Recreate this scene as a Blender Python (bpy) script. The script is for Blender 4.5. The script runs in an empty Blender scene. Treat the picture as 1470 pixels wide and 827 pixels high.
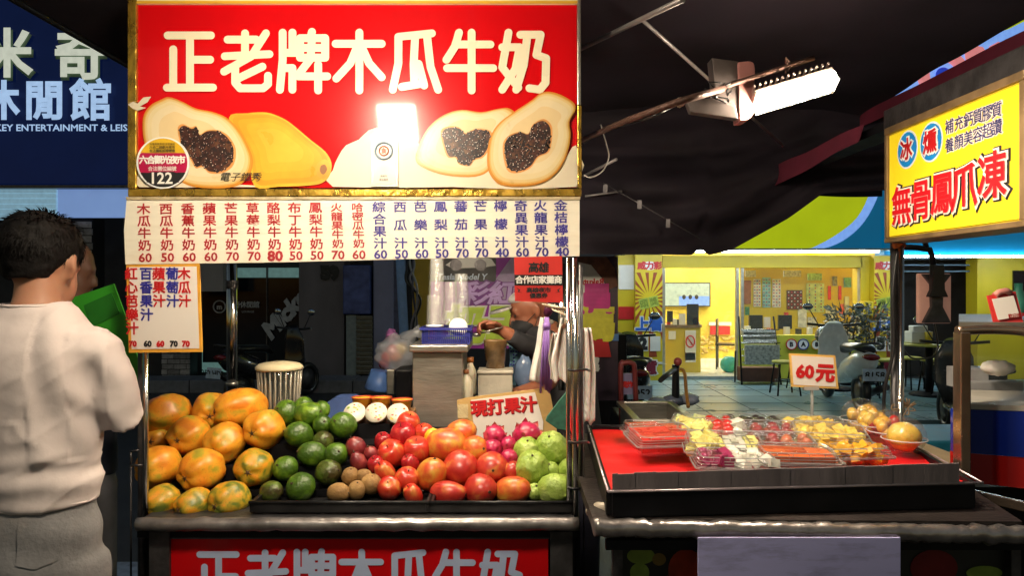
import bpy, bmesh, math, random
from mathutils import Vector, Matrix, noise, Euler
random.seed(7)
R = math.radians
SC = bpy.context.scene
COL = SC.collection
F, CZ = 1050.0, 1.6

# ---------------------------------------------------------------- camera
cd = bpy.data.cameras.new('camera')
cd.sensor_width = 36; cd.lens = 36 * F / 1470; cd.clip_start = .02; cd.clip_end = 400
cam = bpy.data.objects.new('camera', cd); COL.objects.link(cam)
cam.location = (0, 0, CZ); cam.rotation_euler = (R(90), 0, 0)
SC.camera = cam

# ---------------------------------------------------------------- world: last dusk light, exposure
w = bpy.data.worlds.new('World'); SC.world = w; w.use_nodes = True
nt = w.node_tree; bg = nt.nodes['Background']
sky = nt.nodes.new('ShaderNodeTexSky'); sky.sky_type = 'NISHITA'; sky.sun_disc = False
sky.sun_elevation = R(1.7); sky.sun_rotation = R(0)
nt.links.new(sky.outputs[0], bg.inputs[0]); bg.inputs[1].default_value = 0.15
SC.view_settings.view_transform = 'Standard'; SC.view_settings.look = 'None'
SC.view_settings.exposure = 0; SC.view_settings.gamma = 1
SC.render.engine = 'CYCLES'
SC.cycles.use_denoising = True
SC.cycles.max_bounces = 8; SC.cycles.transparent_max_bounces = 24
SC.cycles.sample_clamp_indirect = 4
SC.cycles.caustics_reflective = False; SC.cycles.caustics_refractive = False

# ---------------------------------------------------------------- helpers
def P(x, y, Y):
    "a point of the place, from where it shows in the photograph and how far away it stands"
    return Vector(((x - 735) * Y / F, Y, CZ - (y - 413) * Y / F))
def G(x, y, z):
    "the point at height z seen at x, y"
    Y = (CZ - z) * F / (y - 413)
    return P(x, y, Y)

def M(name, col, rough=.55, metal=0, var=.18, scale=14, bump=0, bscale=60, emit=None, es=0, coat=0, dirt=0, dirtcol=(.03, .025, .02), stretch=(1, 1, 1), trans=None, spec=.5, rand=0, sss=0):
    m = bpy.data.materials.new(name); m.use_nodes = True
    n = m.node_tree.nodes; l = m.node_tree.links
    b = n['Principled BSDF']
    col = tuple(col) + (1,) if len(col) == 3 else col
    b.inputs['Roughness'].default_value = rough; b.inputs['Metallic'].default_value = metal
    b.inputs['Specular IOR Level'].default_value = spec
    tc = n.new('ShaderNodeTexCoord'); mp = n.new('ShaderNodeMapping')
    l.new(tc.outputs['Object'], mp.inputs[0]); mp.inputs['Scale'].default_value = stretch
    ns = n.new('ShaderNodeTexNoise'); ns.inputs['Scale'].default_value = scale; ns.inputs['Detail'].default_value = 5
    l.new(mp.outputs[0], ns.inputs[0])
    rp = n.new('ShaderNodeValToRGB'); l.new(ns.outputs[0], rp.inputs[0])
    rp.color_ramp.elements[0].position = .3; rp.color_ramp.elements[1].position = .7
    rp.color_ramp.elements[0].color = tuple(c * (1 - var) for c in col[:3]) + (1,)
    rp.color_ramp.elements[1].color = tuple(min(1, c * (1 + var)) for c in col[:3]) + (1,)
    out = rp.outputs[0]
    if rand:
        oi = n.new('ShaderNodeObjectInfo'); hs = n.new('ShaderNodeHueSaturation')
        ml = n.new('ShaderNodeMapRange'); ml.inputs[3].default_value = 1 - rand; ml.inputs[4].default_value = 1 + rand
        l.new(oi.outputs['Random'], ml.inputs[0]); l.new(ml.outputs[0], hs.inputs['Value']); l.new(out, hs.inputs['Color']); out = hs.outputs[0]
    if dirt:
        d = n.new('ShaderNodeTexNoise'); d.inputs['Scale'].default_value = scale * .35 + 3; d.inputs['Detail'].default_value = 8; d.inputs['Roughness'].default_value = .7
        l.new(mp.outputs[0], d.inputs[0])
        mr = n.new('ShaderNodeMapRange'); mr.inputs[1].default_value = .5; mr.inputs[2].default_value = .75; mr.inputs[4].default_value = dirt
        l.new(d.outputs[0], mr.inputs[0])
        mx = n.new('ShaderNodeMix'); mx.data_type = 'RGBA'; l.new(mr.outputs[0], mx.inputs[0]); l.new(out, mx.inputs[6]); mx.inputs[7].default_value = tuple(dirtcol) + (1,)
        out = mx.outputs[2]
    l.new(out, b.inputs['Base Color'])
    if var or dirt:
        rr = n.new('ShaderNodeMapRange'); rr.inputs[3].default_value = max(.02, rough - .1); rr.inputs[4].default_value = min(1, rough + .1)
        l.new(ns.outputs[0], rr.inputs[0]); l.new(rr.outputs[0], b.inputs['Roughness'])
    if bump:
        bn = n.new('ShaderNodeTexNoise'); bn.inputs['Scale'].default_value = bscale; bn.inputs['Detail'].default_value = 4
        l.new(mp.outputs[0], bn.inputs[0])
        bp = n.new('ShaderNodeBump'); bp.inputs['Strength'].default_value = bump; bp.inputs['Distance'].default_value = .01
        l.new(bn.outputs[0], bp.inputs['Height']); l.new(bp.outputs[0], b.inputs['Normal'])
    if emit is not None:
        e = tuple(emit) + (1,)
        b.inputs['Emission Color'].default_value = e; b.inputs['Emission Strength'].default_value = es
        if emit is not None and es < 3:
            mm = n.new('ShaderNodeMix'); mm.data_type = 'RGBA'; mm.blend_type = 'MULTIPLY'; mm.inputs[0].default_value = 1
            r2 = n.new('ShaderNodeMapRange'); r2.inputs[3].default_value = .8; r2.inputs[4].default_value = 1.15; l.new(ns.outputs[0], r2.inputs[0])
            mm.inputs[6].default_value = e; l.new(r2.outputs[0], mm.inputs[7]); l.new(mm.outputs[2], b.inputs['Emission Color'])
    if coat:
        b.inputs['Coat Weight'].default_value = coat; b.inputs['Coat Roughness'].default_value = .06
    if sss:
        b.inputs['Subsurface Weight'].default_value = sss; b.inputs['Subsurface Scale'].default_value = .01
    if trans is not None:      # thin clear plastic or glass: mostly see-through, with gloss
        o = n['Material Output']; tr = n.new('ShaderNodeBsdfTransparent'); gl = n.new('ShaderNodeBsdfGlossy'); df = n.new('ShaderNodeBsdfDiffuse')
        tr.inputs[0].default_value = (1, 1, 1, 1); gl.inputs['Roughness'].default_value = rough; df.inputs[0].default_value = col
        m1 = n.new('ShaderNodeMixShader'); m2 = n.new('ShaderNodeMixShader'); lw = n.new('ShaderNodeLayerWeight'); lw.inputs[0].default_value = .15
        m1.inputs[0].default_value = trans; l.new(df.outputs[0], m1.inputs[1]); l.new(tr.outputs[0], m1.inputs[2])
        mr = n.new('ShaderNodeMapRange'); mr.inputs[3].default_value = .035; mr.inputs[4].default_value = .5; l.new(lw.outputs['Facing'], mr.inputs[0])
        l.new(mr.outputs[0], m2.inputs[0]); l.new(m1.outputs[0], m2.inputs[1]); l.new(gl.outputs[0], m2.inputs[2])
        l.new(m2.outputs[0], o.inputs[0])
        if bump: l.new(bp.outputs[0], gl.inputs['Normal'])
    return m

def wpos(o):
    v = Vector((0, 0, 0))
    while o is not None:
        v += o.location; o = o.parent
    return v

def thing(name, label, cat, loc, group=None):
    o = bpy.data.objects.new(name, None); COL.objects.link(o); o.empty_display_size = .1
    o.location = loc; o['label'] = label; o['category'] = cat
    if group: o['group'] = group
    return o
def tag(o, label, cat, group=None):
    o['label'] = label; o['category'] = cat
    if group: o['group'] = group
    return o
def kind(o, k='structure'):
    o['kind'] = k; return o

_tc = {}
def glyph(s, bold=0.0):
    k = (s, round(bold, 4))
    if k in _tc: return _tc[k]
    c = bpy.data.curves.new('glyph', 'FONT'); c.body = s; c.size = 1; c.resolution_u = 2
    if bold: c.bevel_depth = bold; c.bevel_resolution = 0
    o = bpy.data.objects.new('glyph', c); COL.objects.link(o)
    bpy.context.view_layer.update()
    me = bpy.data.meshes.new_from_object(o.evaluated_get(bpy.context.evaluated_depsgraph_get()))
    vs = [v.co.copy() for v in me.vertices]; fs = [tuple(p.vertices) for p in me.polygons]
    bpy.data.objects.remove(o); bpy.data.curves.remove(c); bpy.data.meshes.remove(me)
    if vs:
        bb = (min(v.x for v in vs), max(v.x for v in vs), min(v.y for v in vs), max(v.y for v in vs))
    else: bb = (0, 0, 0, 0)
    _tc[k] = (vs, fs, bb); return _tc[k]
_em = []
def em():
    if not _em:
        b = glyph('國')[2]; _em.extend(((b[0] + b[1]) / 2, (b[2] + b[3]) / 2, max(b[1] - b[0], b[3] - b[2])))
    return _em
X, Yv, Z = Vector((1, 0, 0)), Vector((0, 1, 0)), Vector((0, 0, 1))

def catmull(pts, n=5, closed=True):
    out = []; m = len(pts)
    for i in range(m if closed else m - 1):
        p = [Vector(pts[(i + k) % m]) if closed else Vector(pts[min(max(i + k, 0), m - 1)]) for k in (-1, 0, 1, 2)]
        for j in range(n):
            t = j / n
            out.append(.5 * ((2 * p[1]) + (p[2] - p[0]) * t + (2 * p[0] - 5 * p[1] + 4 * p[2] - p[3]) * t * t + (3 * p[1] - 3 * p[2] + p[3] - p[0]) * t ** 3))
    if not closed: out.append(Vector(pts[-1]))
    return out

class MB:
    def __init__(s): s.v = []; s.f = []; s.m = []; s.sm = []; s.mi = 0; s.smooth = False
    def add(s, vs, fs, sm=None):
        b = len(s.v); s.v += [Vector(v) for v in vs]
        for f in fs: s.f.append(tuple(i + b for i in f)); s.m.append(s.mi); s.sm.append(s.smooth if sm is None else sm)
        return s
    def mat(s, i): s.mi = i; return s
    def poly(s, pts): return s.add(pts, [tuple(range(len(pts)))])
    def box(s, c, size, rot=None):
        c = Vector(c); h = [k / 2 for k in size]; vs = []
        for z in (-1, 1):
            for y in (-1, 1):
                for x in (-1, 1):
                    v = Vector((x * h[0], y * h[1], z * h[2]))
                    if rot is not None: v.rotate(rot)
                    vs.append(c + v)
        return s.add(vs, [(0, 2, 3, 1), (4, 5, 7, 6), (0, 1, 5, 4), (2, 6, 7, 3), (0, 4, 6, 2), (1, 3, 7, 5)], False)
    def bb(s, a, b):
        a, b = Vector(a), Vector(b)
        return s.box((a + b) / 2, [abs(k) for k in (b - a)])
    def pbox(s, x0, y0, x1, y1, Y, dy, front=True):
        "box whose front face shows at the given pixels, at depth Y, dy thick"
        a, b = P(x0, y0, Y), P(x1, y1, Y); b.y = Y + dy
        return s.bb(a, b)
    def prism(s, pts, off):
        "outline pts (3D, planar) pushed by vector off"
        n = len(pts); off = Vector(off)
        vs = [Vector(p) for p in pts] + [Vector(p) + off for p in pts]
        return s.add(vs, [tuple(range(n)), tuple(range(2 * n - 1, n - 1, -1))] + [(i, i + n, (i + 1) % n + n, (i + 1) % n) for i in range(n)])
    def tube(s, pts, r, n=10, cap=True, ell=None, closed=False):
        pts = [Vector(p) for p in pts]; m = len(pts)
        if not hasattr(r, '__len__'): r = [r] * m
        t0 = (pts[1] - pts[0]).normalized(); up = Z if abs(t0.z) < .9 else X
        vs = []; nrm = t0.cross(up).normalized()
        for i, p in enumerate(pts):
            if closed: t = (pts[(i + 1) % m] - pts[i - 1])
            else: t = (pts[min(i + 1, m - 1)] - pts[max(i - 1, 0)])
            if t.length < 1e-9: t = t0
            t.normalize(); nrm = (nrm - t * nrm.dot(t)); nrm.normalize(); bn = t.cross(nrm)
            e = ell if ell else (1, 1)
            for k in range(n):
                a = 2 * math.pi * k / n
                vs.append(p + nrm * (math.cos(a) * r[i] * e[0]) + bn * (math.sin(a) * r[i] * e[1]))
        fs = []
        for i in range(m if closed else m - 1):
            j = (i + 1) % m
            for k in range(n): fs.append((i * n + k, i * n + (k + 1) % n, j * n + (k + 1) % n, j * n + k))
        s.add(vs, fs, True)
        if cap and not closed: 
            b = len(s.v) - len(vs)
            s.f.append(tuple(b + k for k in range(n))[::-1]); s.f.append(tuple(b + (m - 1) * n + k for k in range(n)))
            s.m += [s.mi] * 2; s.sm += [False] * 2
        return s
    def loft(s, rings, n=24, cap=True):
        "rings: (centre, rx, ry) horizontal ellipses or (centre, u, v) with vectors"
        vs = []
        for c, a, b in rings:
            a = X * a if not isinstance(a, Vector) else a; b = Yv * b if not isinstance(b, Vector) else b
            for k in range(n): vs.append(Vector(c) + a * math.cos(2 * math.pi * k / n) + b * math.sin(2 * math.pi * k / n))
        m = len(rings); fs = [(i * n + k, i * n + (k + 1) % n, (i + 1) * n + (k + 1) % n, (i + 1) * n + k) for i in range(m - 1) for k in range(n)]
        s.add(vs, fs, True)
        if cap:
            b = len(s.v) - len(vs); s.f.append(tuple(b + k for k in range(n))[::-1]); s.f.append(tuple(b + (m - 1) * n + k for k in range(n)))
            s.m += [s.mi] * 2; s.sm += [True] * 2
        return s
    def lathe(s, prof, c, axis=Z, n=20, cap=True):
        "prof: (radius, height along axis)"
        axis = Vector(axis).normalized(); u = axis.orthogonal().normalized(); v = axis.cross(u)
        return s.loft([(Vector(c) + axis * h, u * r, v * r) for r, h in prof], n, cap)
    def ball(s, c, r, seg=16, rings=10, rot=None, fn=None):
        r = (r, r, r) if not hasattr(r, '__len__') else r; vs = []; c = Vector(c)
        for i in range(1, rings):
            th = math.pi * i / rings
            for k in range(seg):
                ph = 2 * math.pi * k / seg
                d = Vector((math.sin(th) * math.cos(ph), math.sin(th) * math.sin(ph), math.cos(th)))
                q = fn(d) if fn else 1
                v = Vector((d.x * r[0], d.y * r[1], d.z * r[2])) * q
                if rot is not None: v.rotate(rot)
                vs.append(c + v)
        for d in (Vector((0, 0, 1)), Vector((0, 0, -1))):
            q = fn(d) if fn else 1; v = Vector((0, 0, d.z * r[2])) * q
            if rot is not None: v.rotate(rot)
            vs.append(c + v)
        T = len(vs) - 2; B = T + 1
        fs = [(i * seg + k, (i + 1) * seg + k, (i + 1) * seg + (k + 1) % seg, i * seg + (k + 1) % seg) for i in range(rings - 2) for k in range(seg)]
        fs += [(T, k, (k + 1) % seg) for k in range(seg)] + [(B, (rings - 2) * seg + (k + 1) % seg, (rings - 2) * seg + k) for k in range(seg)]
        return s.add(vs, fs, True)
    def sheet(s, fn, nu, nv):
        vs = [fn(i / nu, j / nv) for j in range(nv + 1) for i in range(nu + 1)]
        w_ = nu + 1
        return s.add(vs, [(j * w_ + i, j * w_ + i + 1, (j + 1) * w_ + i + 1, (j + 1) * w_ + i) for j in range(nv) for i in range(nu)], True)
    def stroke(s, pts, wd, right, up, th=.0006, n=6):
        "one brush stroke with round ends lying on a face; pts are 3D"
        nr = right.cross(up).normalized() * th; k = n
        pts = [Vector(p) for p in pts]
        for i, p in enumerate(pts):
            s.kk = getattr(s, 'kk', 0) + 1; nr = nr * 1.006
            c = [p + nr + (right * math.cos(2 * math.pi * j / 16) + up * math.sin(2 * math.pi * j / 16)) * wd / 2 for j in range(16)]
            s.poly(c)
            if i + 1 < len(pts):
                q = pts[i + 1]; d = (q - p)
                if d.length < 1e-6: continue
                sd = nr.cross(d).normalized() * wd / 2; n2 = nr * 1.003
                s.poly([p + n2 - sd, q + n2 - sd, q + n2 + sd, p + n2 + sd])
        return s
    def text(s, t, c, right, up, h, bold=0, vertical=False, step=None, lift=.0008, wide=1, slant=0, rotate=0):
        "t set in type of height h, centred on c, on the face spanned by right and up"
        c = Vector(c); right = right.normalized(); up = up.normalized(); nr = right.cross(up)
        if rotate:
            q = Matrix.Rotation(rotate, 3, nr); right = q @ right; up = q @ up
        cx, cy, e = em(); k = h / e
        cjk = any(ord(ch) > 0x2E00 for ch in t)
        def put(vs, fs, ox, oy, x0, y0, kk):
            s.add([c + right * ((v.x - x0) * kk * wide + ox + slant * (v.y - y0) * kk) + up * ((v.y - y0) * kk + oy) + nr * (lift + v.z * kk * .06) for v in vs], fs, False)
        if cjk or vertical:
            st = step or h * 1.08; n = len(t)
            for i, ch in enumerate(t):
                vs, fs, bb = glyph(ch, bold)
                if not vs: continue
                o = (i - (n - 1) / 2) * st
                x0 = cx if ord(ch) > 0x2E00 else (bb[0] + bb[1]) / 2
                put(vs, fs, 0 if vertical else o * wide, -o if vertical else 0, x0, cy if ord(ch) > 0x2E00 else (bb[2] + bb[3]) / 2, k)
        else:
            vs, fs, bb = glyph(t, bold)
            if vs:
                kk = h / max(.5, glyph('H')[2][3])
                put(vs, fs, 0, 0, (bb[0] + bb[1]) / 2, glyph('H')[2][3] / 2, kk)
        return s
    def build(s, name, mats, parent=None, origin=None, bev=0, label=None):
        mats = mats if isinstance(mats, (list, tuple)) else [mats]
        if origin is None:
            if parent is None and s.v:
                xs = [v.x for v in s.v]; ys = [v.y for v in s.v]; zs = [v.z for v in s.v]
                origin = Vector(((min(xs) + max(xs)) / 2, (min(ys) + max(ys)) / 2, min(zs)))
            else: origin = wpos(parent)
        origin = Vector(origin)
        me = bpy.data.meshes.new(name); me.from_pydata([tuple(v - origin) for v in s.v], [], s.f)
        for m in mats: me.materials.append(m)
        me.polygons.foreach_set('material_index', s.m); me.polygons.foreach_set('use_smooth', s.sm)
        me.update(); me.validate()
        o = bpy.data.objects.new(name, me); COL.objects.link(o)
        if parent is not None: o.parent = parent; o.location = origin - wpos(parent)
        else: o.location = origin
        if bev:
            b = o.modifiers.new('bevel', 'BEVEL'); b.width = bev; b.segments = 2; b.limit_method = 'ANGLE'
        if label: o['label'] = label
        return o

def copy_tree(o, parent=None, loc=None, rz=None, label=None):
    c = o.copy(); COL.objects.link(c); c.parent = parent
    if loc is not None: c.location = loc
    if rz is not None: c.rotation_euler.z = rz
    if label: c['label'] = label
    for ch in list(o.children): copy_tree(ch, c)
    return c

def fuse(mb, name, mats, parent, voxel=.01, smooth=6, fn=None, origin=None, label=None):
    "overlapping tubes and lofts grown together into one continuous skin"
    o = mb.build(name + '_raw', mats)
    r = o.modifiers.new('r', 'REMESH'); r.mode = 'VOXEL'; r.voxel_size = voxel; r.use_smooth_shade = True
    sm = o.modifiers.new('s', 'SMOOTH'); sm.iterations = smooth; sm.factor = .5
    bpy.context.view_layer.update()
    me = bpy.data.meshes.new_from_object(o.evaluated_get(bpy.context.evaluated_depsgraph_get()))
    org = o.location.copy(); bpy.data.objects.remove(o)
    r = MB(); r.v = [v.co + org for v in me.vertices]; r.f = [tuple(p.vertices) for p in me.polygons]
    r.m = [0] * len(r.f); r.sm = [True] * len(r.f)
    if fn:
        me.calc_normals() if hasattr(me, 'calc_normals') else None
        nm = [v.normal.copy() for v in me.vertices]
        r.v = [v + nm[i] * fn(v, nm[i]) for i, v in enumerate(r.v)]
    bpy.data.meshes.remove(me)
    return r.build(name, mats, parent, origin, label=label)

# ---------------------------------------------------------------- materials
cream = M('cream_print', (.86, .77, .56), .3, var=.05, scale=4, dirt=.2, dirtcol=(.5, .36, .2), coat=.2)
redp = M('red_print', (.6, .004, .007), .24, var=.05, scale=3, coat=.3, spec=.15, dirt=.15, dirtcol=(.35, .003, .003))
white = M('white_paint', (.8, .8, .78), .5, var=.05)
board = M('menu_board_plastic', (.86, .8, .66), .4, var=.05, scale=4, stretch=(1, 1, 8), dirt=.3, dirtcol=(.55, .38, .2))
paper = M('white_card', (.8, .74, .68), .5, var=.04, scale=5, dirt=.15, dirtcol=(.5, .4, .3))
redink = M('red_ink', (.55, .012, .015), .5, var=.1)
blueink = M('blue_ink', (.03, .03, .28), .5, var=.1)
blackink = M('black_ink', (.012, .012, .014), .5, var=.1)
whiteink = M('white_ink', (.8, .78, .72), .5, var=.05)
yellowink = M('yellow_ink', (.75, .42, .02), .5, var=.06)
brass = M('brass_tape', (.5, .3, .045), .28, metal=.75, var=.45, scale=30, bump=.5, bscale=45, dirt=.5, stretch=(1, 1, .6))
orange_tape = M('orange_tape', (.75, .36, .04), .4, var=.15, scale=20)
chrome = M('chrome_post', (.62, .6, .56), .17, metal=1, var=.15, scale=12, stretch=(1, 1, .2), dirt=.25, dirtcol=(.16, .1, .05))
steel = M('brushed_steel', (.5, .47, .42), .34, metal=.85, var=.16, scale=8, stretch=(1, 1, 5), bump=.12, bscale=30, dirt=.25, dirtcol=(.3, .22, .12))
dsteel = M('dark_steel', (.09, .085, .09), .4, metal=.7, var=.35, scale=18, dirt=.4, bump=.2)
rail_m = M('worn_rail', (.33, .3, .29), .33, metal=.75, var=.3, scale=16, dirt=.6, dirtcol=(.05, .04, .035), bump=.45, bscale=18)
blackm = M('black_paint', (.006, .006, .008), .5, var=.3, scale=12, dirt=.3, dirtcol=(.022, .018, .016), spec=.2)
blackp = M('black_plastic', (.015, .015, .017), .32, var=.2)
fabric = M('black_canvas', (.014, .0105, .017), .8, var=.4, scale=3, bump=.6, bscale=4, spec=.25)
maroon = M('maroon_canvas', (.12, .01, .03), .75, var=.25, scale=5, bump=.3, bscale=10)
asphalt = M('asphalt', (.045, .045, .05), .5, var=.35, scale=9, bump=.5, bscale=140, dirt=.3)
tilef = M('pale_tile', (.18, .31, .36), .3, var=.2, scale=2.2, bump=.08, bscale=30, dirt=.3, dirtcol=(.15, .2, .2))
grout = M('grout', (.12, .15, .16), .7)
clear = M('clear_plastic', (.85, .87, .85), .1, trans=.975, bump=.7, bscale=60)
glass = M('shop_glass', (.6, .7, .68), .03, trans=.97)
bagclear = M('cloudy_bag', (.7, .72, .78), .3, trans=.68, bump=.8, bscale=25)
dglass = M('dark_glass', (.008, .009, .013), .1, var=.3, scale=3)
# ---------------------------------------------------------------- ground
mb = MB(); mb.poly([(-40, -12, 0), (40, -12, 0), (40, 60, 0), (-40, 60, 0)])
kind(mb.build('road', asphalt, origin=(0, 0, 0)))
mb = MB()
mb.bb((1.15, 8.3, .006), (8.6, 12.1, .10))
kind(mb.build('arcade_floor', tilef, origin=(0, 0, 0)))
mb = MB()
for i in range(13):
    x = 1.15 + i * .6; mb.bb((x, 8.31, .1005), (x + .012, 12.0, .1035))
for j in range(6): mb.bb((1.16, 8.9 + j * .6, .1006), (8.5, 8.912 + j * .6, .1036))
kind(mb.build('floor_joints', grout, origin=(0, 0, 0)), 'stuff')
# dark wet kerb strip by the left building, made of kerb stones
kb = thing('kerb', 'pale stone kerb below the dark glass doors on the left', 'kerb', (-3, 11.2, 0))
kerbm = M('kerb_stone', (.17, .17, .19), .6, var=.25, scale=9)
for i in range(14):
    m_ = MB().bb((-8 + i * .62 + .006, 11.1, 0), (-8 + i * .62 + .612, 11.75, .19 + .004 * (i % 3))); m_.build('kerb_stone', kerbm, kb, bev=.01)
# blue painted street markings seen between the man and the cart
mb = MB(); mb.bb((-3.4, 3.9, .003), (-1.2, 4.25, .006)); mb.bb((-3.4, 7.5, .003), (-2.0, 7.8, .006))
mark = M('pale_road_paint', (.26, .32, .46), .6, var=.3, scale=12, dirt=.7)
kind(mb.build('road_marking', mark, origin=(-2.5, 4, 0)))

# ---------------------------------------------------------------- far left: game hall building
navy = M('navy_sign_face', (.004, .008, .03), .2, var=.3, scale=2, emit=(.003, .009, .05), es=.6, spec=.15)
litw = M('lit_letter', (.7, .75, .8), .4, emit=(.36, .55, .85), es=.85)
litc = M('lit_letter_warm', (.8, .75, .6), .4, emit=(.62, .66, .55), es=.75)
sg = thing('shop_sign', 'navy lit shop sign with large white characters above the shutters', 'sign', P(60, 265, 9.5))
mb = MB(); mb.pbox(-330, -260, 196, 265, 9.5, .25); mb.build('sign_panel', navy, sg, bev=.02)
mb = MB(); mb.pbox(-330, 265, 196, 269, 9.48, .3); mb.build('sign_edge', dsteel, sg)
Yd = 9.49
for ch, x, y, h, mt in [('米', 14, 78, 64, litc), ('奇', 118, 80, 66, litc), ('休', 2, 145, 52, litw), ('閒', 67, 145, 52, litw), ('館', 134, 145, 54, litw)]:
    mb = MB(); mb.text(ch, P(x, y, Yd), X, Z, h * Yd / F, bold=.03, lift=.05); mb.build('character', mt, sg)
    if mt is litc:
        mb = MB(); mb.text(ch, P(x, y + 3, Yd), X, Z, h * Yd / F, bold=.045, lift=.02); mb.build('character_edge', M('letter_side', (.12, .2, .12), .5), sg)
mb = MB(); mb.text('MICKEY ENTERTAINMENT & LEISURE', P(90, 183, Yd), X, Z, 9 * Yd / F, bold=.02, lift=.02, wide=1.12); mb.build('lettering', litw, sg)
# shutter box and light panel under the sign
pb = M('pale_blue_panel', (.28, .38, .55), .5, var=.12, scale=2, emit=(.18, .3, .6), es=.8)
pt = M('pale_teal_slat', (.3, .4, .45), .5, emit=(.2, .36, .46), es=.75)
sh = thing('shutter_box', 'pale roller shutter housing of horizontal slats under the navy sign', 'shutter', P(0, 310, 9.6))
for i in range(6):
    m_ = MB().pbox(-330, 269.5 + i * 7.6, 80, 276.5 + i * 7.6, 9.6 + .01 * (i % 2), .1); m_.build('slat', pt, sh)
mb = MB(); mb.pbox(83, 269.5, 196, 311, 9.62, .12)
tag(mb.build('light_panel', pb), 'plain pale blue panel glowing under the navy sign', 'panel')
# brick pier with real bricks, two places
brm = M('beige_brick', (.3, .27, .26), .7, var=.3, scale=20, rand=.35)
def bricks(parent, x0, y0, x1, y1, Y, bw, bh, wood=None):
    c0 = P(x0, y0, Y); c1 = P(x1, y1, Y); mb = MB(); mb.bb((c0.x, Y + .02, c1.z), (c1.x, Y + .3, c0.z)); mb.build('mortar', blackm, parent)
    r = 0; z = c1.z
    while z + bh < c0.z + .01:
        x = c0.x - (bw / 2 if r % 2 else 0)
        while x < c1.x - .02:
            a, b = max(x + .006, c0.x), min(x + bw - .006, c1.x)
            if b - a > .02:
                m_ = MB().bb((a, Y - .003 * ((r * 7 + int(x * 31)) % 3), z + .006), (b, Y + .03, z + bh - .006)); m_.build('brick', brm, parent)
            x += bw
        z += bh; r += 1
t = thing('brick_pier', 'light brick wall beside the man, under the blue panel', 'wall', P(110, 420, 9.7)); bricks(t, 88, 312, 132, 430, 9.7, .2, .095)
t = thing('brick_pier', 'low brick pier between cart post and glass doors', 'wall', P(250, 545, 11.9)); bricks(t, 232, 470, 272, 545, 11.9, .2, .085)
# building behind
wallD = M('dark_render_wall', (.035, .033, .035), .8, var=.3, scale=4)
conc = M('grey_stone_pier', (.17, .15, .16), .7, var=.2, scale=2.5, stretch=(1, 1, .4), bump=.15)
palew = M('pale_lilac_wall', (.28, .28, .42), .7, var=.1, scale=3)
bd = thing('building', 'dark arcade building with glass doors behind the juice cart', 'building', (-4, 12.4, 0))
mb = MB(); mb.bb((-14, 12.45, 0), (1.88, 16, 9)); mb.build('wall', wallD, bd)
mb = MB(); mb.pbox(429, 300, 494, 541, 12, .5); mb.build('pier', conc, bd, bev=.01)
mb = MB(); mb.pbox(536, 300, 564, 550, 11.9, .5); mb.build('pier', palew, bd, bev=.01)
mb = MB(); mb.pbox(564.5, 300, 578, 550, 12.0, .4); mb.build('pier', M('dark_lilac', (.13, .13, .2), .7), bd)
mb = MB(); mb.pbox(492, 380, 531, 451, 11.8, .25); mb.build('fuse_box', M('blue_metal_box', (.07, .1, .3), .4, metal=.3, var=.4, scale=6), bd, bev=.02)
mb = MB(); mb.pbox(497, 452, 511, 540, 11.85, .3); mb.build('door_frame', M('grey_green_frame', (.26, .3, .3), .6), bd)
for i in range(13):
    c = P(523, 456 + i * 6.5, 11.85); m_ = MB().box(c, (.26, .02, .07), Euler((R(35), 0, 0))); m_.build('louvre_slat', M('slat', (.26, .24, .19), .6) if i == 0 else bpy.data.materials['slat'], bd)
mb = MB(); mb.text('59', P(474, 391, 12), X, Z, .2, bold=.09, lift=.02, slant=-.1); mb.build('house_number', blackink, bd)
lamp_teal = M('lit_teal_interior', (.3, .42, .4), .6, emit=(.12, .24, .22), es=.5)
mb = MB(); mb.pbox(290, 384, 431, 398, 12.3, .05); mb.build('transom', lamp_teal, bd)
mb = MB(); mb.pbox(290, 505, 431, 534, 12.32, .05); mb.build('lower_panel', lamp_teal, bd)
for x0, x1 in ((291, 333), (336, 382), (385, 429)):
    m_ = MB().pbox(x0, 399, x1, 520, 12.2, .03); d = m_.build('glass_door', dglass, bd)
    m_ = MB().pbox(x1, 384, x1 + 1.6, 535, 12.17, .06); m_.build('door_rail', dsteel, d)
grl = M('etched_grey', (.45, .46, .48), .6)
mb = MB(); 
c = P(315, 440, 12.16)
ring = [c + Vector((math.cos(a) * .1, 0, math.sin(a) * .1)) for a in [i * math.pi / 12 for i in range(24)]]
mb.tube(ring, .012, 6, closed=True); mb.text('m', c, X, Z, .08, bold=.05)
mb.text('奇休閒館', P(354, 437, 12.17), X, Z, .1, bold=.02); mb.text('LOUNGE', P(356, 447, 12.17), X, Z, .035)
mb.build('lettering', grl, bd)
mb = MB(); mb.text('Mickey', P(415, 443, 12.16), X, Z, .26, bold=.06, rotate=R(47), slant=.25); mb.build('lettering', grl, bd)
mb = MB(); mb.pbox(240, 375, 320, 418, 11.5, .3); tag(mb.build('awning_box', M('grey_beige_box', (.32, .29, .27), .6, var=.1, scale=3)), 'greyish beige awning box above the dark glass doors', 'awning')
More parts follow.
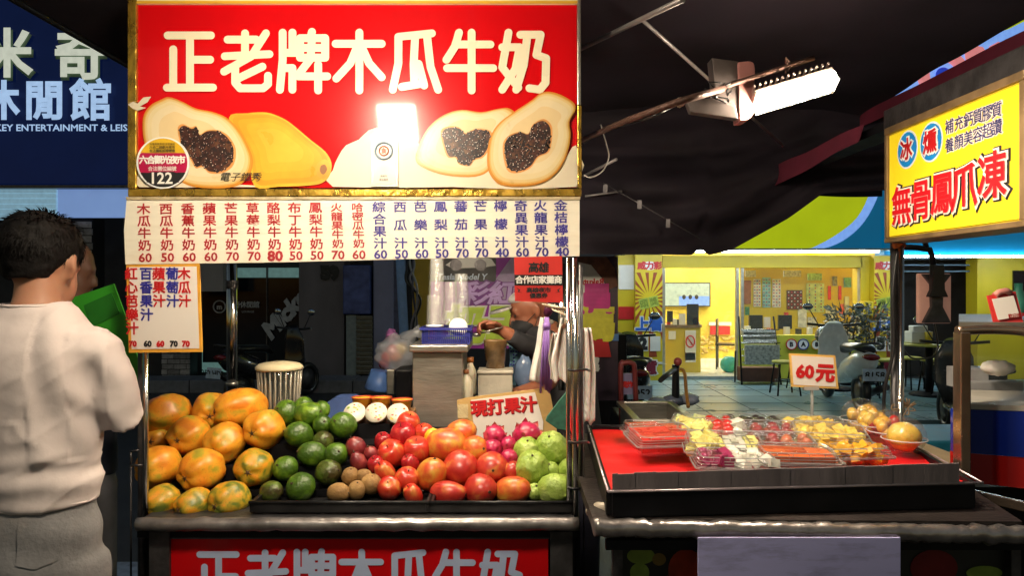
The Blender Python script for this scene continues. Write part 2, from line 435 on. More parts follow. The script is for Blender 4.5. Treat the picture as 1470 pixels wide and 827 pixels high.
# pipe and cables
pipe = M('light_blue_pipe', (.25, .42, .75), .45, var=.12)
mb = MB(); mb.tube([P(573, 330, 8.5), P(577, 420, 8.5), P(582, 520, 8.5), P(583, 620, 8.5)], .055, 12)
tag(mb.build('drain_pipe', pipe), 'light blue drain pipe running down beside the yellow panel', 'pipe')
random.seed(3)
for i, gr in enumerate([(.25, .24, .28), (.03, .03, .03), (.4, .4, .4), (.1, .1, .13)]):
    pts = catmull([P(588 + random.uniform(-3, 8), 340, 8.4), P(590 + random.uniform(-6, 14), 380, 8.3), P(586 + random.uniform(-3, 12), 400 + i * 4, 8.2), P(598 + random.uniform(-6, 8), 430, 8.3), P(590 + 3 * i, 470, 8.4), P(590 + 3 * i, 540, 8.4)], 6, False)
    mb = MB(); mb.tube(pts, .013, 5); tag(mb.build('cable', M('cable_sheath', gr, .5)), ['pale loose cable hanging beside the light blue pipe', 'thin black cable hanging beside the light blue pipe', 'light grey tangled cable in front of the yellow panel', 'dark grey cable hanging by the yellow panel'][i], 'cable')
mb = MB(); mb.pbox(592, 330, 624, 560, 8.6, .1); tag(mb.build('yellow_panel', M('ochre_panel', (.6, .38, .03), .5, var=.25, scale=3)), 'ochre yellow panel behind the stacks of plastic cups', 'panel')

# ---------------------------------------------------------------- lottery shop
yel = M('yellow_wall', (.68, .5, .02), .45, var=.08, scale=2, dirt=.15, dirtcol=(.4, .3, .02))
yel2 = M('yellow_green_wall', (.5, .5, .05), .5, var=.15, scale=3)
SY = 12.0
shop = thing('lottery_shop', 'bright yellow corner shop with glass doors and ceiling lights', 'shop', (4, SY, .1))
GZ = .1
def W(x0, y0, x1, y1, Y, dy, name, m, parent=None, bev=0):
    return MB().pbox(x0, y0, x1, y1, Y, dy).build(name, m, parent or shop, bev=bev)
W(886, 366, 912, 553, SY, .3, 'pier', yel); W(912, 364, 951, 556, SY - .15, .4, 'pier', yel); 
W(951.5, 366, 1238, 384, SY, .25, 'lintel', yel); W(1236, 366, 1254.5, 553, SY, .3, 'pier', yel); W(1255, 364, 1292, 556, SY - .15, .4, 'pier', yel)
W(1403, 366, 1520, 556, SY, .3, 'pier', yel); W(951.5, 540, 1060, 551, SY, .3, 'threshold', M('grey_sill', (.3, .33, .32), .4), shop)
W(1060, 481, 1236, 551, SY + .02, .2, 'lower_wall', yel2)
for x in (951, 1057, 1064, 1234): W(x, 384, x + 4, 551, SY + .03, .08, 'window_frame', M('alu', (.5, .5, .45), .35, metal=.6) if x == 951 else bpy.data.materials['alu'])
W(955, 385, 1057, 540, SY + .05, .012, 'glass_door', glass); W(1068, 385, 1234, 480, SY + .05, .012, 'window_pane', glass)
W(888, 380, 911, 415, SY - .02, .02, 'poster', paper); W(888, 440, 911, 458, SY - .02, .02, 'poster', redink)
# interior room
RY = 15.5
mural = M('yellow_mural', (.68, .55, .06), .5, var=.35, scale=1.6, dirt=.5, dirtcol=(.45, .22, .02))
a, b = P(940, 300, RY), P(1250, 560, RY)
MB().bb((1.9, RY, .05), (6.35, RY + .2, 2.7)).build('back_wall', mural, shop)
MB().bb((1.9, SY + .3, .05), (2.0, RY, 2.7)).build('side_wall', yel, shop); MB().bb((6.25, SY + .3, .05), (6.35, RY, 2.7)).build('side_wall', yel, shop)
MB().bb((1.9, SY + .3, 2.7), (6.35, RY + .2, 2.8)).build('ceiling', white, shop)
MB().bb((1.9, SY + .1, .03), (6.35, RY, .11)).build('floor', M('white_shop_floor', (.6, .66, .62), .25, var=.06, scale=2), shop)
lampm = M('ceiling_light_lens', (1, 1, 1), .3, emit=(1, .93, .75), es=95)
for i, (x, y) in enumerate(((3.1, 13.2), (4.6, 13.2), (5.7, 13.2), (3.1, 14.6), (4.6, 14.6), (5.7, 14.6))):
    MB().bb((x - .3, y - .1, 2.66), (x + .3, y + .1, 2.7)).build('ceiling_light', lampm, shop)
tv = MB().pbox(950, 405, 1020, 440, RY - .1, .06).build('television', blackp, shop)
MB().pbox(951.5, 406.5, 1018.5, 438.5, RY - .11, .008).build('screen', M('grey_green_screen', (.2, .25, .22), .3, emit=(.22, .3, .27), es=.8), tv)
MB().pbox(975, 425, 1018, 438, RY - .118, .006).build('picture', M('blue_picture', (.1, .2, .6), .3, emit=(.12, .2, .62), es=.7), tv)
# counter, notices
MB().pbox(955, 470, 1006, 545, 12.9, .5).build('counter', yel, shop, bev=.01); MB().pbox(954, 466, 1008, 470, 12.85, .6).build('counter_top', M('brown_top', (.2, .12, .05), .5), shop)
for x0, y0, x1, y1, m in ((984, 474, 999, 520, white), (984, 506, 998, 517, redink), (960, 475, 970, 487, white), (966, 458, 972, 466, white), (975, 450, 984, 466, paper), (986, 436, 1003, 466, blackp), (958, 446, 966, 462, blackp), (995, 456, 1003, 466, redink)):
    MB().pbox(x0, y0, x1, y1, 12.84, .03).build('notice' if m in (white, redink, paper) else 'desk_monitor', m, shop)
c = P(991, 490, 12.83); mb = MB(); mb.tube([c + Vector((math.cos(i * math.pi / 10) * .075, 0, math.sin(i * math.pi / 10) * .1)) for i in range(20)], .012, 6, closed=True); mb.tube([c + Vector((-.05, 0, .07)), c + Vector((.05, 0, -.07))], .012, 6); mb.build('prohibition_mark', redink, shop)
MB().pbox(1018, 462, 1050, 467, RY - .06, .03).build('banner_strip', paper, shop); MB().pbox(1020, 468, 1048, 480, RY - .06, .03).build('banner_strip', redink, shop)
for i, (x0, y0, x1, y1, col) in enumerate(((1066, 402, 1078, 436, (.3, .1, .03)), (1082, 400, 1092, 440, (.75, .75, .6)), (1095, 398, 1106, 441, (.3, .6, .6)), (1109, 400, 1121, 441, (.75, .75, .65)), (1130, 416, 1152, 444, (.1, .03, .02)), (1158, 406, 1183, 448, (.5, .6, .2)), (1189, 410, 1193, 430, (.6, .03, .03)), (1204, 410, 1208, 430, (.6, .03, .03)), (1213, 425, 1219, 450, (.7, .75, .7)), (1146, 443, 1158, 470, (.7, .7, .66)))):
    pm = M('poster_print_%d' % i, col, .5, var=.3, scale=12)
    p_ = MB().pbox(x0, y0, x1, y1, 13.0, .02).build('poster', pm, shop)
    if i in (1, 2, 3, 4, 5):
        mb = MB(); nx, ny = (3, 9) if i != 4 else (5, 6)
        for a_ in range(nx):
            for b_ in range(ny):
                xx = x0 + (a_ + .5) * (x1 - x0) / nx; yy = y0 + (b_ + .7) * (y1 - y0) / (ny + .4)
                mb.mat((a_ + b_) % 2).pbox(xx - .8, yy - .8, xx + .8, yy + .8, 12.99, .004)
        kind(mb.build('poster_print', [white, redink] if i == 4 else [redink, blueink], p_), 'stuff')
MB().pbox(1064, 384, 1240, 481, 13.03, .05).build('partition', yel, shop)
for x0 in (1076, 1118): 
    d = MB().pbox(x0, 452, x0 + 19, 472, 12.6, .06).build('desk_monitor', blackp, shop); MB().pbox(x0 + 7, 472, x0 + 11, 480, 12.62, .03).build('monitor_stand', blackp, d)
MB().pbox(1097, 455, 1106, 470, 12.61, .04).build('desk_paper', paper, shop)
random.seed(31)
stn = M('mural_stone', (.5, .36, .1), .6, var=.4)
mb = MB()
for k in range(46):
    x = random.uniform(1004, 1052); y = random.uniform(484, 508) - (x - 1004) * .12; mb.ball(P(x, y, RY - .02), (random.uniform(.03, .07), .015, random.uniform(.02, .045)), 8, 5)
kind(mb.build('mural_stones', stn, shop), 'stuff')
for k in range(3):
    q = P(982 + k * 9, 426, RY - .125); MB().ball(q, (.04, .006, .05), 10, 6).build('screen_figure', blackp, shop)
for k, (x0, y0, x1, y1, c) in enumerate(((1070, 388, 1085, 397, (.7, .7, .6)), (1125, 388, 1150, 397, (.6, .6, .5)), (1160, 392, 1180, 402, (.3, .5, .2)), (1196, 396, 1202, 410, (.2, .2, .2)), (1212, 398, 1222, 412, (.1, .3, .5)), (1186, 440, 1200, 462, (.7, .65, .5)), (1126, 448, 1132, 470, (.6, .05, .04)), (1160, 455, 1172, 470, (.5, .5, .5)), (1206, 436, 1212, 452, (.65, .1, .08)), (1070, 440, 1076, 452, (.05, .2, .1)))):
    MB().pbox(x0, y0, x1, y1, 12.97 + .003 * k, .02).build('poster', M('small_print_%d' % k, c, .5, var=.5, scale=30), shop)
for k in range(9):
    x = 1070 + k * 18 + random.uniform(-4, 4); MB().pbox(x, 474 - random.uniform(0, 7), x + random.uniform(4, 9), 480, 12.5, .1).build('desk_item', [white, blackp, redink, paper, dsteel][k % 5], shop)
for k in range(7):
    x = 958 + k * 7; MB().pbox(x, 462 - (k * 5) % 6, x + 4.5, 466, 12.88, .05).build('counter_item', [redink, white, blackp, yellowink, paper][k % 5], shop)
# circles B and so on along the lower wall
for i, (x, chs) in enumerate(((1136, 'B'), (1153, 'A'), (1172, '8'), (1190, 'G'), (1208, 'C'))):
    c = P(x, 494, SY); mb = MB()
    mb.mat(0).prism([c + Vector((math.cos(k * math.pi / 10) * .085, -.001, math.sin(k * math.pi / 10) * .085)) for k in range(20)], (0, -.006, 0))
    mb.mat(1).tube([c + Vector((math.cos(k * math.pi / 10) * .085, -.008, math.sin(k * math.pi / 10) * .085)) for k in range(20)], .01, 5, closed=True)
    mb.mat(2).text(chs, c - Yv * .008, X, Z, .07, bold=.06); mb.build('round_badge', [white, [redink, blueink, yellowink][i % 3], blackink], shop)
# painted fronts of the two piers
rays = M('dark_red_ray', (.3, .05, .012), .5); skyb = M('blue_letter', (.03, .12, .5), .5); limem = M('lime_tile', (.42, .5, .08), .5)
for px0, px1, digs in ((912, 951, ('2', '')), (1255, 1290, ('3', '3'))):
    Yf = SY - .152; cx = (px0 + px1) / 2; cc = P(cx, 428, Yf); mb = MB(); hw = (px1 - px0) / 2 * Yf / F; 
    for k in range(20):
        a0 = 2 * math.pi * k / 20; a1 = a0 + .14
        def edge(a):
            dx, dz = math.cos(a), math.sin(a); s_ = min(hw / max(abs(dx), 1e-6), (.42 if dz > 0 else .95) / max(abs(dz), 1e-6)); return cc + Vector((dx * s_, -.002, dz * s_))
        mb.poly([cc + Vector((math.cos(a0) * .09, -.002, math.sin(a0) * .09)), edge(a0), edge(a1)])
    mb.build('sunray_print', rays, shop)
    c = P(cx + 1, 381, Yf); mb = MB()
    mb.mat(0).prism([c + Vector((math.cos(k * math.pi / 10) * hw * .55, -.006, math.sin(k * math.pi / 10) * .07)) for k in range(20)], (0, .004, 0))
    mb.mat(1).text('威力彩', c - Yv * .008, X, Z, .115, bold=.05, wide=1.05); mb.build('logo_print', [white, redink], shop)
    mb = MB(); 
    for k in (-1, 1): 
        q = P(cx + k * 7, 434 - k * 1.5, Yf) - Yv * .004; mb.mat(0).box(q, (.15, .004, .17), Euler((0, R(-12), 0))); mb.mat(1).text('頭獎'[0 if k < 0 else 1], q - Yv * .003, X, Z, .12, bold=.02, rotate=R(12))
    mb.build('prize_print', [limem, M('olive_ink', (.2, .25, .03), .5)], shop)
    mb = MB(); mb.mat(0).text('上看', P(cx, 465, Yf) - Yv * .006, X, Z, .2, bold=.11, lift=.002); mb.mat(1).text('上看', P(cx, 465, Yf) - Yv * .009, X, Z, .2, bold=.05, lift=.003); mb.build('lettering', [whiteink, skyb], shop)
    for k, dg in enumerate(digs):
        x = cx + (-8.5 if k == 0 else 9); q = P(x, 493, Yf)
        mb = MB(); mb.mat(0).box(q - Yv * .008, (.165, .012, .24)); 
        if dg: mb.mat(1).text(dg, q - Yv * .015, X, Z, .17, bold=.08)
        mb.build('number_card', [paper, blackink], shop)
    mb = MB(); mb.mat(0).text('億', P(cx, 527, Yf) - Yv * .005, X, Z, .22, bold=.12); mb.mat(1).text('億', P(cx, 527, Yf) - Yv * .01, X, Z, .22, bold=.05); mb.build('lettering', [whiteink, M('maroon_ink', (.2, .01, .03), .5)], shop)
mb = MB(); mb.pbox(1240, 432, 1254, 454, SY - .2, .2); mb.build('mail_box', yel, shop, bev=.02)
# dark passage to the right of the shop
MB().pbox(1292, 366, 1403, 560, 13.4, .1).build('passage_wall', wallD, shop)
for k in range(3): MB().pbox(1292, 370 + 9 * k, 1403, 372 + 9 * k, 12.2, .05).build('grille_bar', M('grille', (.12, .2, .28), .5) if k == 0 else bpy.data.materials['grille'], shop)
MB().pbox(1455, 388, 1520, 420, SY - .03, .03).build('window_pane', dglass, shop)

# long tube light and big fascia sign
Yg = 11.2
fas = thing('fascia_sign', 'large lit shop fascia sign in lime green, light blue and teal', 'sign', P(1200, 362, Yg))
lime = M('lime_fascia', (.4, .5, .01), .35, var=.04, scale=2, emit=(.42, .5, .005), es=.78)
teal = M('teal_fascia', (.0, .12, .25), .35, var=.04, scale=2, emit=(.0, .095, .2), es=.8)
lblue = M('light_blue_fascia', (.2, .4, .8), .35, emit=(.22, .42, .95), es=.8)
a = P(780, 356, Yg); b = P(1900, -60, Yg)
MB().bb((a.x, Yg + .02, a.z), (b.x, Yg + .35, b.z)).build('sign_box', dsteel, fas)
def flat(pts, Y, off=0, n=4, curve=True):
    q = [(p[0], p[1], 0) for p in pts]; q = catmull(q, n) if curve else [Vector(p) for p in q]
    return [P(p.x, p.y, Y) - Yv * off for p in q]
mb = MB(); mb.poly(flat([(780, 356), (1900, 356), (1900, -60), (780, -60)], Yg, 0, curve=False)); mb.build('sign_face', teal, fas)
arc = [(1900, -120), (1600, -60), (1470, 30), (1400, 55), (1345, 75), (1300, 110), (1272, 160), (1261, 215), (1250, 270), (1230, 312), (1195, 340), (1158, 359)]
arc2 = [(1176, 359), (1210, 345), (1240, 318), (1262, 275), (1272, 225), (1290, 170), (1325, 130), (1370, 105), (1480, 62), (1640, -30), (1960, -90)]
inner = catmull([(x, y, 0) for x, y in arc], 4, False); outer = catmull([(x, y, 0) for x, y in arc2], 4, False)
mb = MB(); mb.poly([P(780, 356, Yg) - Yv * .006, P(780, -60, Yg) - Yv * .006, P(1500, -60, Yg) - Yv * .006] + [P(p.x, min(max(p.y, -60), 356), Yg) - Yv * .006 for p in inner if p.y > -60]); mb.build('lime_field', lime, fas)
mb = MB(); mb.poly([P(p.x, min(max(p.y, -60), 356), Yg) - Yv * .010 for p in inner + outer]); mb.build('blue_band', lblue, fas)
pink = M('pink_digits', (.8, .15, .15), .4, emit=(.75, .25, .25), es=.8)
mb = MB(); 
c = P(1352, 108, Yg); mb.mat(0); mb.tube([c + Vector((math.cos(i * math.pi / 14) * .3, -.03, math.sin(i * math.pi / 14) * .3)) for i in range(28)], .09, 8, closed=True)
mb.mat(1).ball(c - Yv * .04, (.12, .03, .12)); mb.build('ring_emblem', [pink, M('blue_dot', (.02, .05, .5), .4, emit=(.02, .06, .6), es=.6)], fas)
mb = MB(); mb.text('-38', P(1408, 92, Yg) - Yv * .03, X, Z, .48, bold=.08, rotate=R(8)); mb.build('lettering', pink, fas)
tube_m = M('tube_light', (1, 1, 1), .3, emit=(.8, .95, 1), es=42)
st = thing('tube_light', 'long white strip light running under the lit fascia sign', 'light', P(1150, 360, 11.1))
mb = MB(); mb.pbox(840, 359, 1262, 361.5, 11.1, .05); mb.build('lamp_tube', tube_m, st)
mb = MB(); mb.pbox(1282, 366, 1560, 368.5, 11.1, .05); mb.build('lamp_tube', tube_m, st)
mb = MB(); mb.pbox(780, 356, 1300, 358.8, 11.05, .3); mb.build('lamp_housing', M('pale_housing', (.5, .55, .55), .4), st)
mb = MB(); mb.pbox(1270, 300, 1560, 365.5, 11.15, .3); mb.build('housing_board', teal, st)
# ---------------------------------------------------------------- furniture on the arcade floor
ytop = M('yellow_laminate', (.5, .46, .08), .35, var=.1)
def make_stool(label):
    t = thing('stool', label, 'stool', (0, 0, .1), 'yellow topped stools on the arcade floor')
    mb = MB(); mb.lathe([(.0, .44), (.17, .44), (.18, .45), (.18, .465), (.17, .475), (0, .475)], (0, 0, .1)); mb.build('seat', ytop, t)
    for sx in (-1, 1):
        for sy in (-1, 1):
            MB().tube([(sx * .11, sy * .11, .54), (sx * .16, sy * .16, .1)], .012, 6).build('leg', blackm, t)
    MB().tube([(.135 * math.cos(a), .135 * math.sin(a), .3) for a in [i * math.pi / 6 for i in range(12)]], .008, 5, closed=True).build('foot_ring', blackm, t)
    return t
s0 = make_stool('yellow topped stool left of the white scooter, nearest the 60 price sign')
sl = [(1127, 10.3, s0.get('label')), (1152, 10.9, 'yellow topped stool half behind the 60 price sign'), (1243, 10.1, 'yellow topped stool just right of the white scooter'), (1266, 10.6, 'yellow topped stool beside the chrome post, under the potted plant'), (1340, 10.6, 'yellow topped stool in the dark passage, nearest the round table'), (1362, 9.9, 'yellow topped stool in the dark passage, right of the table'), (1304, 10.9, 'yellow topped stool in the dark passage just right of the chrome post')]
for i, (x, Y, lb) in enumerate(sl):
    o = s0 if i == 0 else copy_tree(s0); p = P(x, 500, Y); o.location = (p.x, Y, .1); o['label'] = lb; o.rotation_euler.z = i * .6
def make_table(label, r):
    t = thing('round_table', label, 'table', (0, 0, .1), 'round cafe tables')
    MB().lathe([(0, .7), (r, .7), (r + .01, .715), (r, .73), (0, .73)], (0, 0, .1), n=28).build('table_top', ytop, t)
    MB().tube([(0, 0, .8), (0, 0, .12)], .05, 10).build('pedestal', blackm, t); MB().lathe([(.26, 0), (.25, .03), (.05, .05)], (0, 0, .1)).build('base', blackm, t)
    return t
t1 = make_table('round yellow table behind the white scooter, under the badges', .24); p = P(1200, 500, 10.8); t1.location = (p.x, 10.8, .1)
t2 = make_table('round table in the dark passage holding tissues and a yellow cup', .4); p = P(1334, 500, 10.2); t2.location = (p.x, 10.2, .1)
p = P(1322, 513, 10.1)
mb = MB(); mb.bb((p.x - .15, 10.05, .84), (p.x + .12, 10.25, 1.0)); mb.bb((p.x - .12, 10.07, 1.0), (p.x + .08, 10.2, 1.08)); tag(mb.build('tissue_box', white, bev=.01), 'white tissue boxes stacked on the dark passage table', 'box')
p = P(1333, 500, 10.0); tag(MB().lathe([(.04, 0), (.05, .16), (.047, .16), (.037, .01)], (p.x, 10.0, .84), n=14).build('cup', M('yellow_cup', (.7, .5, .02), .4)), 'small yellow cup on the passage table', 'cup')
# black chair seen through the glass door
def chair(loc, rz, label):
    t = thing('chair', label, 'chair', loc)
    MB().bb((-.2, -.2, .44), (.2, .2, .47)).build('seat', blackp, t, origin=(0, 0, 0)).location = (0, 0, 0)
    MB().bb((-.2, .17, .6), (.2, .19, .92)).build('backrest', blackp, t, origin=(0, 0, 0))
    for o in list(t.children): o.location = (0, 0, 0)
    for sx in (-.18, .18):
        for sy, h in ((-.18, .44), (.18, .92)):
            o = MB().tube([(sx, sy, 0), (sx, sy, h)], .014, 6).build('leg', blackp, t, origin=(0, 0, 0)); o.location = (0, 0, 0)
    t.rotation_euler.z = rz
chair((P(1044, 500, 13.5).x, 13.5, .11), R(70), 'black chair inside the yellow shop seen through the glass door')
c = P(1047, 530, 12.9); tag(MB().ball((c.x, 12.9, .25), (.16, .14, .15), fn=lambda d: 1 + .12 * noise.noise(d * 3)).build('plastic_bag', M('teal_bag', (.02, .3, .28), .4)), 'teal plastic bag on the white shop floor by the door', 'bag')
# newspaper rack
p0 = P(1062, 475, 11.4); p1 = P(1118, 556, 11.4)
t = thing('newspaper_rack', 'dark wire newspaper rack standing in front of the shop window', 'rack', ((p0.x + p1.x) / 2, 11.4, .1))
for x in (p0.x, p1.x):
    MB().tube([(x, 11.3, .1), (x + (.03 if x == p0.x else -.03), 11.55, 1.15)], .014, 6).build('upright', blackm, t)
    MB().tube([(x, 11.65, .1), (x, 11.62, .6)], .014, 6).build('upright', blackm, t)
for k in range(6): MB().tube([(p0.x, 11.28 + .02 * k, .45 + .1 * k), (p1.x, 11.28 + .02 * k, .45 + .1 * k)], .01, 6).build('wire', chrome, t)
MB().bb((p0.x + .04, 11.25, .42), (p1.x - .04, 11.3, .72)).build('newspaper', M('newsprint', (.45, .45, .42), .8, var=.5, scale=28), t)
MB().box((((p0.x + p1.x) / 2), 11.4, .84), (.5, .05, .22), Euler((R(-20), 0, 0))).build('newspaper', bpy.data.materials['newsprint'], t)
MB().bb((p0.x + .02, 11.35, .14), (p1.x - .02, 11.6, .36)).build('drawer', M('brown_drawer', (.14, .05, .03), .5), t)
# potted plants
leafm = M('dark_leaf', (.014, .03, .012), .5, var=.5, scale=9, rand=.3)
random.seed(11)
def plant(x, Y, h, label):
    p = P(x, 500, Y); t = thing('potted_plant', label, 'plant', (p.x, Y, .1))
    MB().lathe([(.12, 0), (.17, .3), (.185, .3), (.18, .34), (.15, .34), (.0, .3)], (p.x, Y, .1)).build('pot', blackm, t)
    mb = MB()
    for k in range(5):
        a = k * 1.3; mb.tube([(p.x, Y, .4), (p.x + .08 * math.cos(a), Y + .08 * math.sin(a), .4 + h * .5), (p.x + .18 * math.cos(a), Y + .18 * math.sin(a), .4 + h * .9)], [.012, .009, .005], 5)
    mb.build('stem', M('stem_brown', (.06, .04, .02), .7) if 'stem_brown' not in bpy.data.materials else bpy.data.materials['stem_brown'], t)
    mb = MB()
    for k in range(430):
        a = random.uniform(0, 6.28); e = random.uniform(-.7, 1.5); r = .32 * random.random() ** .5
        c = Vector((p.x + r * math.cos(a), Y + r * math.sin(a), .45 + h * .55 + .33 * h * random.uniform(-1, 1)))
        d = Vector((math.cos(a) * math.cos(e), math.sin(a) * math.cos(e), math.sin(e))); s_ = d.orthogonal().normalized() * .022; L = random.uniform(.07, .13)
        mb.poly([c, c + d * L * .5 + s_, c + d * L, c + d * L * .5 - s_])
    kind(mb.build('foliage', leafm, t), 'stuff')
plant(1218, 11.3, .95, 'dark bushy potted plant behind the white scooter'); plant(1250, 11.4, 1.0, 'dark leafy potted plant in front of the right yellow pier'); 

# ---------------------------------------------------------------- scooters
def scooter(col, plate, label, x, Y, heading, z=0, helmet=None, s=1.0):
    t = thing('scooter', label, 'scooter', (0, 0, 0)); body = M('scooter_paint', col, .25, var=.08, coat=.6)
    for wx in (0, 1.25):
        w_ = MB().tube([(wx + .2 * math.cos(a), 0, .25 + .2 * math.sin(a)) for a in [i * math.pi / 12 for i in range(24)]], .05, 8, closed=True).build('tyre', blackp, t)
        MB().lathe([(.03, -.04), (.15, -.03), (.15, .03), (.03, .04)], (wx, 0, .25), Yv, n=16).build('rim', dsteel, w_)
    mb = MB()
    mb.loft([((x_, 0, z_), Yv * w_, Z * h_) for x_, z_, w_, h_ in ((-.32, .66, .05, .05), (-.22, .64, .12, .13), (0, .58, .16, .17), (.25, .5, .17, .16), (.45, .4, .15, .1), (.7, .32, .14, .06), (.95, .33, .12, .06))])
    mb.build('body_shell', body, t)
    mb = MB(); mb.loft([((x_, 0, z_), a_, Z * h_ + X * .03) for x_, z_, a_, h_ in ((.93, .35, Yv * .12, .05), (1.0, .6, Yv * .2, .05), (1.0, .85, Yv * .19, .05), (.97, 1.02, Yv * .1, .04))]); mb.build('front_shield', body, t)
    mb = MB(); mb.loft([((x_, 0, z_), Yv * w_, Z * h_) for x_, z_, w_, h_ in ((-.25, .76, .08, .03), (-.1, .79, .13, .05), (.2, .78, .14, .05), (.45, .76, .1, .05), (.52, .7, .07, .03))]); mb.build('seat', blackp, t)
    MB().tube(catmull([(-.1, .14, .8), (-.3, .12, .84), (-.36, 0, .86), (-.3, -.12, .84), (-.1, -.14, .8)], 4, False), .014, 6).build('grab_rail', dsteel, t)
    MB().loft([((-.31, 0, .7), Yv * .1, Z * .035), ((-.35, 0, .69), Yv * .09, Z * .03)]).build('tail_light', M('tail_lens', (.25, .006, .015), .15, coat=.8), t)
    pl = MB().box((-.42, 0, .5), (.01, .26, .14), Euler((0, R(12), 0))).build('licence_plate', M('plate_white', (.5, .62, .75), .4), t)
    mb = MB(); mb.text(plate, (-.428, 0, .5), -Yv, Vector((-.2, 0, 1)), .075, bold=.02, lift=.004); mb.build('lettering', blackink, pl)
    MB().box((-.3, 0, .45), (.24, .12, .03), Euler((0, R(35), 0))).build('rear_fender', blackp, t)
    MB().tube([(.98, -.34, 1.02), (1.02, -.15, 1.0), (1.04, 0, 1.0), (1.02, .15, 1.0), (.98, .34, 1.02)], .017, 8).build('handlebar', blackp, t)
    MB().tube([(1.02, 0, .98), (1.18, 0, .55), (1.25, 0, .25)], .03, 8).build('fork', dsteel, t)
    for sy in (-1, 1):
        m_ = MB().tube([(1.0, sy * .2, 1.02), (1.0, sy * .3, 1.2)], .007, 5).build('mirror_stem', blackp, t); MB().ball((1.0, sy * .33, 1.25), (.02, .07, .05), 12, 8).build('mirror', M('mirror_glass', (.5, .55, .6), .08, metal=1) if 'mirror_glass' not in bpy.data.materials else bpy.data.materials['mirror_glass'], m_)
    MB().tube([(.1, -.14, .22), (-.3, -.17, .35)], .045, 8).build('exhaust', dsteel, t)
    p = P(x, 500, Y); t.location = (p.x, Y, z); t.rotation_euler.z = R(heading); t.scale = (s, s, s)
    return t
scooter((.8, .82, .82), '8158', 'white scooter with a red tail light parked beyond the clear fruit tubs', 1236, 8.8, 84, .1)
hp = P(1187, 481, 10.0)
h_ = tag(MB().ball(hp, (.15, .17, .14), 20, 14).build('helmet', M('grey_helmet', (.1, .12, .17), .15, coat=.8)), 'grey open face helmet perched on the white scooter', 'helmet')
MB().lathe([(.151, -.02), (.156, 0), (.151, .02)], hp - Z * .02, Z, n=20).build('helmet_trim', blackp, h_)
scooter((.02, .02, .025), '6052', 'black scooter parked behind the steel sink', 913, 8.1, 86)
scooter((.015, .015, .02), '252 HDP', 'dark scooter parked in front of the glass doors on the left', 344, 9.8, 62)
scooter((.05, .055, .06), '', 'dark scooter glimpsed through the glass display case', 1418, 7.0, 75)

# ---------------------------------------------------------------- steel sink
sk = thing('steel_sink', 'dirty steel sink with black tap beyond the fruit tray', 'sink', P(940, 640, 3.6))
mb = MB(); A_, B_ = P(893, 584, 3.55), P(1000, 602, 3.25)
x0, x1, y0, y1, zt = A_.x, P(1001, 600, 3.25).x, 3.2, 3.75, 1.02
for bx in (((x0, y0, zt - .02), (x1, y0 + .035, zt)), ((x0, y1 - .03, zt - .02), (x1, y1, zt)), ((x0, y0 + .035, zt - .02), (x0 + .035, y1 - .03, zt)), ((x1 - .035, y0 + .035, zt - .02), (x1, y1 - .03, zt))): mb.bb(*bx)
mb.build('rim', steel, sk, bev=.004)
mb = MB(); mb.bb((x0 + .02, y0 + .01, zt - .22), (x0 + .035, y1 - .01, zt - .02)); mb.bb((x1 - .035, y0 + .01, zt - .22), (x1 - .02, y1 - .01, zt - .02)); mb.bb((x0 + .035, y0 + .01, zt - .22), (x1 - .035, y0 + .025, zt - .021)); mb.bb((x0 + .035, y1 - .025, zt - .22), (x1 - .035, y1 - .01, zt - .021)); mb.bb((x0 + .035, y0 + .025, zt - .22), (x1 - .035, y1 - .025, zt - .2)); mb.build('basin', steel, sk)
for x in (x0 + .03, x1 - .03):
    for y in (y0 + .03, y1 - .03): MB().bb((x - .018, y - .018, 0), (x + .018, y + .018, zt - .225)).build('leg', dsteel, sk)
tp = P(970, 590, 3.78)
mb = MB(); mb.tube([tp, tp + Z * .2, tp + Z * .24], [.022, .018, .02], 10); mb.tube([tp + Z * .22, P(957, 538, 3.6), P(948, 546, 3.5)], [.014, .014, .012], 8); mb.build('tap', blackp, sk)
mb = MB(); mb.ball(P(973, 519, 3.75), (.022, .022, .022), 10, 8); mb.build('tap_knob', M('knob_red', (.3, .05, .05), .4), sk)
mb = MB(); mb.tube(catmull([tp + Z * .22, P(982, 533, 3.75), P(985, 560, 3.6), P(988, 584, 3.5)], 5, False), .009, 7); tag(mb.build('hose', M('amber_hose', (.35, .17, .03), .35)), 'amber rubber hose dropping from the black tap into the sink', 'hose')
# trolley frame with a red printed board, left of the sink
tr = thing('trolley', 'small dark trolley with a red bar handle and printed board', 'trolley', P(905, 640, 3.9))
mb = MB(); mb.tube(catmull([P(893, 622, 3.9), P(891, 530, 3.9), P(897, 521, 3.9), P(907, 521, 3.9), P(911, 530, 3.9), P(913, 580, 3.9)], 4, False), .014, 8); mb.build('handle', M('dull_red_bar', (.2, .03, .03), .4), tr)
mb = MB(); mb.pbox(891, 536, 909, 566, 3.92, .02); b_ = mb.build('board', M('lilac_board', (.25, .22, .4), .5), tr)
mb = MB(); mb.text('現炸', P(900, 552, 3.918), X, Z, .032, bold=.06); mb.build('lettering', redink, b_)
mb = MB(); mb.bb((P(890, 600, 3.9).x, 3.9, .1), (P(912, 600, 3.9).x, 4.3, .9)); mb.build('cabinet', blackm, tr, bev=.01)
mb = MB()
for i, (x, y, a) in enumerate(((960, 583, .3), (985, 577, -.5), (940, 586, .1))): mb.box(P(x, y, 3.78), (.09, .03, .05), Euler((.3, a, .4)))
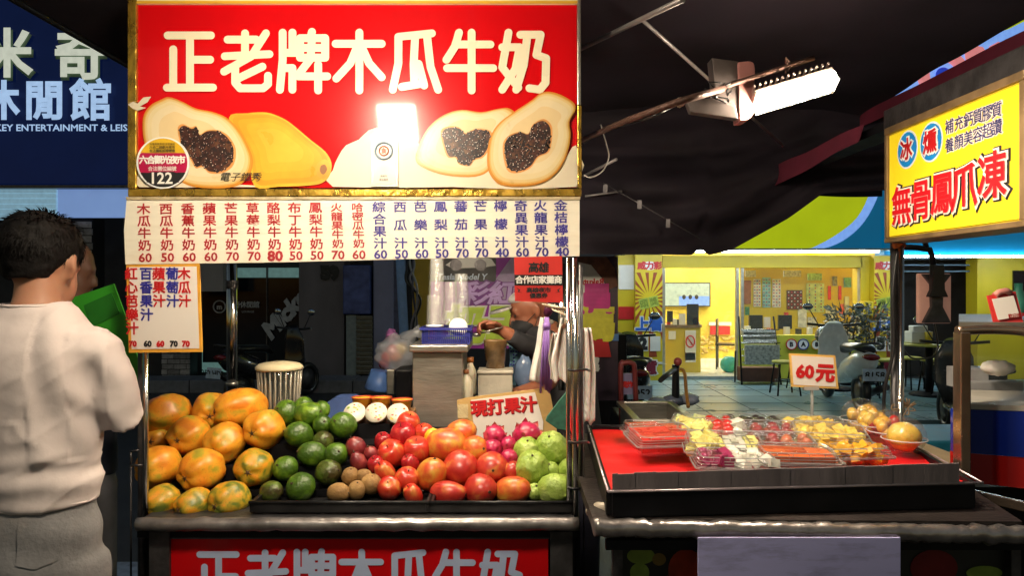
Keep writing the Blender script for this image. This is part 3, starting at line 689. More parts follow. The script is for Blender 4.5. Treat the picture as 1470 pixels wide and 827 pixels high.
for i, (x, y, c) in enumerate(((945, 578, (.25, .3, .4)), (968, 574, (.12, .14, .2)), (988, 573, (.3, .33, .42)))):
    tag(MB().ball(P(x, y, 3.8), (.06, .05, .03), 12, 8, fn=lambda d: 1 + .25 * noise.noise(d * 2.5 + Vector((i, 0, 0)))).build('plastic_bag', M('bag_film', c, .25, coat=.4)), ['crumpled bluish bag on the back edge of the sink', 'dark crumpled bag beside the tap', 'pale crumpled bag at the right end of the sink'][i], 'bag')

# ---------------------------------------------------------------- printed banners behind the vendor
pur = M('purple_banner', (.34, .015, .4), .5, var=.35, scale=3, bump=.1, bscale=6)
bn = thing('banner', 'purple and black printed banner with lime characters behind the vendor', 'banner', P(690, 520, 4.3))
def cloth(x0, y0, x1, y1, Y, amp, name, m, parent, dy=0):
    a, b = P(x0, y0, Y), P(x1, y1, Y)
    return MB().sheet(lambda u, v: Vector((a.x + (b.x - a.x) * u, Y + dy + amp * math.sin(u * 9 + v * 2), b.z + (a.z - b.z) * v)), 24, 8).build(name, m, parent)
Yb = 4.3
cloth(618, 300, 762, 500, Yb, .006, 'banner_sheet', pur, bn)
mb = MB(); mb.pbox(618, 330, 712, 404, Yb - .015, .004); mb.build('black_print', blackink, bn)
mb = MB(); mb.poly([P(x, y, Yb) - Yv * .02 for x, y in ((640, 380), (652, 372), (672, 370), (690, 366), (706, 372), (712, 381), (690, 384), (650, 385))]); mb.build('car_print', whiteink, bn)
for x in (690, 655):
    c = P(x, 380, Yb) - Yv * .026; mb = MB(); mb.prism([c + Vector((math.cos(k * math.pi / 10), 0, math.sin(k * math.pi / 10))) * .035 for k in range(20)], (0, .003, 0)); mb.build('wheel_print', dsteel, bn)
mb = MB(); mb.poly([P(x, y, Yb) - Yv * .021 for x, y in ((712, 400), (735, 368), (762, 366), (762, 385), (722, 440))]); mb.build('lilac_stripe', M('lilac_print', (.4, .3, .5), .5), bn)
mb = MB(); mb.text('Tesla Model Y', P(664, 397, Yb) - Yv * .02, X, Z, .034, bold=.03, slant=.2); mb.build('lettering', M('ice_ink', (.6, .7, .85), .5), bn)
mb = MB(); mb.mat(0).text('彩紅', P(702, 421, Yb) - Yv * .02, X, Z, .125, bold=.09, wide=1.25, slant=.12); mb.mat(1).text('彩紅', P(702, 421, Yb) - Yv * .027, X, Z, .125, bold=.03, wide=1.25, slant=.12); mb.build('lettering', [M('purple_ink', (.2, .04, .3), .5), M('pale_lilac_ink', (.6, .4, .8), .5)], bn)
mb = MB(); mb.mat(0).text('奶罩', P(700, 466, Yb) - Yv * .02, X, Z, .2, bold=.09, wide=1.1, slant=.1); mb.mat(1).text('奶罩', P(700, 466, Yb) - Yv * .028, X, Z, .2, bold=.045, wide=1.1, slant=.1); mb.build('lettering', [whiteink, M('lime_ink', (.55, .75, .06), .5)], bn)
b2 = thing('banner', 'tall printed banner with mirrored lettering hanging right of the cart', 'banner', P(860, 640, 4.4))
Yb = 4.4
cloth(826, 368, 887, 575, Yb, .004, 'banner_sheet', M('dark_print_banner', (.03, .012, .03), .5, var=.3), b2)
mb = MB(); mb.poly([P(x, y, Yb) - Yv * .012 for x, y in ((826, 368), (870, 368), (882, 385), (886, 410), (875, 415), (862, 395), (840, 385), (826, 400))]); mb.build('hair_print', M('brown_print', (.14, .055, .03), .6, var=.4, scale=25), b2)
mb = MB(); mb.poly([P(x, y, Yb) - Yv * .016 for x, y in ((826, 375), (848, 380), (866, 402), (873, 430), (870, 460), (875, 485), (826, 485))]); mb.build('shirt_print', whiteink, b2)
mb = MB(); mb.poly([P(x, y, Yb) - Yv * .018 for x, y in ((838, 486), (872, 486), (877, 512), (836, 512))]); mb.build('skirt_print', redink, b2)
mb = MB(); mb.text('Rakuten', P(846, 404, Yb) - Yv * .017, -X, Z, .035, bold=.04, lift=-.004); mb.build('lettering', redink, b2)
mb = MB(); mb.mat(0).text('員', P(856, 430, Yb) - Yv * .022, X, Z, .17, bold=.06); mb.mat(1).text('媽', P(857, 465, Yb) - Yv * .022, X, Z, .18, bold=.07); mb.build('lettering', [M('magenta_ink', (.6, .03, .25), .5), M('lemon_ink', (.75, .7, .05), .5)], b2)
mb = MB(); mb.pbox(826, 479, 888, 489, Yb - .012, .002); mb.build('blue_stripe', M('sky_ink', (.1, .25, .6), .5), b2)
mb = MB(); mb.text('越', P(848, 522, Yb) - Yv * .014, X, Z, .08, bold=.08); mb.text('!', P(848, 543, Yb) - Yv * .014, X, Z, .06, bold=.08); mb.build('lettering', whiteink, b2)
tag(MB().pbox(838, 480, 900, 640, 5.0, .5).build('cabinet', blackm, bev=.01), 'dark cabinet in the gap between the two stalls', 'cabinet')

# ---------------------------------------------------------------- hanging floodlight seen from behind
hl = thing('floodlight', 'pink backed floodlight with black bracket hanging in the passage', 'light', P(1342, 466, 3.0))
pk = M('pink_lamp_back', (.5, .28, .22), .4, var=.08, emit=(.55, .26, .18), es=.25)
Yh = 3.0
mb = MB(); mb.pbox(1318, 392, 1366, 464, Yh, .02); mb.build('lamp_panel', pk, hl, bev=.006)
mb = MB(); mb.prism([P(x, y, Yh - .004) for x, y in ((1321, 393), (1331, 393), (1334, 400), (1350, 400), (1353, 393), (1363, 393), (1351, 408), (1350, 440), (1362, 463), (1322, 463), (1334, 440), (1333, 408))], (0, -.02, 0)); mb.build('bracket', dsteel, hl, bev=.003)
mb = MB(); mb.prism([P(x, y, Yh - .03) for x, y in ((1334, 380), (1350, 380), (1351, 415), (1356, 426), (1328, 426), (1333, 415))], (0, -.03, 0)); mb.build('driver_box', blackp, hl, bev=.004)
mb = MB(); mb.tube([P(1340, 381, Yh), P(1338, 368, Yh), P(1335, 358, Yh), P(1316, 355, Yh), P(1290, 354, 2.9)], .012, 7); mb.tube([P(1330, 354, Yh), P(1322, 330, Yh)], .01, 6); mb.build('arm', blackm, hl)
mb = MB(); mb.tube(catmull([P(1341, 464, Yh), P(1345, 485, Yh), P(1346, 500, Yh), P(1338, 512, Yh), P(1310, 514, Yh), P(1296, 500, Yh)], 5, False), .004, 5); tag(mb.build('cable', blackp), 'thin black cable looping below the hanging floodlight', 'cable')
# ================================================================ JUICE CART
YF = 2.1
cart = thing('juice_cart', 'steel framed juice cart with chrome posts and dark front', 'cart', (P(510, 700, YF).x, 2.4, 0))
def C(name, m, *a, bev=0): return MB().pbox(*a).build(name, m, cart, bev=bev)
# counter lip: dented metal tube
mb = MB(); a, b = P(197, 753, YF - .02), P(830, 752, YF - .02)
pts = [a.lerp(b, i / 60) + Vector((0, .004 * noise.noise(Vector((i * .4, 0, 0))), .0035 * noise.noise(Vector((i * .5, 5, 0))))) for i in range(61)]
mb.tube(pts, [.019 + .0022 * noise.noise(Vector((i * .6, 9, 0))) for i in range(61)], 12); mb.build('counter_lip', rail_m, cart)
zc = a.z + .015
mb = MB(); mb.bb((a.x + .01, YF - .01, zc - .03), (b.x - .01, 2.95, zc)); mb.build('counter_top', dsteel, cart)
C('front_panel', blackm, 214, 764, 826, 1180, YF + .03, .03)
C('panel_frame', dsteel, 214, 764, 243, 1180, YF, .029); C('panel_frame', dsteel, 790, 764, 822, 1180, YF, .029)
C('shelf_edge', blackm, 197, 762, 830, 772, YF + .005, .02)
for sx, x in ((0, 203), (1, 828)):
    q = P(x, 700, YF + .04); MB().bb((q.x, YF + .06, .1), (q.x + .012 * (1 if sx else 1), 2.9, zc - .035)).build('side_panel', blackm, cart)
MB().bb((a.x + .02, 2.9, .1), (b.x - .02, 2.92, zc - .035)).build('back_panel', blackm, cart)
for x in (-.9, .05):
    for y in (2.3, 2.75):
        w_ = MB().lathe([(.02, -.03), (.1, -.025), (.11, 0), (.1, .025), (.02, .03)], (x, y, .11), X, n=16).build('wheel', blackp, cart)
# posts: front left, front right pair, rear left, rear right
def post(x, y0, y1, Y, r, name='post', m=chrome):
    mb = MB(); mb.tube([P(x, y0, Y), P(x, (y0 + y1) / 2, Y), P(x, y1, Y)], r, 14); return mb.build(name, m, cart)
post(209, 500, 747, YF + .03, .008); post(204, 380, 900, YF + .06, .012, m=dsteel)
p_ = post(826, 370, 748, YF + .02, .009); post(817, 370, 748, YF + .06, .009); post(834, 380, 700, YF + .1, .006, m=dsteel)
post(333, 378, 560, 2.95, .021); post(806, 378, 560, 2.9, .014)
MB().tube([P(333, 548, 2.95), P(333, 553, 2.95)], .024, 14).build('post_collar', steel, cart)
MB().tube([P(333, 414, 2.95) + Vector((.024 * math.cos(k * .7), .024 * math.sin(k * .7), .0006 * k)) for k in range(60)], .0018, 5).build('wire_wrap', dsteel, cart)
for y in (530, 634, 700): MB().tube([P(815, y, YF - .0) , P(824, y + 2, YF - .0), P(842, y, YF + .05), P(846, y + 2, YF + .2)], .004, 6).build('wire_tie', blackp, cart)
# wire basket frames at the sides
for k in range(9): MB().tube([P(838, 560 + 14 * k, YF + .08), P(838, 560 + 14 * k, YF + .5)], .0022, 5).build('side_wire', dsteel, cart)
for k in range(5): MB().tube([P(838, 540, YF + .08 + .1 * k), P(838, 790, YF + .08 + .1 * k)], .0022, 5).build('side_wire', dsteel, cart)
mb = MB(); mb.tube([P(188, 665, YF + .05), P(188, 827, YF + .05)], .003, 5); mb.tube([P(188, 668, YF + .05), P(206, 668, YF + .05)], .004, 6); mb.tube([P(188, 648, YF + .05), P(200, 646, YF + .05)], .003, 5); mb.tube([P(188, 648, YF + .05), P(188, 668, YF + .05)], .003, 5); mb.build('side_hook', dsteel, cart)
# black trays for the fruit
def tray(x0, x1, y, lab, Yr=2.62):
    a, b = P(x0, y, YF + .04), P(x1, y, YF + .04); z0 = zc + .001; z1 = a.z + .006; mb = MB(); 
    mb.bb((a.x, YF + .04, z0), (b.x, Yr, z0 + .008)); e = .012
    mb.bb((a.x, YF + .025, z0 + .004), (b.x, YF + .04, z1)); mb.bb((a.x, Yr, z0 + .004), (b.x, Yr + e, z1)); mb.bb((a.x - e, YF + .03, z0 + .004), (a.x, Yr, z1)); mb.bb((b.x, YF + .03, z0 + .004), (b.x + e, Yr, z1))
    mb.tube([(a.x - e, YF + .025, z1), (b.x + e, YF + .025, z1)], .005, 8)
    return tag(mb.build('fruit_tray', M('black_tray', (.02, .02, .022), .35, metal=.4, var=.4, dirt=.3)), lab, 'tray')
tray(366, 612, 722, 'black metal tray under the avocados, kiwis and small apples'); tray(622, 818, 722, 'black metal tray under the mangoes and green guavas')
# dark stepped riser that the heaps lean on
mb = MB()
for k in range(4): 
    Y0 = 2.27 + .09 * k; mb.bb((P(212, 0, Y0).x, Y0, zc + .012), (P(560, 0, Y0).x, Y0 + .0895, zc + .03 + .052 * k)); mb.bb((P(560, 0, Y0).x + .001, Y0, zc + .012), (P(800, 0, Y0).x, Y0 + .0895, zc + .02 + .03 * k))
mb.build('riser', blackm, cart)

# ---- banner sign (light box) with papayas
def flatp(pts, Y, off, n=4): return flat(pts, Y, off, n)
bs = thing('signboard', 'large red banner sign with cream characters and printed papayas above the cart', 'sign', P(510, 283, YF))
MB().pbox(186, 1, 832, 281, YF + .012, .1).build('sign_box', dsteel, bs)
MB().pbox(197, 5, 828, 269, YF + .004, .006).build('sign_face', redp, bs)
MB().pbox(183, -4, 195.6, 270, YF - .006, .11).build('frame_bar', brass, bs, bev=.002); MB().pbox(829, 150, 835, 270, YF - .006, .11).build('frame_bar', brass, bs, bev=.002); MB().pbox(829, -4, 834, 149.5, YF - .004, .11).build('frame_bar', steel, bs, bev=.002)
MB().pbox(183, 270.4, 835, 281.5, YF - .010, .12).build('frame_bar', brass, bs, bev=.003)
MB().pbox(196, -8, 829, 4.6, YF - .004, .1).build('frame_bar', cream, bs, bev=.002)
MB().pbox(196, 0, 829, 4, YF - .006, .0018).build('top_strip', yellowink, bs)
STR = {
 'zheng': [[(241, 50), (303, 50)], [(273, 50), (273, 125)], [(249, 70), (249, 125)], [(273, 85), (302, 85)], [(240, 125), (306, 125)]],
 'lao': [[(327, 56), (368, 56)], [(352, 47), (352, 79)], [(323, 80), (387, 77)], [(382, 47), (361, 80), (322, 102)], [(338, 96), (338, 118), (345, 126), (378, 126), (385, 120), (385, 108)], [(342, 112), (377, 95)]],
 'pai': [[(406, 46), (406, 85), (402, 128)], [(420, 46), (420, 74)], [(407, 75), (425, 75)], [(407, 97), (420, 97), (420, 128)], [(448, 45), (446, 53)], [(431, 54), (467, 54), (467, 82), (431, 82), (431, 54)], [(431, 68), (467, 68)], [(448, 54), (446, 84), (429, 106)], [(429, 109), (470, 109)], [(457, 92), (457, 129)]],
 'mu': [[(516, 46), (516, 129)], [(482, 62), (548, 62)], [(513, 66), (503, 90), (483, 112)], [(519, 66), (530, 90), (548, 110)]],
 'gua': [[(620, 47), (572, 52)], [(572, 52), (572, 90), (564, 128)], [(613, 50), (618, 95), (629, 128)], [(596, 52), (594, 92), (595, 120)], [(577, 124), (608, 119)], [(601, 91), (609, 122)]],
 'niu': [[(659, 46), (653, 66), (641, 85)], [(654, 63), (704, 63)], [(642, 97), (708, 97)], [(677, 46), (677, 129)]],
 'nai': [[(730, 46), (721, 96), (744, 125)], [(721, 67), (745, 67)], [(746, 67), (740, 98), (721, 128)], [(747, 49), (776, 49), (770, 78), (784, 83), (783, 118), (775, 128), (760, 126)], [(757, 50), (752, 92), (741, 128)]],
}
def bigchars(parent, fx, wd, Y, mt):
    for k, ss in STR.items():
        mb = MB()
        for st_ in ss:
            q = [fx(*p) for p in st_]; w3 = [P(x, y, Y) for x, y in q]; mb.stroke(w3, wd * Y / F, X, Z, th=.0012 + .0001 * ss.index(st_))
        mb.build('character', mt, parent)
bigchars(bs, lambda x, y: (x, y), 11.3, YF, cream)
# printed papayas: flat artwork on the sign face
flesh = M('print_flesh', (.82, .72, .5), .35, var=.07, scale=9, coat=.3, dirt=.15, dirtcol=(.6, .35, .1))
skin = M('print_papaya_skin', (.72, .42, .03), .35, var=.3, scale=7, dirt=.45, dirtcol=(.3, .3, .02), coat=.3)
rim = M('print_papaya_rim', (.72, .33, .03), .35, var=.3, scale=12, coat=.3)
seeds = M('print_seeds', (.03, .012, .012), .4, var=.8, scale=70, dirt=.5, dirtcol=(.35, .2, .12))
milk = M('print_milk', (.74, .64, .48), .35, var=.06, scale=6, coat=.15, spec=.3)
def art(pts, m, off, name='papaya_print', n=4):
    mb = MB(); mb.poly(flat(pts, YF, off, n)[::1]); return mb.build(name, m, bs)
def grow(pts, k):
    cx = sum(p[0] for p in pts) / len(pts); cy = sum(p[1] for p in pts) / len(pts); return [(cx + (x - cx) * k, cy + (y - cy) * k) for x, y in pts]
def S1(l): return [(x / 2.952, y / 2.952) for x, y in l]
def S2(l): return [(400 + x / 2.852, y / 2.852) for x, y in l]
art([(478, 267.5), (478, 244), (486, 224), (497, 208), (515, 200), (530, 186), (552, 182), (575, 190), (600, 204), (624, 236), (660, 246), (700, 243), (760, 250), (800, 240), (815, 222), (826.5, 208), (827, 267.5), (650, 268)], milk, .0016, 'milk_print', 2)
art([(199, 250), (206, 222), (222, 236), (250, 252), (300, 262), (400, 267.5), (300, 268), (200, 268)], milk, .0018, 'milk_print', 2)
wp = [(329, 169), (356, 162), (383, 161), (406, 169), (421, 179), (446, 200), (467, 217), (476, 233), (474, 250), (463, 262), (440, 266), (400, 267.5), (366, 267), (355, 220)]
art(wp, skin, .0024)
grad = [(1.02, (.6, .22, .02)), (1.0, (.62, .26, .03)), (.975, (.7, .42, .12)), (.95, (.72, .52, .24)), (.9, (.74, .6, .34)), (.8, (.76, .63, .4)), (.62, (.74, .56, .3))]
gm_ = [M('print_flesh_%d' % i, c, .3, var=.06, scale=12, coat=.25, dirt=.12, dirtcol=(.62, .36, .1)) for i, (k, c) in enumerate(grad)]
def half(o, sd, off, sx, sy):
    for i, (k, c) in enumerate(grad): art([(x + sx * (1 - k) * 14, y + sy * (1 - k) * 14) for x, y in grow(o, k)], gm_[i], off + .0003 * i)
    z = off + .0003 * len(grad)
    art(grow(sd, 1.08), rimr, z, 'seed_print'); art(sd, cav, z + .0003, 'seed_print')
    sm = catmull([(x, y, 0) for x, y in sd], 3); xs = [p.x for p in sm]; ys = [p.y for p in sm]; mb = MB(); cnt = 0
    def inside(x, y):
        c = False; j = len(sm) - 1
        for i in range(len(sm)):
            if (sm[i].y > y) != (sm[j].y > y) and x < (sm[j].x - sm[i].x) * (y - sm[i].y) / (sm[j].y - sm[i].y) + sm[i].x: c = not c
            j = i
        return c
    while cnt < 250:
        x, y = random.uniform(min(xs) - 2, max(xs) + 2), random.uniform(min(ys) - 2, max(ys) + 2)
        if not inside(x, y): continue
        cnt += 1; q = P(x, y, YF) - Yv * (z + .0006 + cnt * 4e-6); r = random.uniform(.0032, .0052); r2 = r * random.uniform(.6, 1); t = random.uniform(0, 3)
        mb.mat(0 if random.random() < .8 else 1).poly([q + X * (math.cos(t) * r * math.cos(j * .785) - math.sin(t) * r2 * math.sin(j * .785)) + Z * (math.sin(t) * r * math.cos(j * .785) + math.cos(t) * r2 * math.sin(j * .785)) for j in range(8)])
        if random.random() < .6:
            g = q + Vector((-r * .3, -.00002, r * .3)); rr_ = r * random.uniform(.15, .4); mb.mat(2).poly([g + X * rr_ * math.cos(j) + Z * rr_ * math.sin(j) for j in range(6)])
    kind(mb.build('seeds_print', [sdk, sdb, sp], bs), 'stuff')
random.seed(5); sp = M('print_seed_glint', (.75, .62, .55), .4); sdk = M('print_seed_dark', (.014, .008, .01), .3, var=.5); sdb = M('print_seed_brown', (.08, .025, .018), .35); cav = M('print_cavity', (.045, .014, .01), .4, var=.8, scale=60, dirt=.6, dirtcol=(.45, .2, .08)); rimr = M('print_cavity_rim', (.7, .3, .08), .4, var=.2, scale=20)
o1 = S1([(615, 590), (612, 500), (640, 450), (690, 422), (720, 413), (770, 430), (830, 460), (900, 475), (960, 500), (1010, 550), (1050, 620), (1068, 680), (1052, 740), (1000, 783), (900, 793), (800, 780), (740, 740), (690, 700), (640, 650)])
d1 = S1([(765, 545), (785, 532), (815, 545), (838, 540), (850, 572), (880, 556), (925, 556), (965, 580), (992, 630), (984, 690), (945, 722), (890, 725), (862, 700), (835, 705), (815, 670), (790, 640), (770, 590)])
half(o1, d1, .0030, -1, -.6)
o2 = [(598, 228), (603, 207), (617, 182), (638, 165), (663, 158), (691, 161), (716, 156), (730, 156), (737, 168), (712, 210), (704, 240), (682, 252), (640, 250), (610, 240)]
d2 = S2([(672, 540), (700, 522), (740, 525), (765, 548), (790, 535), (825, 530), (865, 545), (858, 600), (832, 640), (800, 650), (780, 672), (740, 665), (728, 640), (700, 640), (682, 600)])
half(o2, d2, .0024, .3, -.4)
o3 = S2([(1105, 378), (1150, 390), (1200, 418), (1212, 450), (1187, 500), (1192, 560), (1170, 650), (1120, 720), (1050, 752), (960, 758), (900, 745), (865, 700), (858, 640), (870, 560), (910, 500), (980, 450), (1040, 410), (1070, 385)])
d3 = S2([(925, 600), (945, 560), (990, 543), (1022, 550), (1040, 515), (1080, 495), (1110, 520), (1112, 570), (1100, 620), (1060, 640), (1030, 680), (980, 700), (940, 685)])
half(o3, d3, .0058, .5, -.6)
for i, (k, c) in enumerate(((.93, (.6, .3, .02)), (.82, (.64, .35, .025)), (.66, (.66, .38, .03)), (.45, (.68, .42, .04)))): art([(x - (1 - k) * 10, y - (1 - k) * 12) for x, y in grow(wp, k)], M('print_skin_%d' % i, c, .3, var=.14, scale=9, dirt=.6, dirtcol=(.35, .32, .03), coat=.25), .0024 + .0002 * (i + 1))
art([(455, 236), (466, 228), (474, 235), (473, 250), (464, 257), (455, 250)], rim, .0034, 'stem_print'); art([(461, 238), (467, 236), (470, 243), (465, 250), (460, 246)], M('print_brown', (.25, .09, .02), .5), .0038, 'stem_print')
mb = MB(); mb.text('電子鐵秀', P(347, 254, YF) - Yv * .0058, X, Z, .024, bold=.0, slant=.3, wide=1.15); mb.build('handwriting', blackink, bs)
art([(186, 150), (194, 146), (200, 149), (208, 140), (219, 139), (214, 147), (203, 153), (212, 155), (200, 159), (192, 156)], milk, .009, 'milk_splash', 1)
# round permit badge
def disc(mb, x, y, r, Y, off, th=.001, y0=None, y1=None):
    pts = []
    for k in range(48):
        a = 2 * math.pi * k / 48; px, py = x + r * math.cos(a), y + r * math.sin(a)
        if y0 is not None: py = max(py, y0)
        if y1 is not None: py = min(py, y1)
        pts.append(P(px, py, Y) - Yv * off)
    return mb.poly(pts)
bd_ = thing('permit_badge', 'round yellow, red and black permit badge numbered 122 on the banner', 'badge', P(236, 272, YF))
mb = MB(); mb.prism([P(236.5 + 38 * math.cos(k * math.pi / 24), 234 + 37 * math.sin(k * math.pi / 24), YF) - Yv * .007 for k in range(48)], (0, -.004, 0)); mb.build('disc', white, bd_)
mb = MB(); mb.mat(0); disc(mb, 236.5, 234, 35, YF, .0114, y1=220); mb.mat(1); disc(mb, 236.5, 234, 35, YF, .0117, y0=220, y1=248); mb.mat(2); disc(mb, 236.5, 234, 35, YF, .0114, y0=248); disc(mb, 236.5, 262, 23, YF, .012, y0=247, y1=262)
mb.build('disc_print', [M('amber_print', (.7, .42, .02), .4), M('crimson_print', (.42, .005, .06), .4), blackink], bd_)
mb = MB(); mb.mat(0).text('六合觀光夜市', P(236, 230, YF) - Yv * .0125, X, Z, .022, bold=.04, step=.0215, wide=1.0); mb.text('合法攤位編號', P(236, 242.5, YF) - Yv * .0125, X, Z, .0125, bold=.01); mb.text('122', P(236, 256, YF) - Yv * .0125, X, Z, .031, bold=.02)
mb.mat(1).text('高雄市政府經濟發展局', P(236, 207.5, YF) - Yv * .0125, X, Z, .0068); mb.text('六合二路觀光夜市', P(236, 212, YF) - Yv * .0125, X, Z, .0085, bold=.01); mb.text('合法攤販認證標章', P(236, 217, YF) - Yv * .0125, X, Z, .0085, bold=.01); mb.build('lettering', [whiteink, blackink], bd_)
# silver notice plate in the reflection
np_ = thing('notice_plate', 'narrow silver notice plate stuck on the middle of the banner', 'plate', P(552, 268, YF))
MB().pbox(533, 192, 571, 267, YF - .009, .003).build('plate', M('silver_plate', (.45, .4, .34), .35, metal=.4, var=.2), np_); MB().pbox(536, 195, 568, 264, YF - .011, .0018).build('plate_face', M('pale_plate_face', (.66, .62, .52), .35, var=.12), np_)
mb = MB(); c = P(552, 217, YF) - Yv * .0135
for r_, mi in ((.024, 0), (.013, 1)): mb.mat(mi); mb.tube([c + Vector((math.cos(k * .2618) * r_, 0, math.sin(k * .2618) * r_)) for k in range(24)], .003 if mi == 0 else .002, 5, closed=True)
mb.build('emblem', [M('grey_blue_ink', (.2, .28, .36), .5), M('rust_ink', (.5, .14, .08), .5), blackink], np_)['kind'] = 'stuff'; mb = MB(); mb.mat(1).text('食', c, X, Z, .015, bold=.03); mb.mat(2).text('高雄市', P(552, 253, YF) - Yv * .0125, X, Z, .006); mb.text('優良攤商', P(552, 258, YF) - Yv * .0125, X, Z, .006); mb.build('lettering', [blackink, bpy.data.materials['rust_ink'], blackink], np_)

# ---- menu board
mbd = thing('menu_board', 'long cream menu board listing red and blue drinks with prices under the banner', 'menu board', P(508, 378, YF))
MB().prism([P(x, y, YF - .004) for x, y in ((182, 283), (832, 283), (832, 367), (600, 371), (400, 376), (180, 379), (178, 330))], (0, .02, 0)).build('board', board, mbd)
MB().pbox(181, 281.8, 833, 286, YF - .008, .003).build('tape_strip', M('old_clear_tape', (.5, .4, .24), .3, var=.3, scale=30, bump=.3), mbd)
cols = [(208, '木瓜牛奶', '60'), (240, '西瓜牛奶', '50'), (271, '香蕉牛奶', '60'), (302, '蘋果牛奶', '60'), (333, '芒果牛奶', '70'), (364, '草莓牛奶', '70'), (394, '酪梨牛奶', '80'), (424, '布丁牛奶', '50'), (454, '鳳梨牛奶', '50'), (484, '火龍果牛奶', '70'), (514, '哈密瓜牛奶', '60'), (545, '綜合果汁', '60'), (575, '西瓜汁', '50'), (604, '芭樂汁', '60'), (633, '鳳梨汁', '50'), (662, '蕃茄汁', '70'), (690, '芒果汁', '70'), (719, '檸檬汁', '40'), (748, '奇異果汁', '60'), (776, '火龍果汁', '70'), (805, '金桔檸檬', '40')]
menured = M('menu_red_ink', (.42, .02, .025), .5, var=.15); menublue = M('menu_blue_ink', (.05, .04, .27), .5, var=.15)
for i, (x, t, pr) in enumerate(cols):
    m_ = menured if i < 11 else menublue; n = len(t); sk_ = -(i) * .25; top = 300 + sk_; bot = 352 + sk_; o_ = None
    hh = 14.6 if n < 5 else 11.6
    for k, ch in enumerate(t):
        y = top + (bot - top) * k / (n - 1); mb = MB(); mb.text(ch, P(x - .5 + .6 * k, y, YF) - Yv * .005, X, Z, hh * YF / F, bold=.02, wide=1.3 if n == 5 else 1.18); mb.build('character', m_, mbd)
    mb = MB(); mb.text(pr, P(x + 2, 369.5 - i * .42, YF) - Yv * .005, X, Z, .0235 if not pr == '80' else .027, bold=.04 if pr == '80' else .025, wide=1.12); mb.build('price', m_, mbd)
# ---- small placard with five juices
pc = thing('price_placard', 'small orange edged card listing five juices below the menu board', 'sign', P(237, 505, YF - .03))
quad = [(181, 380), (286, 378), (290, 505), (185, 506)]
MB().prism([P(x, y, YF - .028) for x, y in quad], (0, .006, 0)).build('card', orange_tape, pc)
MB().prism([P(x, y, YF - .030) for x, y in ((185, 383), (282, 382), (286, 500), (189, 501))], (0, .001, 0)).build('card_face', paper, pc)
for x, t, pr, m_ in ((196, '紅心芭樂汁', '70', redink), (217, '百香果汁', '60', blueink), (235, '蘋果汁', '60', redink), (254, '葡萄汁', '70', blueink), (271, '木瓜汁', '70', redink)):
    for k, ch in enumerate(t): mb = MB(); mb.text(ch, P(x + .5 + k * .4, 393 + 19.4 * k, YF) - Yv * .0315, X, Z, .0325, bold=.028); mb.build('character', m_, pc)
    mb = MB(); mb.text(pr, P(x + 3, 492, YF) - Yv * .0315, X, Z, .015, bold=.06); mb.build('price', blackink if m_ is blueink else m_, pc)
# ---- red partner sticker
rs = thing('partner_notice', 'red and black notice card hanging at the right end of the menu board', 'sign', P(773, 433, YF))
RSc = M('coral_card', (.62, .035, .03), .4, var=.08, coat=.3)
MB().prism([P(x, y, YF - .014) for x, y in ((738, 369), (807, 367), (808, 434), (739, 432))], (0, .003, 0)).build('card', RSc, rs)
MB().pbox(738.5, 394, 807.5, 409, YF - .016, .0015).build('black_band', blackink, rs)
mb = MB(); mb.mat(0).text('高雄', P(773, 384, YF) - Yv * .0145, X, Z, .027, bold=.03, slant=.06); mb.text('高雄夜市', P(773, 416, YF) - Yv * .0145, X, Z, .0135, bold=.03, wide=1.2); mb.text('優惠券', P(773, 424, YF) - Yv * .0145, X, Z, .0135, bold=.03, wide=1.15)
for sx in (-1, 1):
    c = P(773 + sx * 27, 418, YF) - Yv * .0145; mb.poly([c + Vector((sx * a_, 0, b_)) for a_, b_ in ((-.008, -.004), (.002, .0), (-.002, .004), (.01, .012), (.003, .003), (.007, -.001))])
mb.mat(1).text('合作店家攤商', P(773, 401.5, YF) - Yv * .0175, X, Z, .0205, bold=.03); mb.build('lettering', [blackink, whiteink], rs)
# ---- lower front sign
ls = thing('signboard', 'red front panel sign with white characters on the lower front of the cart', 'sign', P(515, 1000, YF))
MB().pbox(245, 774, 787, 1000, YF + .012, .015).build('sign_face', redp, ls)
bigchars(ls, lambda x, y: (287 + (x - 241) * .845, 796 + (y - 50) * .9), 9.6, YF + .011, M('cool_white_print', (.5, .58, .82), .4, var=.06))
MB().pbox(243, 771, 789, 774, YF + .008, .02).build('sign_trim', dsteel, ls)
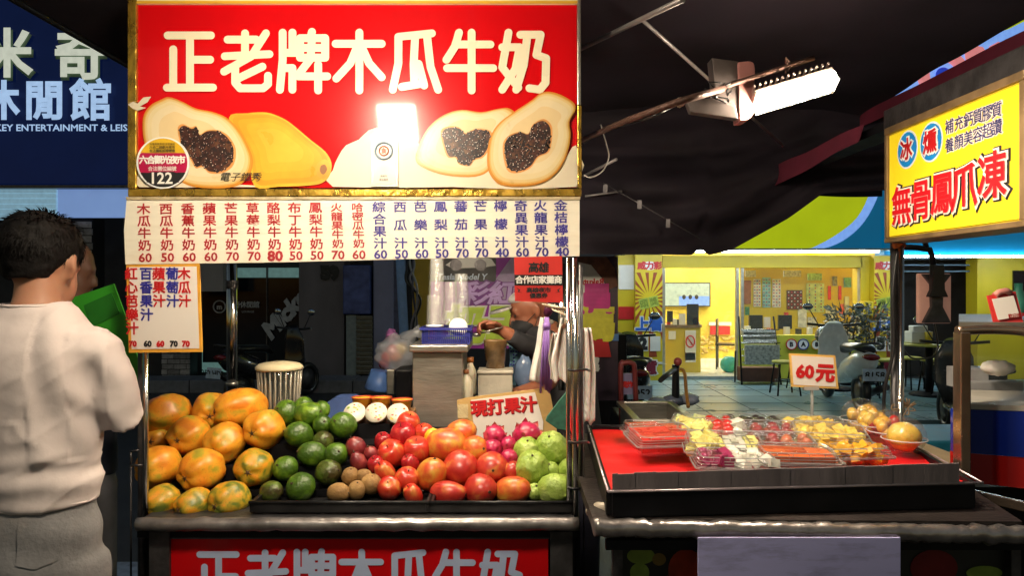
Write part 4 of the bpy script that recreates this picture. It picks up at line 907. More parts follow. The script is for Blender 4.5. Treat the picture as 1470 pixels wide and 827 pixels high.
# ================================================================ FRUIT
def fruit_mat(name, c1, c2, c3, rough=.35, scale=2.2, coat=.25, speck=0, bump=.1, bscale=30, thr=(.42, .6, .72), streak=0):
    m = bpy.data.materials.new(name); m.use_nodes = True; n = m.node_tree.nodes; l = m.node_tree.links; b = n['Principled BSDF']
    tc = n.new('ShaderNodeTexCoord'); oi = n.new('ShaderNodeObjectInfo'); ad = n.new('ShaderNodeVectorMath'); ad.operation = 'ADD'
    cm = n.new('ShaderNodeCombineXYZ'); mu = n.new('ShaderNodeMath'); mu.operation = 'MULTIPLY'; mu.inputs[1].default_value = 37
    l.new(oi.outputs['Random'], mu.inputs[0]); l.new(mu.outputs[0], cm.inputs[0]); l.new(mu.outputs[0], cm.inputs[2])
    sc_ = n.new('ShaderNodeVectorMath'); sc_.operation = 'SCALE'; sc_.inputs['Scale'].default_value = 8; l.new(tc.outputs['Object'], sc_.inputs[0])
    l.new(sc_.outputs[0], ad.inputs[0]); l.new(cm.outputs[0], ad.inputs[1])
    ns = n.new('ShaderNodeTexNoise'); ns.inputs['Scale'].default_value = scale; ns.inputs['Detail'].default_value = 4; ns.inputs['Distortion'].default_value = .4; stv = n.new('ShaderNodeMapping'); stv.inputs['Scale'].default_value = (1, 1, 1 - streak); l.new(ad.outputs[0], stv.inputs[0]); l.new(stv.outputs[0], ns.inputs[0])
    rp = n.new('ShaderNodeValToRGB'); l.new(ns.outputs[0], rp.inputs[0]); e = rp.color_ramp.elements
    e[0].position = thr[0]; e[0].color = c1 + (1,); e[1].position = thr[2]; e[1].color = c3 + (1,); q = e.new(thr[1]); q.color = c2 + (1,)
    out = rp.outputs[0]
    vo = n.new('ShaderNodeTexNoise'); vo.inputs['Scale'].default_value = scale * 9; vo.inputs['Detail'].default_value = 6; l.new(ad.outputs[0], vo.inputs[0])
    mr = n.new('ShaderNodeMapRange'); mr.inputs[1].default_value = .58; mr.inputs[2].default_value = .72; mr.inputs[4].default_value = speck; l.new(vo.outputs[0], mr.inputs[0])
    mx = n.new('ShaderNodeMix'); mx.data_type = 'RGBA'; l.new(mr.outputs[0], mx.inputs[0]); l.new(out, mx.inputs[6]); mx.inputs[7].default_value = (c1[0] * .25, c1[1] * .22, c1[2] * .2, 1)
    l.new(mx.outputs[2], b.inputs['Base Color']); b.inputs['Roughness'].default_value = rough
    b.inputs['Coat Weight'].default_value = coat; b.inputs['Coat Roughness'].default_value = .25
    bn = n.new('ShaderNodeTexNoise'); bn.inputs['Scale'].default_value = bscale / 8; bn.inputs['Detail'].default_value = 5; l.new(ad.outputs[0], bn.inputs[0])
    bp = n.new('ShaderNodeBump'); bp.inputs['Strength'].default_value = bump; bp.inputs['Distance'].default_value = .012; l.new(bn.outputs[0], bp.inputs['Height']); l.new(bp.outputs[0], b.inputs['Normal'])
    return m
m_pap = fruit_mat('papaya_skin', (.74, .22, .012), (.8, .36, .025), (.42, .34, .03), speck=.35, scale=2.2, thr=(.36, .54, .68), rough=.4, coat=.12, bump=.15)
m_papg = fruit_mat('papaya_skin_greenish', (.75, .3, .015), (.5, .32, .02), (.13, .17, .02), speck=.5, scale=3.4, thr=(.38, .5, .62), rough=.42, coat=.12, bump=.15)
m_avo = fruit_mat('avocado_skin', (.045, .1, .008), (.1, .2, .012), (.24, .38, .035), speck=.5, bump=.35, bscale=110, rough=.32, scale=2.5)
m_avod = fruit_mat('avocado_skin_dark', (.05, .04, .01), (.08, .13, .012), (.16, .24, .03), speck=.5, bump=.4, bscale=110, rough=.32, scale=3)
m_app = fruit_mat('apple_skin', (.5, .02, .012), (.55, .05, .02), (.6, .3, .06), speck=.15, rough=.28, coat=.3, scale=3.6, bump=.04, thr=(.38, .55, .72), streak=.8)
m_appd = fruit_mat('dark_apple_skin', (.28, .008, .012), (.4, .015, .02), (.5, .12, .05), speck=.15, rough=.25, coat=.35, bump=.03, scale=3.6, streak=.8)
m_man = fruit_mat('mango_skin', (.55, .06, .02), (.62, .16, .025), (.62, .32, .04), speck=.3, rough=.38, coat=.2, scale=3.4, bump=.08, thr=(.36, .52, .66))
m_manr = fruit_mat('red_mango_skin', (.42, .02, .015), (.5, .05, .025), (.55, .2, .04), speck=.25, rough=.34, coat=.25, scale=3.2, bump=.06, thr=(.4, .56, .7))
m_kiwi = fruit_mat('kiwi_skin', (.26, .14, .045), (.34, .19, .06), (.42, .26, .1), speck=.4, rough=.7, coat=0, bump=.3, bscale=160)
m_gua = fruit_mat('guava_skin', (.26, .38, .05), (.36, .48, .09), (.5, .6, .18), speck=.3, rough=.45, coat=.1, bump=.9, bscale=42, scale=2.5)
m_dra = fruit_mat('dragonfruit_skin', (.36, .008, .05), (.46, .02, .09), (.5, .09, .08), speck=.1, rough=.35, bump=.2)
m_lem = fruit_mat('lemon_skin', (.66, .42, .02), (.7, .5, .04), (.7, .55, .1), speck=.05)
m_pas = fruit_mat('shallot_skin', (.16, .012, .02), (.26, .03, .03), (.4, .14, .08), speck=.3, rough=.4, bump=.3)
stemb = M('fruit_stem_brown', (.05, .028, .012), .8)
scar = M('papaya_scar', (.1, .05, .02), .8, var=.4, scale=80)
YT = [0]
def FY(y): return 2.19 + max(0, (722 - y)) / 140 * .36
def ori(ax, spin):
    "rotation taking local +Z to direction ax, then spun"
    return (Matrix.Rotation(0, 4, 'Z') @ Vector(ax).normalized().to_track_quat('Z', 'Y').to_matrix().to_4x4() @ Matrix.Rotation(spin, 4, 'Z')).to_euler()
def place_f(name, mb, m, p, rot, label, cat, group, extra=None):
    o = mb.build(name, m, None, origin=(0, 0, 0)); o.location = p; o.rotation_euler = rot; tag(o, label, cat, group)
    if extra:
        for nm, mb2, m2 in extra:
            c = mb2.build(nm, m2, None, origin=(0, 0, 0)); c.parent = o
    return o
ORD = ['first', 'second', 'third', 'fourth', 'fifth', 'sixth']
def papaya(x, y, rx, ry, ax, label, green=0, seed=0, dY=0):
    Y = FY(y) + dY; p = P(x, y, Y); rx *= 1.1; ry *= 1.1; r = ry * Y / F; L = max(r * 1.22, rx * Y / F * 1.05) ; sd = seed
    def fn(d):
        ph = math.atan2(d.y, d.x); s_ = math.sqrt(max(0, 1 - d.z * d.z))
        q = 1 + .075 * math.cos(5 * ph + sd) * (.35 + .65 * max(0, d.z)) * s_ + .05 * noise.noise(d * 1.5 + Vector((sd, 0, 0)))
        if d.z > .9: q -= (d.z - .9) * 1.1
        q *= 1 - .12 * max(0, -d.z)
        return q
    mb = MB(); mb.ball((0, 0, 0), (r, r, L), 30, 22, fn=fn)
    zt = L * fn(Vector((0, 0, 1)))
    e = MB(); 
    for k in range(5):
        a = k * 1.257 + sd; e.tube([(0, 0, zt + .0008), (.006 * math.cos(a), .006 * math.sin(a), zt + .0012), (.013 * math.cos(a), .013 * math.sin(a), zt - .0)], [.0025, .0018, .0006], 5)
    e.ball((0, 0, zt), (.0055, .0055, .003), 10, 6)
    return place_f('papaya', mb, m_papg if green else m_pap, p, ori(ax, sd), label, 'papaya', 'papayas heaped on the left of the cart', [('stem_scar', e, scar)])
PAP = [
 (241, 594, 35, 26, (-.45, -.8, -.05), 'large yellow orange papaya topmost at the left end of the heap, against the cart post', 0, 0),
 (226, 632, 17, 17, (.0, -1, .1), 'small shaded papaya tucked between the two leftmost large papayas', 0, .05),
 (304, 590, 22, 25, (.3, -1, -.1), 'papaya standing behind, left of the large one that crowns the heap', 0, .04),
 (348, 584, 37, 25, (-.75, -.62, -.1), 'longest orange papaya lying on its side on top of the heap', 0, 0),
 (273, 625, 27, 26, (-.15, -1, -.05), 'round orange papaya in the second row, left of the centre one', 0, 0),
 (324, 634, 27, 26, (-.15, -1, -.25), 'orange papaya in the middle of the second row, stem end facing out', 0, 0),
 (380, 616, 30, 26, (-.25, -1, .0), 'plump orange papaya at the right end of the second row', 0, 0),
 (229, 669, 28, 27, (-.3, -1, -.25), 'large orange papaya at the left end of the third row', 0, 0),
 (291, 674, 28, 28, (-.35, -.9, -.15), 'reddish orange papaya in the middle of the third row', 0, 0),
 (365, 671, 28, 25, (.05, -1, .0), 'lobed papaya with green patches at the right end of the third row', 1, 0),
 (233, 719, 25, 22, (-.35, -.9, -.2), 'greenish papaya at the left end of the bottom row', 1, 0),
 (281, 724, 27, 22, (-.5, -.8, -.1), 'green and orange papaya in the middle of the bottom row', 1, 0),
 (331, 717, 29, 25, (-.4, -.9, -.1), 'striped green and orange papaya at the right end of the bottom row', 1, 0)]
for i, a in enumerate(PAP): papaya(*a[:6], green=a[6], seed=i * 1.3, dY=a[7])

def simple(name, cat, grp, x, y, rx, ry, m, label, ax=(0, -.4, 1), fn=None, extra=None, dY=0, seed=0, elong=None):
    Y = FY(y) + dY; p = P(x, y, Y); a, b = 1.08 * rx * Y / F, 1.08 * ry * Y / F; sd = Vector((seed * 1.7, 3, 0))
    mb = MB(); base = fn or (lambda d: 1 + .05 * noise.noise(d * 1.3 + sd))
    # long way of the fruit lies along its local Z
    L, r = (max(a, b), min(a, b)); mb.ball((0, 0, 0), (r, r, L), 22, 15, fn=base)
    ex = extra(r, L) if extra else None
    return place_f(name, mb, m, p, ori(ax, seed), label, cat, grp, ex)
def avo_fn(seed):
    return lambda d: (1 - .1 * max(0, d.z) + .06 * noise.noise(d * 1.4 + Vector((seed, 0, 0))) + .012 * noise.noise(d * 9 + Vector((seed, 0, 0))))
def nub(r, L): return [('stem_nub', MB().tube([(0, 0, L * .86), (0, 0, L * .9 + .004)], [.004, .003], 7), stemb)]
AV = [(410, 592, 18, 17, 0, 'bright green avocado next to the largest papaya, at the top left of the avocados'), (436, 582, 15, 12, 0, 'green avocado behind, at the very top of the avocado heap'), (461, 588, 12, 12, 0, 'small green avocado peeping out at the top beside the blue box'),
 (443, 595, 25, 17, 0, 'long bright green avocado lying at the top of the heap'), (428, 623, 21, 17, 0, 'green avocado just below the long bright one'), (463, 609, 14, 13, 0, 'shaded green avocado below the top right of the avocado heap'),
 (492, 610, 20, 18, 0, 'large bright green avocado beside the pudding cups'), (464, 633, 15, 14, 1, 'rough brown spotted avocado in the middle of the heap'), (448, 652, 22, 17, 0, 'glossy green avocado in the middle of the third row'),
 (483, 652, 17, 16, 0, 'light green avocado right of the glossy one, near the shallots'), (409, 672, 17, 17, 0, 'green avocado at the left side, just right of the lobed papaya'), (472, 678, 20, 17, 1, 'brownish avocado above the kiwis'),
 (431, 699, 20, 20, 0, 'round dark green avocado in the bottom row'), (390, 706, 18, 15, 1, 'dark brown avocado at the left end of the bottom row')]
for i, (x, y, rx, ry, dk, lb) in enumerate(AV):
    simple('avocado', 'avocado', 'avocados heaped beside the papayas', x, y, rx, ry, m_avod if dk else m_avo, lb, ax=((1 if rx > ry + 2 else .3) * (1 if i % 2 else -1), -.6, .35), fn=avo_fn(i), extra=nub, seed=i)
SH = [(511, 643, 15, 14, 'dark red shallot right of the light green avocado'), (533, 652, 11, 10, 'small brownish shallot behind the red apples'), (515, 664, 15, 11, 'dark maroon shallot lying above the kiwis')]
for i, (x, y, rx, ry, lb) in enumerate(SH):
    simple('shallot', 'shallot', 'shallots between the avocados and apples', x, y, rx, ry, m_pas, lb, ax=(-.4, -.3, 1), seed=i, fn=lambda d: 1 + .35 * max(0, d.z - .8), extra=lambda r, L: [('stem', MB().tube([(0, 0, L), (.002, 0, L * 1.3)], [.004, .001], 6), stemb)])
KI = [(486, 707, 17, 13, 'large brown kiwi at the left end of the front row of kiwis'), (512, 704, 12, 14, 'upright brown kiwi second from the left in the kiwi row'), (503, 684, 12, 13, 'brown kiwi at the upper left of the kiwi group'), (522, 684, 13, 10, 'brown kiwi at the top middle of the group'), (533, 695, 14, 14, 'round brown kiwi beside the red apples')]
for i, (x, y, rx, ry, lb) in enumerate(KI):
    simple('kiwi', 'kiwi', 'kiwis in front of the avocados', x, y, rx, ry, m_kiwi, lb, ax=(1, -.5, .1) if rx > ry else (.2, -.5, 1), seed=i, extra=lambda r, L: [('stem_end', MB().ball((0, 0, L * .98), (.003, .003, .002), 8, 5), stemb)])
def app_fn(d):
    q = 1 - .42 * max(0, d.z - .86) / .14 * .55 - .22 * max(0, -d.z - .88) / .12; ph = math.atan2(d.y, d.x)
    return q * (1 + .015 * math.cos(5 * ph) * max(0, -d.z))
def app_ex(r, L): return [('stem', MB().tube([(0, 0, L * .72), (.002, .001, L * 1.02)], [.0018, .0014], 6), stemb), ('calyx', MB().ball((0, 0, -L * .8), (.006, .006, .003), 8, 5), stemb)]
AP = [(586, 608, 17, 16, 0, 'red apple at the very top of the apple heap'), (579, 624, 18, 18, 1, 'deep red apple just below the topmost apple'), (609, 621, 13, 13, 0, 'red apple partly hidden behind the top of the heap on the right'), (550, 634, 12, 14, 1, 'pinkish red apple at the left shoulder of the heap'), (562, 651, 20, 19, 0, 'large shiny red apple with its stem hollow facing out'), (598, 646, 19, 19, 0, 'large orange red apple right of the big shiny one'),
 (540, 667, 12, 13, 1, 'shaded red apple at the left edge above the kiwis'), (589, 666, 15, 12, 1, 'dark red apple wedged in the middle of the heap'), (553, 678, 18, 13, 0, 'yellow streaked red apple above the bottom row'), (584, 688, 17, 17, 0, 'round orange red apple second row from the bottom'), (559, 701, 18, 16, 0, 'bright red apple in the bottom row next to the kiwis'), (593, 710, 17, 9, 0, 'flat lying red apple at the bottom right of the apple tray')]
for i, (x, y, rx, ry, dk, lb) in enumerate(AP):
    ax = (random.uniform(-.5, .5), -.75 if i in (4, 10) else -.35, .8); Y = FY(y)
    simple('apple', 'apple', 'red apples heaped in the middle of the cart', x, y, rx, max(ry, 12), m_appd if dk else m_app, lb, ax=ax, fn=app_fn, extra=app_ex, seed=i)
def man_fn(seed): return lambda d: 1 + .07 * noise.noise(d * 1.1 + Vector((seed * 3.1, 1, 0))) - .06 * max(0, d.z) * d.x
def man_ex(r, L): return [('stem_nub', MB().tube([(0, 0, L * .9), (0, 0, L * 1.02)], [.006, .004], 8), stemb)]
MA = [(640, 639, 28, 22, 0, (1, -.2, .15), 'large orange red mango lying on top of the mango heap'), (662, 620, 20, 16, 0, (1, -.1, .2), 'mango behind, topmost under the juice card'), (682, 645, 18, 18, 0, (.6, -.7, .2), 'orange mango right of the large top one'), (620, 681, 20, 23, 0, (.2, -.3, 1), 'yellow and red mango with a green cheek, left side of the heap'),
 (661, 672, 24, 23, 1, (.3, -1, -.1), 'big red mango with a dark stem hollow facing out'), (706, 672, 22, 21, 1, (.1, -1, .1), 'red round mango in the middle row, stem end facing out'), (643, 708, 24, 16, 1, (1, -.3, 0), 'red mango at the left end of the bottom mango row'), (689, 703, 25, 20, 1, (.5, -.8, .1), 'big red mango in the middle of the bottom row'), (736, 704, 25, 18, 0, (1, -.4, .1), 'orange and yellow mango at the right end of the bottom row'), (736, 677, 14, 13, 1, (.4, -.6, .4), 'small red mango half hidden below the dragon fruits')]
for i, (x, y, rx, ry, dk, ax, lb) in enumerate(MA): simple('mango', 'mango', 'mangoes heaped in the right tray', x, y, rx * 1.05, ry * 1.05, m_manr if dk else m_man, lb, ax=ax, fn=man_fn(i), extra=man_ex, seed=i * .5)
simple('lemon', 'lemon', None, 621, 628, 12, 13, m_lem, 'yellow lemon peeping out left of the top mango', seed=2)
def dra_ex(r, L):
    mb = MB()
    for ring, z in enumerate((-.6, -.2, .2, .6)):
        for k in range(6):
            a = k * 1.047 + ring * .52; rr = r * math.sqrt(1 - z * z); c = Vector((rr * math.cos(a), rr * math.sin(a), z * L)); n_ = Vector((math.cos(a), math.sin(a), 0)); t_ = Vector((-math.sin(a), math.cos(a), 0))
            tip = c * 1.02 + n_ * r * .1 + Z * L * .3
            mb.add([c - t_ * r * .28 - n_ * r * .02, c + t_ * r * .28 - n_ * r * .02, tip, c + n_ * r * .08 + Z * L * .1], [(0, 1, 3), (1, 2, 3), (2, 0, 3)])
    return [('scales', mb, m_drs)]
m_drs = fruit_mat('dragonfruit_scale', (.45, .03, .07), (.5, .1, .08), (.35, .35, .08), scale=5, rough=.4)
DR = [(756, 627, 21, 19, 'largest magenta dragon fruit behind the guavas'), (710, 627, 16, 15, 'dragon fruit with spiky scales beside the topmost mango'), (707, 645, 14, 13, 'magenta dragon fruit just below the spiky one'), (731, 658, 13, 12, 'small magenta dragon fruit left of the guavas'), (730, 638, 11, 11, 'dragon fruit hidden in the middle of its group')]
for i, (x, y, rx, ry, lb) in enumerate(DR):
    o = simple('dragon_fruit', 'dragon fruit', 'dragon fruits behind the mangoes', x, y, rx, ry, m_dra, lb, ax=(.3 - i * .2, -.5, .8), extra=dra_ex, seed=i)
    for c in o.children:
        if c.name.startswith('scales'): c['kind'] = 'stuff'
def gua_fn(seed):
    def f(d):
        ph = math.atan2(d.y, d.x); return 1 + .075 * abs(math.sin(3.5 * ph + seed + 2 * noise.noise(d * 1.5))) + .04 * noise.noise(d * 3 + Vector((seed, 0, 0))) + .02 * noise.noise(d * 8) - .15 * max(0, d.z - .88) / .12
    return f
GU = [(792, 645, 22, 24, 'large pale green guava on top, nearest the chrome posts'), (757, 648, 19, 18, 'pale green guava behind, below the magenta dragon fruit'), (815, 677, 13, 20, 'shaded green guava squeezed against the chrome posts'), (790, 676, 12, 12, 'small green guava hidden in the middle of the guavas'), (764, 673, 22, 24, 'large bright guava at the left front of the guavas'), (768, 706, 11, 11, 'dark green guava low behind the bottom mango'), (797, 702, 24, 20, 'large yellowish green guava at the bottom right corner of the tray')]
for i, (x, y, rx, ry, lb) in enumerate(GU): simple('guava', 'guava', 'green guavas at the right end of the cart', x, y, rx, ry, m_gua, lb, ax=(.2 * (i % 3 - 1), -.5, 1) if i != 6 else (1, -.5, .2), fn=gua_fn(i), extra=nub, seed=i, dY=-.02 if i in (4, 6) else 0)
# green mesh cushion behind the heap
p = P(552, 634, 2.58); tag(MB().ball(p, (.075, .03, .05), 16, 10, fn=lambda d: 1 + .1 * noise.noise(d * 2)).build('cushion', M('moss_cloth', (.25, .27, .09), .8, var=.3, scale=40)), 'mossy green cloth pad under the pudding cups', 'cloth')

# ================================================================ things on and behind the counter
YC = 2.72
cab = thing('steel_cabinet', 'tall brushed steel cabinet carrying the blue basket of cups', 'cabinet', P(628, 610, YC))
MB().pbox(592, 506, 664, 614, YC, .28).build('body', steel, cab, bev=.004); MB().pbox(587, 495, 672, 505.6, YC - .02, .33).build('lid', steel, cab, bev=.006)
YB = YC + .04
bk = thing('basket', 'blue slotted plastic basket holding stacked clear cups', 'basket', P(641, 495, YB)); bl = M('blue_basket_plastic', (.025, .03, .22), .4, var=.1)
a, b = P(606, 494.5, YB), P(674, 470, YB)
mb = MB(); n_ = 24
mb.bb((a.x, YB, a.z), (b.x, YB + .19, a.z + .006))
for k in range(n_ + 1): x = a.x + (b.x - a.x) * k / n_; mb.bb((x - .0018, YB, a.z + .006), (x + .0018, YB + .004, b.z - .008)); mb.bb((x - .0018, YB + .186, a.z + .006), (x + .0018, YB + .19, b.z - .008))
for k in range(10): y = YB + .015 + .018 * k; mb.bb((a.x, y - .0018, a.z + .006), (a.x + .004, y + .0018, b.z - .008)); mb.bb((b.x - .004, y - .0018, a.z + .006), (b.x, y + .0018, b.z - .008))
mb.build('slats', bl, bk)
mb = MB(); e = .009; mb.bb((a.x - e, YB - e, b.z - .009), (b.x + e, YB, b.z)); mb.bb((a.x - e, YB + .19, b.z - .009), (b.x + e, YB + .19 + e, b.z)); mb.bb((a.x - e, YB, b.z - .009), (a.x, YB + .19, b.z)); mb.bb((b.x, YB, b.z - .009), (b.x + e, YB + .19, b.z)); mb.bb((a.x, YB - .002, a.z + .03), (b.x, YB, a.z + .034)); mb.build('rim', bl, bk)
cup = M('cup_plastic', (.8, .8, .76), .08, trans=.8, bump=.25)
def cupstack(x, ytop, ybot, rb, rt, label, dy, n):
    c = P(x, ybot, YB); p = P(x, ytop, YB); h = p.z - c.z; mb = MB(); prof = [(0.001, 0), (rb, 0)]
    st_ = h / n
    for k in range(n): 
        f_ = k / n; r = rb + (rt - rb) * f_; prof += [(r, st_ * k + .001), (r + .0035, st_ * (k + .75)), (r + .0035, st_ * (k + .9)), (r, st_ * (k + .95))]
    prof += [(rt * .93, h), (rt * .6, h + .001)]
    t = tag(mb.lathe(prof, (c.x, YB + dy, c.z), n=22, cap=False).build('cup_stack', cup), label, 'cup stack', 'stacks of clear cups in the blue basket'); return t
cupstack(625, 360, 466, .033, .022, 'tallest stack of clear plastic cups at the left of the blue basket', .05, 34)
cupstack(645, 404, 466, .031, .022, 'shortest stack of clear cups in the middle of the blue basket', .06, 24)
cupstack(659, 392, 466, .03, .023, 'slim stack of clear cups at the right of the blue basket', .11, 26)
cupstack(619, 424, 468, .028, .024, 'small stack of cups in front of the tallest one', .10, 16)
c = P(657, 468, YB); tag(MB().lathe([(0, 0), (.034, .001), (.036, .005), (.034, .009), (.0, .014)], (c.x, YB + .03, c.z - .006), (.15, -1, .25), n=24).build('lid', white), 'white round lid leaning at the right end of the blue basket', 'lid')
c = P(623, 468, YB); tag(MB().lathe([(0, 0), (.034, .0), (.035, .006), (.0, .01)], (c.x, YB + .03, c.z - .003), n=24).build('lid', white), 'white round lids lying flat at the left end of the blue basket', 'lid')
# white bottles
bot = M('milky_plastic', (.62, .56, .42), .35, var=.08, sss=.1); capm = M('brown_cap', (.3, .1, .02), .45)
def bottle(x, yt, yb, r, Y, label, tilt=0):
    c = P(x, yb, Y); h = P(x, yt, Y).z - c.z; t = thing('bottle', label, 'bottle', c, 'milky sauce bottles beside the steel cabinet'); ax = Vector((tilt, 0, 1)).normalized()
    MB().lathe([(r * .9, 0), (r, .01), (r, h * .5), (r * .9, h * .62), (r * .5, h * .78), (r * .42, h * .86)], c, ax, n=18).build('body', bot, t)
    MB().lathe([(r * .5, h * .86), (r * .55, h * .88), (r * .5, h * .99), (0, h)], c, ax, n=14).build('cap', capm, t)
bottle(675, 512, 566, .026, 2.85, 'taller milky bottle with brown cap behind, beside the steel cabinet'); bottle(671, 530, 572, .024, 2.78, 'shorter milky bottle with brown cap in front, beside the steel cabinet', -.06)
# worn brown measuring cup and frosted box
c = P(711, 532, 2.9); jar = M('brown_cloudy_glass', (.2, .12, .05), .25, var=.6, scale=18, coat=.4, bump=.2)
tag(MB().lathe([(.037, 0), (.047, .12), (.048, .122), (.044, .122), (.034, .01), (0, .008)], c, n=22).build('blender_cup', jar), 'brown stained blender cup behind the frosted container', 'cup')
fb = thing('frosted_container', 'frosted plastic container beside the milky bottles', 'container', P(711, 575, 2.8)); fro = M('frosted_plastic', (.42, .38, .31), .4, var=.2, scale=10, bump=.2)
MB().pbox(686, 536, 736, 575, 2.8, .12).build('body', fro, fb, bev=.006); MB().pbox(685, 532, 737, 537, 2.795, .13).build('lid', fro, fb, bev=.004)
# blue patterned bag and juice things behind
mb = MB(); p = P(745, 553, 3.1)
mb.sheet(lambda u, v: P(729 + 34 * u + 3 * math.sin(v * 4), 488 + 65 * v, 3.1) + Yv * (.015 * math.sin(u * 9 + v * 5)), 14, 10)
bb_ = tag(mb.build('patterned_cloth', M('aqua_cloth', (.16, .33, .44), .6, var=.15)), 'aqua cloth printed with small dark checks behind the blender cup', 'cloth')
mb = MB(); random.seed(2)
for i in range(9):
    for j in range(14):
        if random.random() < .55: u, v = (i + .5) / 9, (j + .5) / 14; q = P(729 + 34 * u + 3 * math.sin(v * 4), 488 + 65 * v, 3.1) + Yv * (.015 * math.sin(u * 9 + v * 5) - .004); mb.poly([q + Vector((a_ * .004, 0, b_ * .004)) for a_, b_ in ((-1, -1), (1, -1), (1, 1), (-1, 1))])
kind(mb.build('check_print', blueink, bb_), 'stuff')
tag(MB().ball(P(752, 535, 3.0), (.04, .03, .07), 16, 12, fn=lambda d: 1 + .2 * noise.noise(d * 2)).build('plastic_bag', M('blue_film', (.15, .22, .36), .2, coat=.5)), 'blue plastic bag with a dark bottle print behind the card', 'bag')
# blender jar with white lid on the left
bj = thing('ribbed_jar', 'ribbed clear jar with a white lid standing behind the papayas', 'jar', P(401, 600, 2.65)); rib = M('ribbed_glass', (.62, .56, .45), .15, trans=.55, bump=.1)
c = P(401, 600, 2.65); h = P(401, 526, 2.65).z - c.z; mb = MB(); vs = []
def rr(k, f_): return (.066 + .011 * f_) * (1 + .035 * (1 if k % 2 else -1))
mb.loft([(c + Z * (h * f_), .066 + .011 * f_, .066 + .011 * f_) for f_ in (0, .1, .3, .6, .8, .95)], 32); mb.build('glass', glass, bj)
for k in range(26):
    a = 2 * math.pi * k / 26; MB().tube([c + Vector((math.cos(a) * .067, math.sin(a) * .067, .01)), c + Vector((math.cos(a) * .077, math.sin(a) * .077, h * .93))], .0035, 5).build('rib', rib, bj)
MB().lathe([(.078, h * .94), (.084, h * .96), (.084, h), (.07, h + .012), (.02, h + .02), (0, h + .02)], c, n=32).build('lid', M('ivory_lid', (.72, .62, .4), .4, var=.08), bj)
# pudding cups shrink-wrapped in two rows, blue box, blue tub
pud = M('pudding_cup_orange', (.68, .3, .03), .35, var=.3, scale=30, coat=.3); foil = M('foil_lid', (.72, .68, .56), .35, var=.1); yfo = M('yellow_foil', (.72, .42, .03), .35, var=.2, scale=30, coat=.3); redf = M('red_foil', (.55, .04, .02), .35)
for i, (x, y) in enumerate(((509, 587), (540, 587), (571, 588))):
    Yp = 2.55; c = P(x, y + 5, Yp); t = thing('pudding_cup', ['white lidded pudding cup at the left of the front row of the pack', 'white lidded pudding cup in the middle of the front row', 'white lidded pudding cup at the right of the front row'][i], 'pudding cup', c, 'pudding cups in the wrapped pack'); ax = Vector((0, -.75, .55)).normalized()
    MB().lathe([(.028, -.075), (.036, -.004), (.038, 0)], c, ax, n=24).build('cup', pud, t); l_ = MB().lathe([(.0385, 0), (.0385, .002), (0, .003)], c, ax, n=24).build('lid', foil, t)
    mb = MB(); cc = c + ax * .0035; u = X; v = ax.cross(X).normalized() * -1; random.seed(i)
    for k in range(16):
        a = random.uniform(0, 6.28); r = .03 * random.random() ** .5; q = cc + u * r * math.cos(a) + v * r * math.sin(a); s_ = random.uniform(.002, .006); mb.mat(k % 3).poly([q + u * s_ * math.cos(j * 1.26) + v * s_ * .6 * math.sin(j * 1.26) for j in range(5)])
    kind(mb.build('lid_print', [M('green_print', (.3, .45, .05), .5), redf, yfo], l_), 'stuff')
for i, (x, y) in enumerate(((520, 572), (547, 572), (577, 575))):
    Yp = 2.64; c = P(x, y + 14, Yp); t = thing('pudding_cup', ['yellow topped pudding cup at the left of the back row of the pack', 'yellow topped pudding cup in the middle of the back row', 'yellow topped pudding cup at the right of the back row'][i], 'pudding cup', c, 'pudding cups in the wrapped pack')
    MB().lathe([(.027, -.02), (.036, .035), (.038, .037)], c, n=24).build('cup', pud, t); MB().lathe([(.0385, .037), (.0385, .04), (0, .041)], c, n=24).build('lid', yfo, t); MB().tube([c + Vector((.038 * math.cos(k * .3), .038 * math.sin(k * .3), .04)) for k in range(21)], .002, 5, closed=True).build('rim', redf, t)
tag(MB().pbox(497, 592, 592, 612, 2.62, .12).build('carton', M('brown_board', (.25, .13, .05), .7), bev=.003), 'brown cardboard tray under the pack of pudding cups', 'tray')
tag(MB().prism([P(x, y, 2.78) for x, y in ((470, 577), (478, 572), (506, 572), (507, 602), (471, 602))], (0, .12, 0)).build('blue_box', M('blue_box', (.07, .12, .32), .5, var=.25, scale=12)), 'blue cardboard box behind the avocados', 'box')
c = P(542, 560, 3.3); tag(MB().lathe([(.057, 0), (.06, .008), (.045, .09), (.042, .09), (0, .092)], c, (.18, 0, 1), n=26).build('tub', M('blue_tub', (.08, .17, .45), .4)), 'light blue plastic tub upside down behind the pudding cups', 'tub')
tag(MB().pbox(555, 531, 566, 566, 3.25, .05).build('tin', steel, bev=.004), 'narrow dented tin beside the upside down tub', 'tin')
tag(MB().pbox(566, 530, 592, 600, 3.2, .3).build('dark_bin', blackm, bev=.01), 'black bin between the tin and the steel cabinet', 'bin')
tag(MB().pbox(364, 603, 590, 640, 2.86, .04).build('back_board', blackm), 'black board closing the back of the cart below the jar', 'board')
